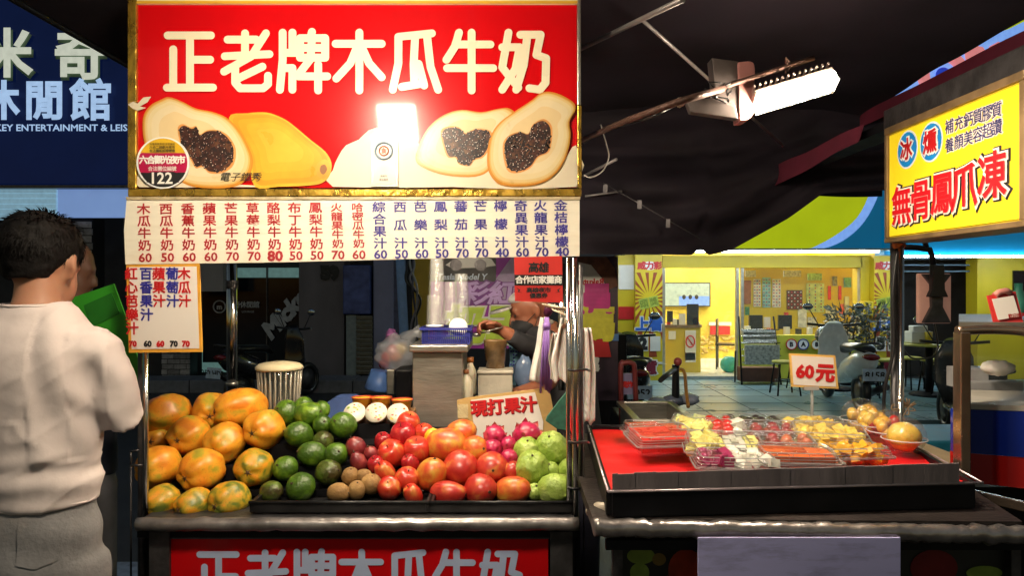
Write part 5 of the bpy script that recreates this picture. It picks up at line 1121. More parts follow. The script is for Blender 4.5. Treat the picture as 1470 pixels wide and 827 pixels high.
# cloudy bag with fruit
cb = thing('fruit_bag', 'cloudy plastic bag of red and yellow fruit hanging behind the tub', 'bag', P(570, 530, 3.4))
for i, (x, y, r, m_) in enumerate(((556, 513, .032, m_app), (563, 503, .03, m_app), (577, 500, .03, m_lem), (569, 512, .028, m_man), (551, 522, .025, m_appd))):
    MB().ball(P(x, y, 3.4), r, 14, 10).build('bagged_fruit', m_, cb)
MB().ball(P(570, 507, 3.38), (.1, .07, .085), 26, 18, fn=lambda d: 1 + .22 * noise.noise(d * 2.2) + .08 * noise.noise(d * 6)).build('bag_film', bagclear, cb); MB().tube([P(583, 487, 3.38), P(595, 478, 3.36), P(604, 476, 3.36)], [.04, .02, .035], 12).build('bag_neck', bagclear, cb)
tag(MB().ball(P(562, 482, 3.6), (.03, .03, .035), 14, 10, fn=lambda d: 1 + .25 * noise.noise(d * 2.5)).build('plastic_bag', M('pink_film', (.4, .14, .38), .4)), 'pink plastic bag above the cloudy fruit bag', 'bag')
# cardboard sign
jc = thing('juice_card', 'brown cardboard sign with red hand lettering leaning behind the mangoes', 'sign', P(725, 630, 2.62)); kraft = M('kraft_card', (.55, .36, .13), .6, var=.12, scale=5, dirt=.3, dirtcol=(.4, .22, .06), bump=.15)
Yk = 2.6
MB().prism([P(x, y, Yk) for x, y in ((656, 575), (668, 571), (782, 557), (789, 560), (799, 613), (800, 640), (660, 640))], (0, .008, 0)).build('card', kraft, jc)
pf = MB().prism([P(x, y, Yk - .003) for x, y in ((676, 574), (768, 563), (780, 606), (778, 640), (683, 640))], (0, .002, 0)).build('paper', paper, jc)
mb = MB(); mb.mat(0).text('現打果汁', P(723, 583, Yk) - Yv * .0045, X, Z, .052, bold=.035, rotate=R(4.5), step=.059); mb.mat(1).text('現打果汁', P(724, 584, Yk) - Yv * .0035, X, Z, .052, bold=.05, rotate=R(4.5), step=.059, lift=.0001); mb.build('lettering', [redink, M('dark_red_edge', (.2, .01, .02), .5)], jc)
MB().pbox(657, 580, 672, 600, Yk - .002, .001).build('tape', M('old_tape', (.55, .45, .25), .3, bump=.4, bscale=50), jc)
# hanging bags, cord bunch, green cloth
wb = M('white_bag_film', (.74, .7, .66), .4, var=.08, scale=5, bump=.7, bscale=22, sss=.1)
def hang(x0, x1, y0, y1, Y, name, m, label, cat, seed, top=.3, dy=.03):
    def f(u, v):
        w_ = (top + (1 - top) * min(1, v * 1.6)); xc = (x0 + x1) / 2 + 3 * math.sin(v * 3 + seed); x = xc + (u * 2 - 1) * (x1 - x0) / 2 * w_ * (1 + .12 * math.sin(v * 7 + seed))
        return P(x, y0 + (y1 - y0) * v * (1 - .06 * abs(math.sin(u * 5 + seed))), Y) + Yv * (dy * math.sin(u * 11 + seed + v * 1.5) * (1 - .4 * v))
    mb = MB().sheet(f, 18, 20); o = mb.build(name, m); s_ = o.modifiers.new('thick', 'SOLIDIFY'); s_.thickness = .0015; return tag(o, label, cat)
hang(764, 792, 455, 552, 2.55, 'plastic_bag', wb, 'white carrier bag hanging nearest the vendor, left of the purple cords', 'bag', 1)
hang(796, 822, 455, 550, 2.4, 'plastic_bag', wb, 'white carrier bag hanging beside the chrome post', 'bag', 3, dy=.02)
hang(786, 812, 478, 548, 2.45, 'plastic_bag', wb, 'crumpled white carrier bag in front of the purple cords', 'bag', 5, dy=.02)
hang(834, 852, 470, 612, 2.45, 'plastic_bag', wb, 'long white carrier bag hanging outside the chrome posts', 'bag', 6, top=.7, dy=.012)
co = thing('cord_bunch', 'bunch of purple plastic cords hanging among the white bags', 'cords', P(785, 560, 2.5)); cpm = M('purple_cord', (.2, .1, .36), .5)
random.seed(9); mb = MB()
for k in range(26): dx = random.uniform(-1, 1); mb.tube([P(785 + dx * 2, 455, 2.5), P(783 + dx * 5, 500, 2.5 - .01 * random.random()), P(783 + dx * 9, 558 + random.uniform(-8, 8), 2.5 + .02 * dx)], .0035, 5)
kind(mb.build('strands', cpm, co), 'stuff'); MB().tube([P(780, 468, 2.5), P(790, 468, 2.5)], .012, 8).build('knot', cpm, co)
mb = MB(); 
for k in range(9): mb.tube(catmull([P(778 + 3 * k, 436 + 2 * (k % 3), 2.42), P(795 + 4 * k % 20, 440 + k, 2.4), P(818, 445 + 2 * k, 2.3), P(806 + k, 470, 2.38)], 4, False), .0028, 5)
tag(mb.build('string_tangle', M('beige_string', (.5, .42, .3), .7)), 'tangle of beige string knotted above the carrier bags', 'string')
mb = MB().prism([P(x, y, 2.3) for x, y in ((815, 560), (819, 590), (817, 618), (800, 616), (783, 604), (785, 598), (800, 578))], (0, .008, 0)); tag(mb.build('green_cloth', M('green_mesh_cloth', (.03, .13, .09), .7, var=.3, scale=60), bev=.002), 'small dark green cloth hanging by the chrome posts above the guavas', 'cloth')
# ================================================================ RIGHT STALL: fruit tray and its table
ZT = 1.1
FL, FR, BL, BR = G(877, 703, ZT), G(1392, 691, ZT), G(848, 612, ZT), Vector((1.30, 2.52, ZT))
stall = thing('fruit_stall', 'dark worn stall table carrying the red lined fruit tray', 'stall', (.75, 2.2, 0))
a, b = P(852, 757, 1.78), P(1472, 768, 1.76)
mb = MB(); N = 70
mb.tube([a.lerp(b, i / N) + Vector((0, .004 * noise.noise(Vector((i * .5, 1, 0))), .008 * noise.noise(Vector((i * .6, 3, 0))))) for i in range(N + 1)], [.022 + .004 * noise.noise(Vector((i * .8, 7, 0))) for i in range(N + 1)], 12); mb.build('front_rail', rail_m, stall)
zt = 1.034
wornw = M('worn_dark_top', (.02, .014, .013), .5, var=.5, scale=7, dirt=.6, dirtcol=(.16, .12, .1), bump=.3)
MB().prism([(a.x, a.y + .01, zt), (b.x, b.y + .01, zt), (b.x + .2, 2.75, zt), (a.x, 2.85, zt)], (0, 0, -.03)).build('table_top', wornw, stall)
MB().pbox(870, 776, 1470, 790, 1.80, .02).build('apron', blackm, stall)
for x in (880, 1452): MB().pbox(x, 788, x + 14, 1330, 1.88, .03).build('leg', dsteel, stall)
for x in (860, 1452): q = P(x, 800, 2.7); MB().bb((q.x + .1, 2.68, 0), (q.x + .13, 2.71, zt - .035)).build('leg', dsteel, stall)
fg = MB().pbox(894, 788, 1452, 1200, 1.905, .01).build('front_print', M('dark_fruit_print', (.02, .02, .018), .4, var=.5, scale=5), stall)
for i, (x, y, rx, ry, m_) in enumerate(((920, 798, 20, 12, M('print_grape', (.2, .28, .04), .4, var=.3, scale=20)), (946, 803, 10, 9, M('print_grape_brown', (.22, .14, .03), .4)), (918, 822, 14, 14, bpy.data.materials['print_grape']), (985, 818, 26, 30, M('print_apple_red', (.42, .05, .02), .4, var=.5, scale=14)), (1340, 815, 34, 26, M('print_dark_red', (.16, .006, .008), .4)), (1412, 822, 26, 10, bpy.data.materials['print_grape']))):
    mb = MB(); mb.poly([P(x + rx * math.cos(k * .2618), y + ry * math.sin(k * .2618), 1.905) - Yv * (.001 + .0004 * i) for k in range(24)]); mb.build('fruit_print', m_, fg)
LVY = 1.735
lav = M('lavender_board', (.52, .5, .86), .55, var=.06, scale=3, stretch=(1, 1, 5), dirt=.75, dirtcol=(.1, .09, .18))
mb = MB().pbox(1002, 772, 1293, 1120, LVY, .006); tag(mb.build('lavender_sheet', lav, bev=.001), 'lavender corrugated plastic sheet hung on the front of the fruit stall', 'sheet')
# the tray
tb = thing('display_tray', 'black walled display tray lined with red cloth and fronted with cardboard', 'tray', (.75, 2.1, zt))
d0 = zt + .004
fl, fr, bl, br = [Vector((v.x, v.y, 0)) for v in (FL, FR, BL, BR)]
def wall(p, q, z0, z1, th, nm, m, bev=0):
    d = (q - p).normalized(); nn = Vector((d.y, -d.x, 0)) * th
    return MB().prism([p + Z * z0, q + Z * z0, q + nn + Z * z0, p + nn + Z * z0], (0, 0, z1 - z0)).build(nm, m, tb, bev=bev)
wall(fl, fr, d0, ZT, .02, 'front_wall', blackm); wall(fr, br, d0, ZT, .012, 'side_wall', blackm); wall(br, bl, d0, ZT, .012, 'back_wall', blackm); wall(bl, fl, d0, ZT, .012, 'side_wall', blackm)
edge_m = M('pale_metal_edge', (.55, .45, .47), .3, metal=.6)
mb = MB(); e_ = [v + Z * (ZT + .002) for v in (fl, fr, br, bl)]; mb.tube([e_[0] + Vector((-.01, -.024, 0)), e_[1] + Vector((.02, -.022, 0))], .0035, 8); mb.build('rim', edge_m, tb)
MB().tube([e_[0] + Vector((-.01, -.02, 0)), e_[3] + Vector((-.01, .01, 0))], .003, 8).build('rim', edge_m, tb); MB().tube([e_[1] + Vector((.02, -.02, 0)), e_[2] + Vector((.01, .01, 0))], .003, 8).build('rim', edge_m, tb); MB().tube([e_[3] + Vector((-.01, .012, 0)), e_[2] + Vector((.01, .012, 0))], .004, 8).build('rim', dsteel, tb)
redc = M('red_cloth', (.74, .008, .012), .55, var=.1, scale=3, bump=.25, bscale=9, dirt=.12, dirtcol=(.3, .004, .01))
def cl(u, v):
    p = fl.lerp(fr, u).lerp(bl.lerp(br, u), v); z = ZT - .012 + .008 * noise.noise(Vector((p.x * 7, p.y * 11, 0))) + .006 * max(0, math.sin((p.x * 1.2 - p.y) * 24)) * noise.noise(Vector((p.x * 3, p.y * 3, 4))); return p + Z * z
MB().sheet(cl, 70, 50).build('cloth_lining', redc, tb)
# grey cardboard strip standing along the front, folded piece by piece
greyc = M('grey_cardboard', (.17, .14, .145), .75, var=.3, scale=14, stretch=(1, 1, .3), bump=.35, bscale=40, dirt=.2, dirtcol=(.2, .18, .17))
A_, B_ = P(880, 700, 1.79), P(1376, 690, 1.86); xs = [0, .012, .06, .12, .18, .245, .33, .41, .5, .59, .66, .72, .8, .9, 1]
for i in range(len(xs) - 1):
    p, q = A_.lerp(B_, xs[i]), A_.lerp(B_, xs[i + 1]); oy = .0012 * (i % 2); p = Vector((p.x - .0015, p.y - oy, 0)); q = Vector((q.x + .0015, q.y - oy, 0)); z0, z1 = ZT + .004, ZT + .044 + .003 * noise.noise(Vector((i * 1.7, 0, 0)))
    dz = .010 * xs[i]
    MB().prism([p + Z * z0, q + Z * z0, q + Z * (z1 + dz + .001), p + Z * (z1 + dz)], (0, .004 + .0015 * (i % 2), 0)).build('cardboard_panel', greyc, tb)
# ---- clear clamshell boxes
def clam(cx, cy, w, d, h, rz, tilt, fill, label, z=ZT, seed=0, cat='fruit box'):
    w *= 1.1; d *= 1.12; h *= 1.08; rz += random.Random(seed).uniform(-5, 5)
    c = G(cx, cy, z + h); c = Vector((c.x, c.y, 0))
    t = thing('fruit_box', label, 'fruit box', (c.x, c.y, z - .004), 'clear boxes of cut fruit on the red cloth'); rot = Euler((R(tilt), 0, R(rz))); z += 0
    def T(v): v = Vector(v); v.rotate(rot); return v
    def rect(k, zz, o=0): return [T((sx * (w / 2 * k), sy * (d / 2 * k), zz)) for sx, sy in ((-1, -1), (1, -1), (1, 1), (-1, 1))]
    org = Vector((c.x, c.y, z + .001 + d / 2 * math.sin(R(abs(tilt))))); t.location = org
    def rr(k, zz, n=5):
        out = []; r = .018
        for sx, sy, a0 in ((1, 1, 0), (-1, 1, 1), (-1, -1, 2), (1, -1, 3)):
            for j in range(n): a = (a0 + j / (n - 1)) * math.pi / 2; out.append(T((sx * (w / 2 * k - r) + r * math.cos(a), sy * (d / 2 * k - r) + r * math.sin(a), zz)))
        return out
    def rings(lst, nm, m, cap0=True, cap1=False):
        mb = MB(); vs = []; n = 20
        for k, zz in lst: vs += [p + org for p in rr(k, zz)]
        fs = [(i * n + j, i * n + (j + 1) % n, (i + 1) * n + (j + 1) % n, (i + 1) * n + j) for i in range(len(lst) - 1) for j in range(n)]
        mb.add(vs, fs, False)
        if cap0: mb.f.append(tuple(range(n))[::-1]); mb.m.append(0); mb.sm.append(False)
        if cap1: mb.f.append(tuple(range((len(lst) - 1) * n, len(lst) * n))); mb.m.append(0); mb.sm.append(False)
        return mb.build(nm, m, t)
    rings([(.88, 0), (.9, .003), (.97, h * .5), (1.04, h * .52)], 'tray', clear); rings([(1.04, h * .53), (.98, h * .56), (.93, h * .93), (.9, h), (.86, h), (.85, h * .96)], 'lid', clear, False, True)
    mb = MB()
    for zz in (.5, .56):
        mb.tube([p + org for p in rr(1.045, h * zz)], .0013, 4, closed=True)
    for k_, z_ in ((.985, .6), (.965, .72), (.945, .84), (.9, 1.0), (.87, 1.01)): mb.tube([p + org for p in rr(k_, h * z_)], .0009, 4, closed=True)
    for q_ in range(4):
        a_ = (q_ - 1.5) * w * .2; mb.tube([T((a_, -d * .43, h * .86)) + org, T((a_, -d * .41, h)) + org], .0009, 4); mb.build('rim', M('plastic_edge', (.75, .75, .75), .15, trans=.35) if 'plastic_edge' not in bpy.data.materials else bpy.data.materials['plastic_edge'], t)
    random.seed(seed); 
    parts = fill if isinstance(fill, list) else [fill]
    for pi, (sh, m, u0, u1) in enumerate(parts):
        mb = MB(); x0, x1 = (u0 - .5) * w * .86, (u1 - .5) * w * .86
        if sh == 'slab':
            n = max(3, int((x1 - x0) / .022))
            for i in range(n):
                for j in range(3):
                    p = T((x0 + (i + .5) * (x1 - x0) / n, (j - 1) * d * .27, h * .42 + random.uniform(-.003, .004))) + org; mb.box(p, ((x1 - x0) / n * .93, d * .25, h * .72), Euler((R(tilt) + random.uniform(-.12, .12), random.uniform(-.15, .15), R(rz) + random.uniform(-.1, .1))))
        elif sh == 'strip':
            for j in range(5):
                y = (j - 2) * d * .175
                for i in range(3): p = T((x0 + (i + .5) * (x1 - x0) / 3, y, h * .45 + random.uniform(-.003, .005))) + org; mb.box(p, ((x1 - x0) / 3 * .98, d * .155, h * .72), Euler((R(tilt) + random.uniform(-.25, .25), random.uniform(-.06, .06), R(rz) + random.uniform(-.06, .06))))
        elif sh == 'ball':
            rb = h * .34; nx = max(2, int((x1 - x0) / (rb * 1.9))); ny = max(2, int(d * .85 / (rb * 1.9)))
            for i in range(nx):
                for j in range(ny):
                    for k in (0, 1):
                        p = T((x0 + (i + .5 + random.uniform(-.2, .2)) * (x1 - x0) / nx, ((j + .5 + random.uniform(-.15, .15)) / ny - .5) * d * .85, rb + .002 + k * rb * .95)) + org; mb.ball(p, rb * random.uniform(.85, 1.05), 12, 8)
        elif sh == 'chunk':
            n = int((x1 - x0) * d / .00034)
            for i in range(n):
                p = T((random.uniform(x0 + .008, x1 - .008), random.uniform(-.4, .4) * d, random.uniform(.2, .8) * h)) + org; s_ = random.uniform(.026, .04)
                if i % 3: mb.box(p, (s_ * 1.2, s_ * .8, s_ * .6), Euler((random.uniform(-.6, .6), random.uniform(-.6, .6), random.uniform(0, 3)))); continue
                mb.ball(p, (s_ * .6, s_ * .48, s_ * .42), 8, 6, rot=Euler((random.uniform(0, 3), random.uniform(0, 3), random.uniform(0, 3))), fn=lambda dd: 1 + .3 * noise.noise(dd * 2 + Vector((i, 0, 0))))
        kind(mb.build('fruit_pieces', m, t), 'stuff')
    return t
fm = lambda n, c, v=.2: M(n, c, .3, var=v, scale=40, coat=.4, sss=.08, bump=.1)
mel = fm('watermelon_flesh', (.62, .03, .02)); can = fm('pale_melon_flesh', (.75, .68, .22)); pin = fm('pineapple_flesh', (.72, .52, .1)); gro = fm('black_grape', (.02, .01, .016)); gre = fm('red_grape', (.25, .025, .03)); ora = fm('mango_flesh', (.75, .4, .03)); ppy = fm('papaya_flesh', (.72, .14, .03)); dgf = fm('magenta_flesh', (.28, .012, .08)); whi = fm('white_flesh', (.66, .64, .56), .3); tom = fm('cherry_tomato', (.5, .012, .01)); gua_ = fm('pale_green_flesh', (.58, .62, .3))
clam(938, 608, .17, .13, .052, 9, 0, ('strip', mel, 0, 1), 'clear box of red watermelon strips at the far left of the tray', seed=1)
clam(950, 621, .175, .13, .052, 5, 7, ('strip', mel, 0, 1), 'clear box of red watermelon strips lying in front of the other one', seed=2, z=ZT + .012)
clam(1009, 599, .20, .12, .054, -12, 0, [('chunk', gua_, 0, .55), ('ball', tom, .55, 1)], 'clear box of pale green melon and tomatoes at the back edge', seed=3)
clam(1020, 613, .20, .13, .054, -12, 7, [('chunk', can, 0, .5), ('ball', tom, .5, .85), ('chunk', whi, .85, 1)], 'clear box of yellow melon and red tomatoes, second from the back', seed=4, z=ZT + .014)
clam(1039, 631, .2, .12, .054, -10, 7, [('chunk', can, 0, .5), ('slab', whi, .5, .8), ('slab', can, .8, 1)], 'clear box of pale yellow pieces, third from the back', seed=5, z=ZT + .008)
clam(1054, 651, .19, .12, .054, -9, 0, [('chunk', dgf, 0, .45), ('chunk', whi, .45, 1)], 'clear box half magenta and half white dragon fruit pieces', seed=6)
clam(1082, 599, .19, .12, .054, -4, 0, ('ball', gro, 0, 1), 'clear box of black grapes at the back of the tray', seed=7)
clam(1097, 614, .19, .13, .054, -8, 5, ('ball', gre, 0, 1), 'clear box of dark red grapes in front of the black ones', seed=8, z=ZT + .01)
clam(1117, 630, .19, .12, .052, -8, 5, [('ball', gre, 0, .55), ('ball', fm('pink_grape', (.45, .13, .07)), .55, 1)], 'clear box of red and pinkish grapes behind the papaya boxes', seed=9, z=ZT + .006)
clam(1142, 645, .185, .11, .052, -7, 3, ('strip', ppy, 0, 1), 'clear box of orange red papaya strips, the farther of two', seed=10, z=ZT + .01)
clam(1156, 660, .185, .10, .038, -5, 0, ('strip', ppy, 0, 1), 'clear box of orange red papaya strips at the front edge behind the cardboard', seed=11)
clam(1163, 601, .2, .13, .056, -13, 0, ('chunk', pin, 0, 1), 'clear box of yellow pineapple chunks below the 60 price sign', seed=12)
clam(1189, 617, .2, .13, .056, -14, 6, ('chunk', pin, 0, 1), 'clear box of pineapple chunks in front of the first pineapple box', seed=13, z=ZT + .012)
clam(1217, 638, .18, .13, .05, 10, 0, ('chunk', ora, 0, 1), 'clear tray of orange mango slices on the right', seed=14)
# round tubs
ybal = fm('yellow_peach_flesh', (.72, .46, .06))
def tub(x, y, r, zc_, fills, label, seed):
    Y = {0: 2.52, 1: 2.44, 2: 2.34, 3: 2.22}[seed]; c = P(x, y, Y); c.z = max(c.z, ZT + r * .85)
    t = thing('fruit_tub', label, 'fruit tub', (c.x, c.y, c.z - r * .85), 'round clear tubs of cut fruit')
    MB().ball(c, (r, r, r * .9), 22, 14, fn=lambda d: 1 + .02 * math.sin(12 * math.atan2(d.y, d.x)) * (1 if d.z < 0 else .3)).build('shell', clear, t)
    MB().tube([c + Vector((math.cos(k * .2618) * r * 1.03, math.sin(k * .2618) * r * 1.03, -.01)) for k in range(24)], .0022, 5, closed=True).build('rim', bpy.data.materials['plastic_edge'], t)
    random.seed(seed + 40)
    if seed == 3: fills = []; (MB().ball(c - Z * r * .08, (r * .8, r * .8, r * .72), 20, 14, fn=lambda d: 1 + .08 * noise.noise(d * 2.5) - .03 * abs(math.sin(3 * math.atan2(d.y, d.x)))).build('cut_mango', ybal, t))
    for k, m in enumerate(fills):
        mb = MB()
        for i in range(7 if len(fills) > 1 else 12):
            d = Vector((random.uniform(-1, 1), random.uniform(-1, 1), random.uniform(-.9, .8))); d.x = d.x * .5 + (k - (len(fills) - 1) / 2) * .9 if len(fills) > 1 else d.x * .8; d = d * .5
            mb.ball(c + d * r, (r * .36, r * .3, r * .27), 10, 7, rot=Euler((random.uniform(0, 3),) * 3))
        kind(mb.build('fruit_pieces', m, t), 'stuff')
tub(1237, 597, .068, 0, [ybal, ora], 'round clear tub of yellow and orange fruit at the back, farthest of four', 0); tub(1253, 607, .066, 0, [ybal, tom, ora], 'round clear tub with red fruit in the middle, second from the back', 1)
tub(1275, 622, .062, 0, [ora, tom], 'round clear tub with yellow and red fruit, third from the back', 2); tub(1298, 641, .062, 0, [ybal], 'round clear tub holding one big yellow cut mango, nearest the front', 3)
# price sign on a clip stand
pr = thing('price_sign', 'small orange framed price sign reading 60元 on a clear clip stand', 'sign', P(1167, 600, 2.7)); Yp = 2.68
rot = lambda pts: [P(x, y, Yp) for x, y in pts]
MB().prism(rot([(1133, 507), (1199, 510), (1204, 558), (1136, 555)]), (0, .006, 0)).build('frame', M('peach_frame', (.75, .45, .12), .4), pr); MB().prism([p - Yv * .002 for p in rot([(1136, 510), (1196, 513), (1200, 555), (1139, 552)])], (0, .0015, 0)).build('card', paper, pr)
mb = MB(); mb.text('60', P(1155, 533, Yp) - Yv * .004, X, Z, .043, bold=.05, wide=1.05, rotate=R(-2)); mb.text('元', P(1184, 535, Yp) - Yv * .004, X, Z, .06, bold=.06, rotate=R(-3)); mb.build('lettering', redink, pr)
mb = MB(); mb.tube([P(1165, 557, Yp + .012), P(1166, 575, Yp + .012), Vector((P(1167, 590, Yp).x, Yp + .012, ZT))], .006, 8); mb.pbox(1155, 555, 1176, 560, Yp - .008, .02); mb.build('clip_stand', M('clear_acrylic', (.6, .58, .55), .2, trans=.45), pr)
# gloves lying on the rail, plastic hose stub at left
tag(MB().ball(P(1309, 743, 1.87), (.045, .02, .013), 18, 10, fn=lambda d: 1 + .3 * noise.noise(d * 3)).build('rag', M('brown_rag', (.14, .07, .06), .8, var=.3, scale=20)), 'crumpled brown rag lying on the worn front rail', 'rag')
tag(MB().ball(P(1338, 741, 1.9), (.03, .016, .014), 14, 8, fn=lambda d: 1 + .4 * noise.noise(d * 3 + Vector((5, 0, 0)))).build('rag', bpy.data.materials['brown_rag']), 'small knotted end of cloth right of the brown rag', 'rag')
tag(MB().tube([P(846, 735, 1.95), P(860, 728, 1.9), P(874, 729, 1.86)], [.012, .014, .013], 10).build('pipe_stub', M('cream_pvc', (.5, .42, .33), .5)), 'short cream pipe stub at the left end of the stall', 'pipe')
# chrome post and dark post carrying the canopy
po = thing('canopy_post', 'chrome canopy post with a dark pole bound beside it', 'post', P(1292, 700, 2.6))
MB().tube([Vector((P(1293, 0, 2.6).x, 2.6, 0)), P(1293, 345, 2.6)], .011, 14).build('chrome_pole', chrome, po); MB().tube([Vector((P(1285, 0, 2.62).x, 2.62, 0)), P(1284, 335, 2.62)], .014, 12).build('dark_pole', dsteel, po)
mb = MB(); random.seed(8); c = P(1296, 583, 2.6)
for k in range(14): a = random.uniform(0, 6.3); mb.tube(catmull([c, c + Vector((.03 * math.cos(a), .01, .02 * math.sin(a))), c + Vector((.045 * math.cos(a + .6), -.01, .03 * math.sin(a + .6))), c + Vector((.02, 0, .0))], 3, False), .0022, 4)
kind(mb.build('string_knot', M('brown_string', (.32, .22, .13), .8), po), 'stuff')
mb = MB(); mb.tube([P(1283, 352, 2.6), P(1298, 350, 2.6)], .012, 8); mb.build('collar', M('orange_collar', (.5, .12, .02), .5), po)
tag(MB().tube(catmull([P(1288, 360, 2.58), P(1282, 420, 2.58), P(1283, 500, 2.58), P(1270, 560, 2.6), P(1268, 640, 2.62)], 6, False), .006, 6).build('cable', blackp), 'black cable running down beside the chrome canopy post', 'cable')
mb = MB(); mb.bb((1.34, 2.35, 1.0), (1.52, 3.1, 1.03)); tag(mb.build('plank', M('pale_plank', (.42, .3, .16), .6, var=.25, scale=8, dirt=.3), bev=.003), 'pale wooden plank edge showing right of the fruit tubs', 'plank')
mb = MB().bb((1.3, 3.2, .0), (3.4, 3.6, .93)); tag(mb.build('teal_counter', M('teal_counter', (.02, .2, .3), .4, var=.2), bev=.01), 'teal sided low counter beyond the plank', 'counter')

# ================================================================ yellow light box sign and its beam, display case
XS = 1.32
ysn = thing('sign_box', 'yellow light box sign with red and blue characters beside the canopy beam', 'sign', (XS + .06, 2.2, 1.76))
ysf = M('yellow_sign_face', (.78, .6, .02), .35, var=.05, scale=3, emit=(.85, .6, .01), es=.5)
y0, y1, z0, z1 = 1.88, 2.56, 1.77, 2.14
MB().bb((XS, y0, z0), (XS + .12, y1, z1)).build('sign_body', M('yellow_casing', (.5, .36, .02), .4, var=.15), ysn, bev=.003)
MB().bb((XS - .004, y0 + .015, z0 + .01), (XS - .0005, y1 - .01, z1 - .01)).build('sign_face', ysf, ysn)
for (ya, yb, za, zb) in ((y0 - .012, y1 + .012, z0 - .012, z0 + .004), (y0 - .012, y1 + .012, z1 - .004, z1 + .02), (y0 - .014, y0 + .008, z0 + .005, z1 - .005), (y1 - .006, y1 + .01, z0 + .005, z1 - .005)): MB().bb((XS - .012, ya, za), (XS + .13, yb, zb)).build('frame_bar', M('bronze_frame', (.3, .2, .1), .4, metal=.5, var=.3) if 'bronze_frame' not in bpy.data.materials else bpy.data.materials['bronze_frame'], ysn, bev=.002)
rt = -Yv
def SP(x, y, off=.005):   # pixel ray met with the sign's plane
    t = (XS - off) / ((x - 735) / F); return Vector((XS - off, t, CZ - (y - 413) / F * t))
mb = MB()
for k, (x, y) in enumerate(((1303, 214), (1337, 203))):
    c = SP(x, y); ra = .064
    for rr_, mi, of in ((ra, 0, .001), (ra * .9, 1, .002)): mb.mat(mi).poly([c + Vector((-of, -math.cos(j * .2618) * rr_, math.sin(j * .2618) * rr_)) for j in range(24)])
    mb.mat(0).text('冰燻'[k], c - X * .003, rt, Z, .066, bold=.10); mb.mat(2).text('冰燻'[k], c - X * .005, rt, Z, .066, bold=.03)
mb.build('round_emblem', [M('pale_edge_ink', (.7, .75, .7), .4, emit=(.6, .65, .6), es=.3), M('cyan_disc_ink', (.01, .2, .5), .4, emit=(.01, .2, .5), es=.35), redink], ysn)
pal = M('glow_white_ink', (.8, .72, .6), .4, emit=(.8, .6, .45), es=.35); redg = M('glow_red_ink', (.6, .01, .015), .4, emit=(.6, .01, .015), es=.3)
for ch, x, y in (('無', 1297, 295), ('骨', 1325, 287), ('鳳', 1356, 277), ('爪', 1387, 267), ('凍', 1427, 252)):
    c = SP(x, y); mb = MB(); mb.mat(0).text(ch, c, rt, Z, .118, bold=.10, lift=.0008, wide=.92); mb.mat(1).text(ch, c - X * .003, rt, Z, .118, bold=.065, lift=.0012, wide=.92); mb.mat(2).text(ch, c - X * .006, rt, Z, .118, bold=.022, lift=.002, wide=.92); mb.build('character', [blackink, pal, redg], ysn)
for s_, xa, ya, xb, yb in (('補充鈣質膠質', 1364, 181, 1432, 157), ('養顏美容超讚', 1364, 208, 1432, 182)):
    mb = MB()
    for k, ch in enumerate(s_): f_ = k / 5; c = SP(xa + (xb - xa) * f_, ya + (yb - ya) * f_); mb.mat(0).text(ch, c, rt, Z, .040, bold=.06); mb.mat(1).text(ch, c - X * .002, rt, Z, .040, bold=.01)
    mb.build('lettering', [pal, M('navy_ink', (.02, .02, .12), .5)], ysn)
bm = thing('canopy_beam', 'dark steel beam carrying the yellow sign along the side of the stall', 'beam', (1.4, 3, 2.15))
MB().bb((1.33, 1.2, 2.165), (1.47, 2.62, 2.235)).build('beam', dsteel, bm, bev=.004); MB().bb((1.345, 2.6, 2.17), (1.45, 4.4, 2.2)).build('beam_end', blackm, bm)
MB().tube([(1.42, 1.95, 1.0), (1.42, 1.95, 2.165)], .02, 10).build('post', dsteel, bm)
# display case at the right
dc = thing('display_case', 'steel framed glass display case with blue and red panels at the right edge', 'display case', (1.7, 2.1, .9)); cop = M('warm_steel_frame', (.42, .3, .22), .25, metal=.9, var=.2, scale=12, dirt=.2)
xl = 1.265; 
MB().bb((xl, 2.06, 1.07), (xl + .028, 2.1, 1.475)).build('frame_post', cop, dc, bev=.003); MB().bb((xl + .032, 2.11, 1.07), (xl + .06, 2.14, 1.47)).build('frame_post', blackm, dc, bev=.003)
mb = MB(); mb.tube(catmull([(xl, 2.08, 1.478), (xl + .1, 2.07, 1.482), (1.44, 2.03, 1.475), (1.52, 1.96, 1.43), (1.58, 1.9, 1.3), (1.62, 1.86, 1.15)], 5, False), .014, 10); mb.build('curved_frame', cop, dc)
MB().prism([(xl + .03, 2.12, 1.49), (1.5, 2.06, 1.49), (2.2, 2.1, 1.49), (2.2, 2.75, 1.49), (1.68, 2.75, 1.49)], (0, 0, .012)).build('top_plate', steel, dc)
MB().bb((1.69, 2.75, 1.06), (2.2, 2.77, 1.49)).build('back_glass', glass, dc); 
mb = MB(); mb.prism([(xl + .03, 2.14, 1.245), (2.2, 1.9, 1.245), (2.2, 1.9, 1.09), (xl + .03, 2.14, 1.12)], (0, .02, 0)); mb.build('blue_panel', M('gloss_blue_panel', (.01, .03, .3), .12, var=.15, scale=4, coat=.8), dc)
mb = MB(); mb.prism([(xl + .03, 2.142, 1.119), (2.2, 1.902, 1.089), (2.2, 1.902, .98), (xl + .03, 2.142, 1.035)], (0, .02, 0)); mb.build('red_panel', M('gloss_red_panel', (.5, .015, .012), .12, var=.1, scale=4, coat=.8), dc)
mb = MB(); mb.prism([(xl + .03, 2.144, 1.26), (2.2, 1.904, 1.27), (2.2, 1.904, 1.246), (xl + .03, 2.144, 1.246)], (.2, .3, 0)); mb.build('shelf', M('ivory_shelf', (.5, .47, .4), .4), dc)
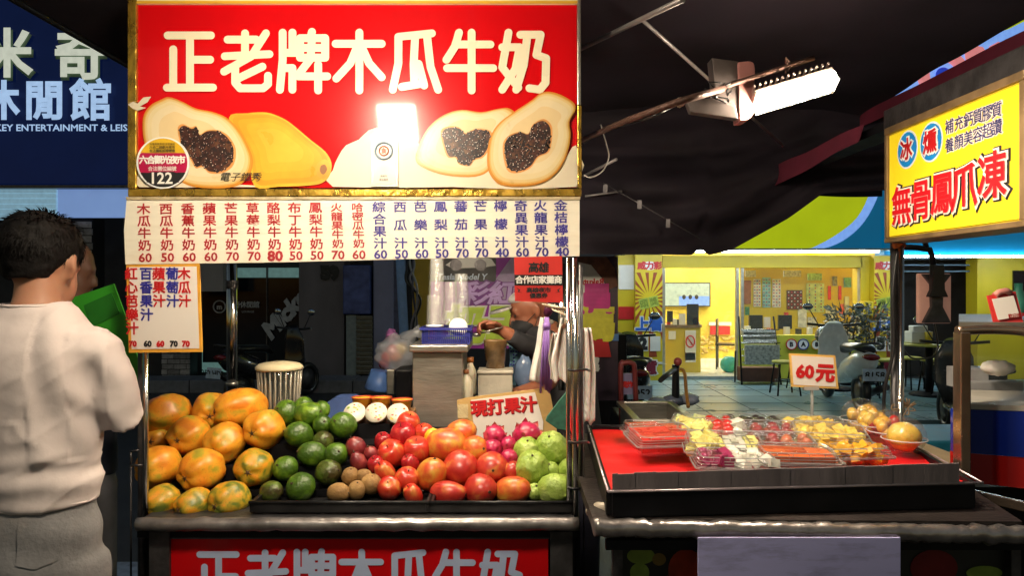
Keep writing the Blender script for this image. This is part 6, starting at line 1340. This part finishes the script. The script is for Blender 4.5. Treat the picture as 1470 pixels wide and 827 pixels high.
mb = MB(); mb.prism([(xl - .02, 2.15, 1.03), (1.62, 1.86, .98), (1.62, 1.86, .955), (xl - .02, 2.15, 1.0)], (0, .03, 0)); mb.build('lower_rail', cop, dc, bev=.003)
MB().prism([(xl + .05, 2.2, .0), (2.2, 2.2, 0), (2.2, 2.7, 0), (1.66, 2.7, 0)], (0, 0, 1.0)).build('base', blackm, dc)
tag(MB().pbox(1388, 530, 1420, 560, 2.5, .12).build('carton', M('grey_carton', (.35, .35, .36), .6), bev=.003), 'pale grey carton inside the glass display case', 'box')
tag(MB().ball(P(1432, 528, 2.4), (.05, .04, .025), 16, 10, fn=lambda d: 1 + .3 * noise.noise(d * 3)).build('bag_roll', wb), 'crumpled white bag inside the display case', 'bag')
tag(MB().pbox(1392, 548, 1470, 575, 2.46, .05).build('carton', bpy.data.materials['grey_carton'], bev=.003), 'long flat grey carton low in the display case', 'box')
# red card stand (the scan code is left out)
qc = thing('card_stand', 'red framed card stand on top of the display case', 'card stand', P(1445, 470, 2.15)); Yq = 2.15
MB().prism([P(x, y, Yq + (y - 415) * -.001) for x, y in ((1417, 424), (1458, 418), (1470, 466), (1429, 471))], (0, .004, 0)).build('frame', RSc, qc); MB().prism([P(x, y, Yq - .006 + (y - 415) * -.001) for x, y in ((1424, 429), (1455, 424), (1464, 454), (1433, 459))], (0, .001, 0)).build('card_face', paper, qc)
mb = MB(); mb.text('歡迎掃碼付款', P(1449, 451, Yq) - Yv * .047, X, Z, .011, bold=.03, rotate=R(6)); mb.build('lettering', redink, qc); MB().tube([P(1428, 424, Yq - .01), P(1434, 419, Yq - .01), P(1444, 417, Yq - .01), P(1450, 420, Yq - .01)], .009, 10).build('scalloped_top', M('pink_top', (.65, .25, .22), .4), qc)
MB().bb(P(1432, 468, Yq + .02), P(1465, 466, Yq + .06)).build('foot', RSc, qc)
tag(MB().lathe([(.02, 0), (.022, .05), (.012, .08), (.012, .1)], P(1462, 450, 2.4)).build('sanitiser_bottle', M('mint_plastic', (.1, .5, .38), .4)), 'mint green pump bottle behind the red card stand', 'bottle')

# ================================================================ canopies
def fold(p, a=.02): return Vector((0, 0, a * noise.noise(Vector((p.x * 1.3, p.y * 2.4, 0))) + a * .5 * noise.noise(Vector((p.x * 4, p.y * 1.2, 5)))))
cn = thing('canopy', 'large black canvas canopy over the right stall with sagging rear flap', 'canopy', (.9, 2, 2.4))
def f1(u, v):
    p = Vector((-.12 + 1.83 * u, .55 + 3.05 * v, 0)); p.z = 2.44 + .06 * math.sin(v * math.pi) + .05 * math.sin(u * math.pi); return p + fold(p, .035)
MB().sheet(f1, 40, 50).build('roof_cloth', fabric, cn)
# rear flap with draped lower edge, given by its bottom outline
bot = [(.32, 1.765), (.9, 1.765), (.945, 1.80), (.99, 1.765), (1.1, 1.79), (1.35, 1.94), (1.51, 2.06), (1.9, 2.08)]
def bz(x):
    for (xa, za), (xb, zb) in zip(bot, bot[1:]):
        if xa <= x <= xb: f_ = (x - xa) / (xb - xa); return za + (zb - za) * f_
    return bot[0][1] if x < bot[0][0] else bot[-1][1]
def f2(u, v):
    x = -.12 + 2.0 * u; zt_ = 2.58; z = zt_ + (bz(x) - zt_) * v; return Vector((x, 3.6 + .12 * noise.noise(Vector((x * 1.6, v * 4, 1))) + .05 * noise.noise(Vector((x * 3 + v * 2, v * 11, 4))) + .025 * math.sin(v * 18 + x * 2.6) * (1 - abs(v - .4)), z))
MB().sheet(f2, 90, 30).build('rear_flap', fabric, cn)
MB().sheet(lambda u, v: Vector((1.71 + .004 * math.sin(u * 9), .55 + 3.05 * u, 2.46 - .07 * v + .01 * noise.noise(Vector((u * 8, 0, 0))))), 40, 3).build('side_valance', maroon, cn)
MB().sheet(lambda u, v: Vector((1.30 - .02 * v, 2.7 + 1.75 * u, 2.205 - (.155 - .09 * (1 - u)) * v + .01 * noise.noise(Vector((u * 5, v, 0))))), 30, 6).build('beam_valance', maroon, cn)
MB().sheet(lambda u, v: Vector((1.28 + .9 * u, 4.3 - .02 * math.sin(6 * u), 2.40 - .22 * v - .03 * u * v + .02 * math.sin(v * 9 + u * 3))), 24, 10).build('side_flap', fabric, cn)
polem = M('pale_pole', (.3, .28, .28), .4, metal=.5)
MB().tube([P(828, 72, 2.6), P(980, -2, 1.75)], .008, 8).build('frame_pole', polem, cn); MB().tube([P(920, 26, 2.3), P(1124, 208, 3.3)], .006, 8).build('frame_pole', polem, cn)
MB().tube([P(838, 252, 3.4), P(885, 228, 3.2)], .007, 8).build('frame_pole', polem, cn); MB().tube([P(840, 281, 3.5), P(893, 274, 3.5)], .005, 8).build('frame_pole', polem, cn)
MB().tube([P(866, 262, 3.45), P(1012, 346, 3.45)], .003, 6).build('hanging_line', dsteel, cn)
for x, y in ((869, 266), (918, 289), (959, 316)): MB().box(P(x, y + 4, 3.44), (.02, .006, .04)).build('hook', dsteel, cn)
cl_ = thing('canopy', 'black canopy edge above the juice cart at the top left', 'canopy', (-.8, 2, 2.45))
MB().sheet(lambda u, v: Vector((-1.5 + 1.36 * u, 1.5 + 1.5 * v, 2.475 + .03 * math.sin(u * 3) + .012 * noise.noise(Vector((u * 4, v * 4, 0))))), 24, 24).build('roof_cloth', fabric, cl_)
MB().tube([(-1.5, 1.5, 2.47), (-1.5, 3.0, 2.47)], .012, 8).build('edge_pole', blackm, cl_); MB().tube([(-1.5, 3.0, 2.47), (-.14, 3.0, 2.47)], .012, 8).build('edge_pole', blackm, cl_)
# thin white wire loop
tag(MB().tube(catmull([P(862, 178, 2.5), P(870, 205, 2.5), P(874, 225, 2.5), P(865, 245, 2.5), P(848, 254, 2.5), P(838, 250, 2.5)], 5, False), .0025, 5).build('cable', M('pale_wire', (.3, .28, .26), .5)), 'thin pale wire looping under the canopy right of the banner', 'cable')

# ================================================================ lamps that light the stalls
led = M('led_lens', (1, 1, 1), .3, emit=(1, .84, .62), es=235)
fl1 = thing('floodlight', 'square floodlight on a bracket under the canopy edge, shining on the banner and fruit', 'light', (-.46, 1.3, 2.3))
lz = 2.28; lr = Euler((R(-42), 0, 0))
def LB(c, size, rot, nm, m, par): return MB().box(c, size, rot).build(nm, m, par)
LB((-.46, 1.24, lz + .0), (.26, .05, .26), lr, 'lamp_body', dsteel, fl1); o_ = Vector((0, .029, 0)); o_.rotate(lr); LB(Vector((-.46, 1.24, lz)) + o_, (.15, .006, .17), lr, 'lens', led, fl1)
MB().tube([(-.46, 1.22, lz + .1), (-.46, 1.15, 2.6), (-.46, 1.5, 2.62)], .012, 8).build('bracket', dsteel, fl1)
MB().tube([(-.46, 1.5, 2.62), (-.46, 3.0, 2.62)], .012, 8).build('rail', dsteel, fl1)
fl3 = thing('tube_lamp', 'warm batten lamp fixed to the back of the banner, shining down behind the counter', 'light', (-.25, 2.3, 1.95))
MB().bb((-.6, 2.30, 1.93), (.12, 2.36, 1.96)).build('batten', steel, fl3); MB().tube([(-.58, 2.33, 1.915), (.1, 2.33, 1.915)], .014, 10).build('lens', M('batten_lens', (1, 1, 1), .3, emit=(1, .84, .62), es=210), fl3)
for x in (-.5, .02): MB().tube([(x, 2.33, 1.96), (x, 2.33, 2.2), (x, 2.22, 2.2)], .006, 6).build('hanger', dsteel, fl3)
Yl = 1.95
fl2 = thing('floodlight', 'glowing white LED floodlight on a crooked pole under the black canopy', 'light', P(1136, 150, Yl))
led2 = M('led_lens_bright', (1, 1, 1), .3, emit=(1, .83, .62), es=480)
a, b = P(1081, 140, Yl), P(1194, 106, Yl - .02); ax = (b - a).normalized(); dn = Vector((0, -.28, -.96)); dn = (dn - ax * dn.dot(ax)).normalized(); sd = ax.cross(dn)
cen = (a + b) / 2; Lh = (b - a).length / 2 
def slab(c, hx, hy, hz): 
    vs = [c + ax * sx * hx + sd * sy * hy + dn * sz * hz for sz in (-1, 1) for sy in (-1, 1) for sx in (-1, 1)]
    return MB().add(vs, [(0, 2, 3, 1), (4, 5, 7, 6), (0, 1, 5, 4), (2, 6, 7, 3), (0, 4, 6, 2), (1, 3, 7, 5)], False)
slab(cen, Lh, .026, .010).build('lamp_body', M('pale_lamp_body', (.35, .28, .24), .4, metal=.5), fl2, bev=.004)
slab(cen + dn * .020, Lh * .97, .032, .010).build('lens', led2, fl2)
for k in range(14): q = a.lerp(b, (k + .5) / 14) - sd * 0; slab(q - dn * .02, .0018, .028, .003).build('cooling_fin', bpy.data.materials['pale_lamp_body'], fl2)
gm = M('lens_glass', (.8, .7, .6), .05, trans=.9); slab(cen + dn * .034, Lh * 1.0, .034, .001).build('lens_cover', gm, fl2)
rust = M('rusty_pole', (.13, .07, .055), .55, metal=.4, var=.4, scale=30, dirt=.4, bump=.3)
MB().tube([P(1168, 82, Yl), P(1130, 95, Yl), P(1050, 120, Yl), P(1020, 134, Yl)], .007, 8).build('pole', rust, fl2)
MB().tube([P(1040, 126, Yl), P(972, 146, 1.75), P(900, 172, 2.0), P(836, 200, 2.3)], .009, 8).build('pole', rust, fl2)
mb = MB(); 
for k in range(10): mb.tube([P(1128 + k % 4 * 2, 82 + (k * 5) % 20, Yl - .01), P(1134 - k % 3 * 3, 88 + (k * 7) % 18, Yl + .005)], .0022, 4)
kind(mb.build('wire_tie', rust, fl2), 'stuff'); 
pinkm = M('pink_housing', (.55, .24, .22), .45, var=.1); galv = M('galvanised_plate', (.14, .115, .11), .45, metal=.5, var=.3, scale=14, dirt=.35)
MB().prism([P(x, y, Yl + .03) for x, y in ((1022, 82), (1060, 87), (1062, 168), (1030, 160))], (0, .05, 0)).build('back_plate', galv, fl2, bev=.002)
hull = catmull([(1060, 88, 0), (1078, 87, 0), (1084, 96, 0), (1083, 130, 0), (1084, 155, 0), (1076, 170, 0), (1062, 173, 0)], 4, False)
MB().prism([P(p.x, p.y, Yl + .02) for p in hull], (0, .06, 0)).build('pink_housing', pinkm, fl2, bev=.003)
MB().prism([P(x, y, Yl + .005) for x, y in ((985, 142), (1020, 140), (1056, 152), (1060, 170), (992, 160))], (0, .03, 0)).build('arm_plate', galv, fl2, bev=.002)
MB().ball(P(976, 146, Yl + .02), (.013, .012, .013), 12, 8, fn=lambda d: 1 + .3 * noise.noise(d * 3)).build('bulb_socket', M('ivory_socket', (.6, .52, .36), .4), fl2)
mb = MB(); random.seed(4)
for k in range(12): q = P(1020 + random.uniform(0, 26), 122 + random.uniform(0, 22), Yl - .01); mb.tube([q, q + Vector((random.uniform(-.02, .02), .01, random.uniform(-.02, .02))), q + Vector((random.uniform(-.03, .03), 0, random.uniform(-.02, .02)))], .0025, 5)
kind(mb.build('wire_bundle', blackp, fl2), 'stuff')
tag(MB().tube(catmull([P(974, 148, Yl + .02), P(940, 165, 1.85), P(900, 178, 2.1), P(866, 186, 2.4), P(838, 205, 2.6)], 5, False), .003, 5).build('cable', blackp), 'black cable sagging from the floodlight arm to the banner', 'cable')
# ================================================================ PEOPLE
skinm = M('skin', (.42, .2, .12), .5, var=.08, scale=10, sss=.15, bump=.05); skind = M('skin_dark', (.1, .045, .028), .5, var=.1, scale=10, sss=.1)
hair = M('black_hair', (.006, .005, .005), .7, var=.3, scale=60, bump=.3, bscale=90, spec=.15)
tee = M('pale_pink_cotton', (.66, .57, .55), .85, var=.04, scale=3, bump=.25, bscale=14)
denim = M('stone_denim', (.19, .185, .19), .85, var=.55, scale=3.5, bump=.2, bscale=90, dirt=.6, dirtcol=(.42, .35, .28))
def hand(mb, w, d, palm_n, s=1.0, curl=.5):
    "palm and five fingers: wrist point w, direction d, palm normal palm_n"
    d = Vector(d).normalized(); n = Vector(palm_n); n = (n - d * n.dot(d)).normalized(); sd = d.cross(n)
    mb.loft([(w, sd * .026 * s, n * .018 * s), (w + d * .03 * s, sd * .036 * s, n * .016 * s), (w + d * .07 * s, sd * .041 * s, n * .014 * s), (w + d * .09 * s, sd * .038 * s, n * .012 * s)], 14)
    for k, L in enumerate((.07, .078, .072, .056)):
        b = w + d * .085 * s + sd * (.029 - .0195 * k) * s; a = curl; p1 = b + (d * math.cos(a) + n * math.sin(a)) * L * .45 * s; p2 = p1 + (d * math.cos(a * 2.2) + n * math.sin(a * 2.2)) * L * .33 * s; p3 = p2 + (d * math.cos(a * 3) + n * math.sin(a * 3)) * L * .25 * s
        mb.tube([b - d * .02 * s, b, p1, p2, p3], [.009 * s, .0092 * s, .0086 * s, .008 * s, .006 * s], 8)
    b = w + d * .025 * s + sd * .03 * s; mb.tube([b, b + (sd * .7 + d * .6 + n * .3) * .035 * s, b + (sd * .7 + d * 1.2 + n * .8) * .05 * s], [.012 * s, .0105 * s, .008 * s], 8)
def head_mb(mb, c, fwd, s=1.0):
    "skull, jaw, nose, brow, lips, ears; c is head centre"
    f = Vector(fwd).normalized(); r = f.cross(Z).normalized(); u = r.cross(f).normalized()
    def T(x, y, z): return c + r * x * s + f * y * s + u * z * s
    Rm = Matrix((r, f, u)).transposed().to_euler()
    mb.ball(T(0, -.012, .03), (.075 * s, .093 * s, .088 * s), 20, 14, rot=Rm); mb.ball(T(0, .018, -.035), (.06 * s, .068 * s, .078 * s), 18, 12, rot=Rm); mb.ball(T(0, .055, -.085), (.028 * s, .026 * s, .022 * s), 12, 8, rot=Rm)
    mb.tube([T(0, .078, .015), T(0, .096, -.012), T(0, .102, -.024), T(0, .084, -.032)], [.009 * s, .012 * s, .015 * s, .01 * s], 8)
    mb.ball(T(0, .078, .028), (.045 * s, .012 * s, .01 * s), 12, 8, rot=Rm); mb.ball(T(0, .08, -.055), (.024 * s, .012 * s, .007 * s), 10, 8, rot=Rm)
    for sx in (-1, 1):
        mb.tube([T(sx * .074, -.002, -.03), T(sx * .083, -.008, -.01), T(sx * .088, -.016, .012), T(sx * .084, -.008, .03), T(sx * .077, .004, .03)], [.008 * s, .008 * s, .0085 * s, .008 * s, .006 * s], 8); mb.ball(T(sx * .079, -.004, -.002), (.007 * s, .014 * s, .026 * s), 10, 8, rot=Rm)
        mb.ball(T(sx * .03, .073, .008), (.014 * s, .01 * s, .008 * s), 10, 6, rot=Rm)
    return T, Rm

# ---- man in the pale T-shirt, seen from behind
mx, my = P(50, 0, 1.75).x, 1.75
man = thing('person', 'person with short black hair in a pale T-shirt and grey jeans, back turned', 'person', (mx, my, 0))
def Q(x, y, z): return Vector((mx + x, my + y, z))
b = MB(); hc = Q(-.006, .045, 1.648); head_mb(b, hc, (.12, .98, -.12), 1.0)
b.loft([(Q(0, .0, 1.48), .085, .06), (Q(0, .002, 1.535), .06, .055), (Q(0, .012, 1.58), .051, .052), (Q(.0, .025, 1.64), .051, .056)], 20)
for sx in (-1, 1):
    b.tube([Q(sx * .15, 0, 1.465), Q(sx * .182, .01, 1.39), Q(sx * .176, .05, 1.31), Q(sx * .125, .17, 1.29), Q(sx * .08, .26, 1.29)], [.045, .04, .036, .033, .024], 12)
    hand(b, Q(sx * .08, .255, 1.288), (-sx * .4, .9, .25), (-sx * .9, .2, -.3), 1, .5)
b.loft([(Q(0, 0, .95), .13, .1), (Q(0, 0, 1.15), .125, .095), (Q(0, 0, 1.35), .14, .1), (Q(0, 0, 1.5), .1, .06)], 20)
fuse(b, 'body', skinm, man, .008, 5)
# short hair: shell plus tufts
T, Rm = None, None
f = Vector((.12, .98, -.12)).normalized(); r = f.cross(Z).normalized(); u = r.cross(f).normalized()
hb = MB(); HT = lambda x, y, z: hc + r * x + f * y + u * z
def hfn(d): 
    q = 1.0 + .06 * noise.noise(d * 3.2) + .03 * noise.noise(d * 8)
    if d.z > .3 and abs(d.x) < .7: q += .04
    return q
hb.ball(HT(0, -.02, .052), (.086, .102, .081), 34, 26, rot=Matrix((r, f, u)).transposed().to_euler(), fn=hfn)
hb.loft([(HT(0, -.05, -.034), r * .05, f * .045), (HT(0, -.045, -.01), r * .066, f * .058), (HT(0, -.035, .03), r * .079, f * .08)], 24)
hairo = fuse(hb, 'hair', hair, man, .006, 2, fn=lambda v, n: .004 * noise.noise(v * 60))
random.seed(21); tb_ = MB()
for k in range(1500):
    a = random.uniform(0, 6.283); e = math.asin(random.uniform(-.5, 1)); d = Vector((math.cos(e) * math.cos(a), math.cos(e) * math.sin(a), math.sin(e)))
    p = HT(.086 * d.x, -.02 + .101 * d.y, .052 + .08 * d.z); n_ = (r * d.x + f * d.y + u * d.z); down = (-u * .8 + r * random.uniform(-.5, .5) + f * random.uniform(-.5, .3)); L = random.uniform(.012, .032)
    t_ = (down - n_ * down.dot(n_)).normalized(); s_ = t_.cross(n_) * random.uniform(.0012, .0026); lift_ = .2 + (.5 if d.z > .6 else 0)
    q1 = p + t_ * L * .5 + n_ * L * lift_ * .6; q2 = p + t_ * L + n_ * L * lift_ * .8
    tb_.add([p - s_, p + s_, q1 + s_ * .7, q1 - s_ * .7, q2], [(0, 1, 2, 3), (3, 2, 4)], False)
kind(tb_.build('hair_strands', hair, hairo), 'stuff')
# T-shirt
s_ = MB()
s_.loft([(Q(0, 0, 1.09), .145, .112), (Q(0, 0, 1.12), .147, .114), (Q(0, 0, 1.2), .145, .112), (Q(0, 0, 1.3), .15, .112), (Q(0, -.005, 1.4), .168, .114), (Q(0, -.008, 1.455), .184, .102), (Q(0, -.006, 1.495), .17, .088), (Q(0, -.002, 1.525), .125, .074), (Q(0, 0, 1.548), .088, .066), (Q(0, .002, 1.562), .072, .062)], 32)
for sx in (-1, 1):
    s_.tube([Q(sx * .12, -.004, 1.475), Q(sx * .155, 0, 1.448), Q(sx * .174, .008, 1.39), Q(sx * .185, .02, 1.32), Q(sx * .188, .04, 1.275)], [.05, .05, .051, .052, .053], 18)
def wr(v, n):
    x, z = v.x - mx, v.z; o = 0
    if z < 1.27: k = min(1, (1.27 - z) / .08); o += .0045 * k * math.sin(z * 95 + 5 * x + 2.2 * noise.noise(Vector((x * 6, z * 5, 1)))) * (.4 + .8 * noise.noise(Vector((x * 4, z * 9, 3))))
    o += .004 * noise.noise(Vector((x * 16, v.y * 6, z * 9)))
    rg = 1 - abs(noise.noise(Vector((x * 5 + z * 3, 2, z * 11 - x * 4)))); o += .004 * rg ** 8 * (1.2 if z < 1.3 else .3)
    rg = 1 - abs(noise.noise(Vector((x * 9 - z * 7, 7, z * 6)))); o += .0025 * rg ** 10
    if abs(x) > .12 and z > 1.2: o += .0025 * math.sin(z * 60 + x * 60 + 2 * noise.noise(Vector((x * 9, 0, z * 9)))) 
    if -.05 < x - .1 < .09 and z > 1.2: o += .004 * math.sin(x * 70 + z * 18)
    return o
shirt = fuse(s_, 't_shirt', tee, man, .0065, 7, fn=wr)
MB().tube([Q(.076 * math.cos(k * .2618), .003 + .064 * math.sin(k * .2618), 1.561 + .004 * math.sin(k * .2618)) for k in range(24)], .0035, 6, closed=True).build('collar', tee, shirt)
MB().tube([Q(.14 * math.cos(k * .1309), .107 * math.sin(k * .1309), 1.098 + .003 * math.sin(k * .5)) for k in range(48)], .0035, 6, closed=True).build('hem', tee, shirt)
# jeans
j = MB()
j.loft([(Q(0, 0, 1.11), .138, .104), (Q(0, -.005, 1.03), .15, .114), (Q(0, -.005, .95), .158, .118), (Q(0, 0, .87), .163, .113)], 28)
for sx in (-1, 1): j.tube([Q(sx * .075, 0, .95), Q(sx * .09, 0, .8), Q(sx * .1, .01, .5), Q(sx * .105, .0, .1)], [.095, .092, .075, .065], 18)
def wj(v, n): return .005 * noise.noise(Vector((v.x * 9, v.y * 5, v.z * 12))) + .004 * math.sin(v.z * 60 + 20 * abs(v.x - mx)) * max(0, .5 + noise.noise(Vector((v.x * 5, 0, v.z * 5))))
jeans = fuse(j, 'jeans', denim, man, .009, 6, fn=wj)
for sx in (-1, 1):
    mb = MB(); 
    def pk(u, v, sx=sx): 
        x = sx * (.035 + .075 * u); z = 1.075 - .095 * v - (.012 * (1 - abs(2 * u - 1)) * v); yy = -.005 - math.sqrt(max(0, 1 - (x / .172) ** 2)) * .131 ; return Q(x, yy, z)
    mb.sheet(pk, 8, 8); o = mb.build('back_pocket', denim, jeans); q = o.modifiers.new('s', 'SHRINKWRAP'); q.target = jeans; q.wrap_method = 'PROJECT'; q.use_project_y = True; q.use_positive_direction = True; q.use_negative_direction = True; q.offset = .003
for sx in (-1, 1): MB().loft([(Q(sx * .105, .06, .0), .045, .13), (Q(sx * .105, .06, .03), .048, .135), (Q(sx * .105, .04, .08), .045, .1), (Q(sx * .105, 0, .12), .04, .05)], 16).build('shoe', blackp, man)
MB().poly([Q(-.031 + .013 * math.cos(k * .5) * (1 + .3 * math.sin(3 * k)), -.1205, 1.387 + .009 * math.sin(k * .5)) for k in range(12)]).build('stain', M('tan_stain', (.5, .28, .12), .9), shirt)

# ---- second person behind him, holding a green board
px_, py_ = P(99, 0, 2.55).x, 2.55
pp = thing('person', 'person in dark clothes behind the man in the T-shirt, holding a green board', 'person', (px_, py_, 0))
def Q2(x, y, z): return Vector((px_ + x, py_ + y, z))
b = MB(); h2 = Q2(-.01, 0, 1.66); head_mb(b, h2, (.75, .3, -.2), 1.0)
b.loft([(Q2(0, 0, 1.4), .08, .06), (Q2(0, 0, 1.5), .055, .055), (Q2(0, 0, 1.6), .05, .052)], 18); b.loft([(Q2(0, 0, .9), .12, .1), (Q2(0, 0, 1.2), .12, .1), (Q2(0, 0, 1.42), .12, .07)], 18)
for sx in (-1, 1): b.tube([Q2(sx * .15, 0, 1.4), Q2(sx * .18, -.02, 1.18), Q2(sx * .1, -.16, 1.25), Q2(sx * .07, -.22, 1.42)], [.04, .038, .032, .024], 12); hand(b, Q2(sx * .07, -.215, 1.41), (.1, -.25, .9), (.6, -.3, 0), .95, .7)
fuse(b, 'body', skind, pp, .011, 4)
MB().ball(h2 + Vector((-.02, 0, .04)), (.095, .1, .095), 24, 16, fn=lambda d: (1 + .06 * noise.noise(d * 4)) * (1 if d.z > -.2 else .92)).build('hair', hair, pp)
s_ = MB(); s_.loft([(Q2(0, 0, .95), .16, .12), (Q2(0, 0, 1.2), .155, .12), (Q2(0, 0, 1.4), .18, .1), (Q2(0, 0, 1.48), .1, .07)], 24)
for sx in (-1, 1): s_.tube([Q2(sx * .13, 0, 1.42), Q2(sx * .185, -.01, 1.28), Q2(sx * .185, -.03, 1.18)], [.055, .055, .05], 14)
fuse(s_, 'shirt', M('dark_blue_shirt', (.02, .025, .05), .8), pp, .012, 5)
s_ = MB(); s_.loft([(Q2(0, 0, 1.0), .15, .115), (Q2(0, 0, .85), .155, .115)], 20)
for sx in (-1, 1): s_.tube([Q2(sx * .07, 0, .92), Q2(sx * .09, 0, .5), Q2(sx * .09, 0, .08)], [.09, .07, .06], 14)
fuse(s_, 'trousers', M('grey_trousers', (.16, .16, .18), .8), pp, .013, 5)
for sx in (-1, 1): MB().loft([(Q2(sx * .09, .04, .0), .042, .12), (Q2(sx * .09, .04, .03), .045, .12), (Q2(sx * .09, 0, .1), .04, .05)], 14).build('shoe', blackp, pp)
gr = M('green_board', (.03, .3, .015), .5, var=.08, scale=3)
mb = MB().prism([P(x, y, 2.25) for x, y in ((70, 438), (163, 407), (186, 470), (210, 560), (206, 590), (100, 500))], (0, .006, 0)); o = tag(mb.build('green_board', gr), 'bright green board held out beside the man in the T-shirt', 'board')
MB().prism([P(x, y, 2.247) for x, y in ((120, 438), (160, 420), (172, 450), (130, 470))], (0, .002, 0)).build('green_label', M('darker_green', (.012, .15, .01), .5), o)

# ---- vendor behind the cart, stooping to the left
vx, vy = P(778, 0, 3.25).x, 3.25
vd = thing('person', 'vendor in white cap and black face mask bending over behind the cart', 'person', (vx + .03, vy, 0))
def V(px, py, dy=0): return P(px, py, vy + dy)
b = MB(); hv = V(762, 447); fw = Vector((-.92, -.25, -.3)); head_mb(b, hv, fw, 1.02)
b.tube([V(764, 460), V(776, 470), V(788, 480)], [.055, .055, .07], 16)
b.loft([(Vector((vx + .08, vy, .9)), .13, .11), (Vector((vx + .06, vy, 1.15)), .13, .12), (Vector((vx + .03, vy, 1.36)), .14, .1), (Vector((vx + .02, vy, 1.42)), .09, .07)], 20)
b.tube([V(790, 490, -.12), V(775, 502, -.18), V(748, 492, -.25), V(722, 474, -.28)], [.05, .044, .036, .026], 12); hand(b, V(724, 475, -.28), (-1, -.05, .35), (.1, -.5, -.8), 1.0, .85)
b.tube([V(795, 500, .1), V(790, 545, -.1), V(765, 560, -.3), V(738, 566, -.38)], [.05, .044, .035, .026], 12); hand(b, V(740, 566, -.38), (-1, -.1, -.1), (0, .2, -1), 1.0, .6)
vb = fuse(b, 'body', skinm if False else M('skin_tan', (.3, .11, .06), .45, var=.1, sss=.12), vd, .008, 4)
f = fw.normalized(); r = f.cross(Z).normalized(); u = r.cross(f).normalized(); VT = lambda x, y, z: hv + r * x + f * y + u * z; Re = Matrix((r, f, u)).transposed().to_euler()
mk = MB(); mk.ball(VT(0, .045, -.052), (.062, .068, .05), 20, 14, rot=Re); mk.ball(VT(0, .092, -.035), (.02, .022, .028), 10, 8, rot=Re); mo = mk.build('face_mask', M('black_mask', (.015, .015, .018), .8), vd)
for sx in (-1, 1): MB().tube([VT(sx * .058, .045, -.03), VT(sx * .084, 0, -.0), VT(sx * .088, -.015, .01)], .0018, 5).build('ear_loop', blackp, mo); MB().tube([VT(sx * .055, .03, -.075), VT(sx * .084, -.005, -.02)], .0018, 5).build('ear_loop', blackp, mo)
for sx in (-1, 1): MB().ball(VT(sx * .03, .082, .008), (.01, .006, .005), 8, 6, rot=Re).build('eye', blackp, vd)
cp = MB(); cp.ball(VT(0, -.01, .07), (.08, .095, .042), 24, 14, rot=Re, fn=lambda d: 1 if d.z > -.1 else .9); co_ = cp.build('cap', M('grey_white_cap', (.5, .47, .45), .7), vd)
vis = MB(); vis.loft([(VT(0, .13, .045), r * .06, f * .05), (VT(0, .13, .052), r * .06, f * .05)], 20); vis.build('visor', bpy.data.materials['grey_white_cap'], co_)
MB().ball(VT(0, -.055, .0), (.07, .05, .05), 16, 10, rot=Re).build('hair', M('purple_dyed_hair', (.1, .015, .06), .5), vd)
s_ = MB(); s_.loft([(Vector((vx + .1, vy, .95)), .17, .14), (Vector((vx + .08, vy, 1.15)), .165, .145), (Vector((vx + .05, vy, 1.36)), .18, .12), (V(783, 480), .12, .09), (V(777, 472), .075, .068)], 26)
s_.tube([Vector((vx - .02, vy - .05, 1.36)), V(785, 492, -.13), V(772, 502, -.18), V(748, 491, -.25), V(732, 481, -.275)], [.08, .06, .052, .04, .034], 14); s_.tube([Vector((vx + .1, vy + .05, 1.36)), V(795, 500, .1), V(792, 525, 0)], [.08, .065, .06], 14)
fuse(s_, 'shirt', M('black_shirt', (.018, .018, .022), .8), vd, .011, 5)
MB().tube(catmull([V(768, 476, -.06), V(780, 466, -.07), V(792, 462, -.03)], 5, False), .012, 8).build('collar', M('grey_collar', (.4, .36, .32), .8), vd)
s_ = MB(); s_.loft([(Vector((vx + .1, vy, 1.0)), .15, .12), (Vector((vx + .1, vy, .85)), .155, .12)], 20)
for sx in (-1, 1): s_.tube([Vector((vx + .1 + sx * .07, vy, .9)), Vector((vx + .1 + sx * .09, vy, .5)), Vector((vx + .1 + sx * .09, vy, .08))], [.09, .07, .06], 14)
fuse(s_, 'trousers', M('navy_trousers', (.02, .02, .04), .8), vd, .014, 5)
for sx in (-1, 1): MB().loft([(Vector((vx + .1 + sx * .09, vy - .04, .0)), .042, .12), (Vector((vx + .1 + sx * .09, vy - .04, .04)), .045, .12), (Vector((vx + .1 + sx * .09, vy, .1)), .04, .05)], 14).build('shoe', blackp, vd)
kn = thing('ladle', 'steel ladle held out in the vendor hand', 'ladle', V(700, 478, -.3)); MB().tube([V(722, 469, -.31), V(686, 479, -.31)], .004, 6).build('handle', steel, kn); MB().ball(V(684, 480, -.31), (.018, .014, .01), 12, 8).build('bowl', steel, kn)
bpy.context.view_layer.update()
print('objects', len(bpy.data.objects), 'tris', sum(len(o.data.polygons) for o in bpy.data.objects if o.type == 'MESH'))
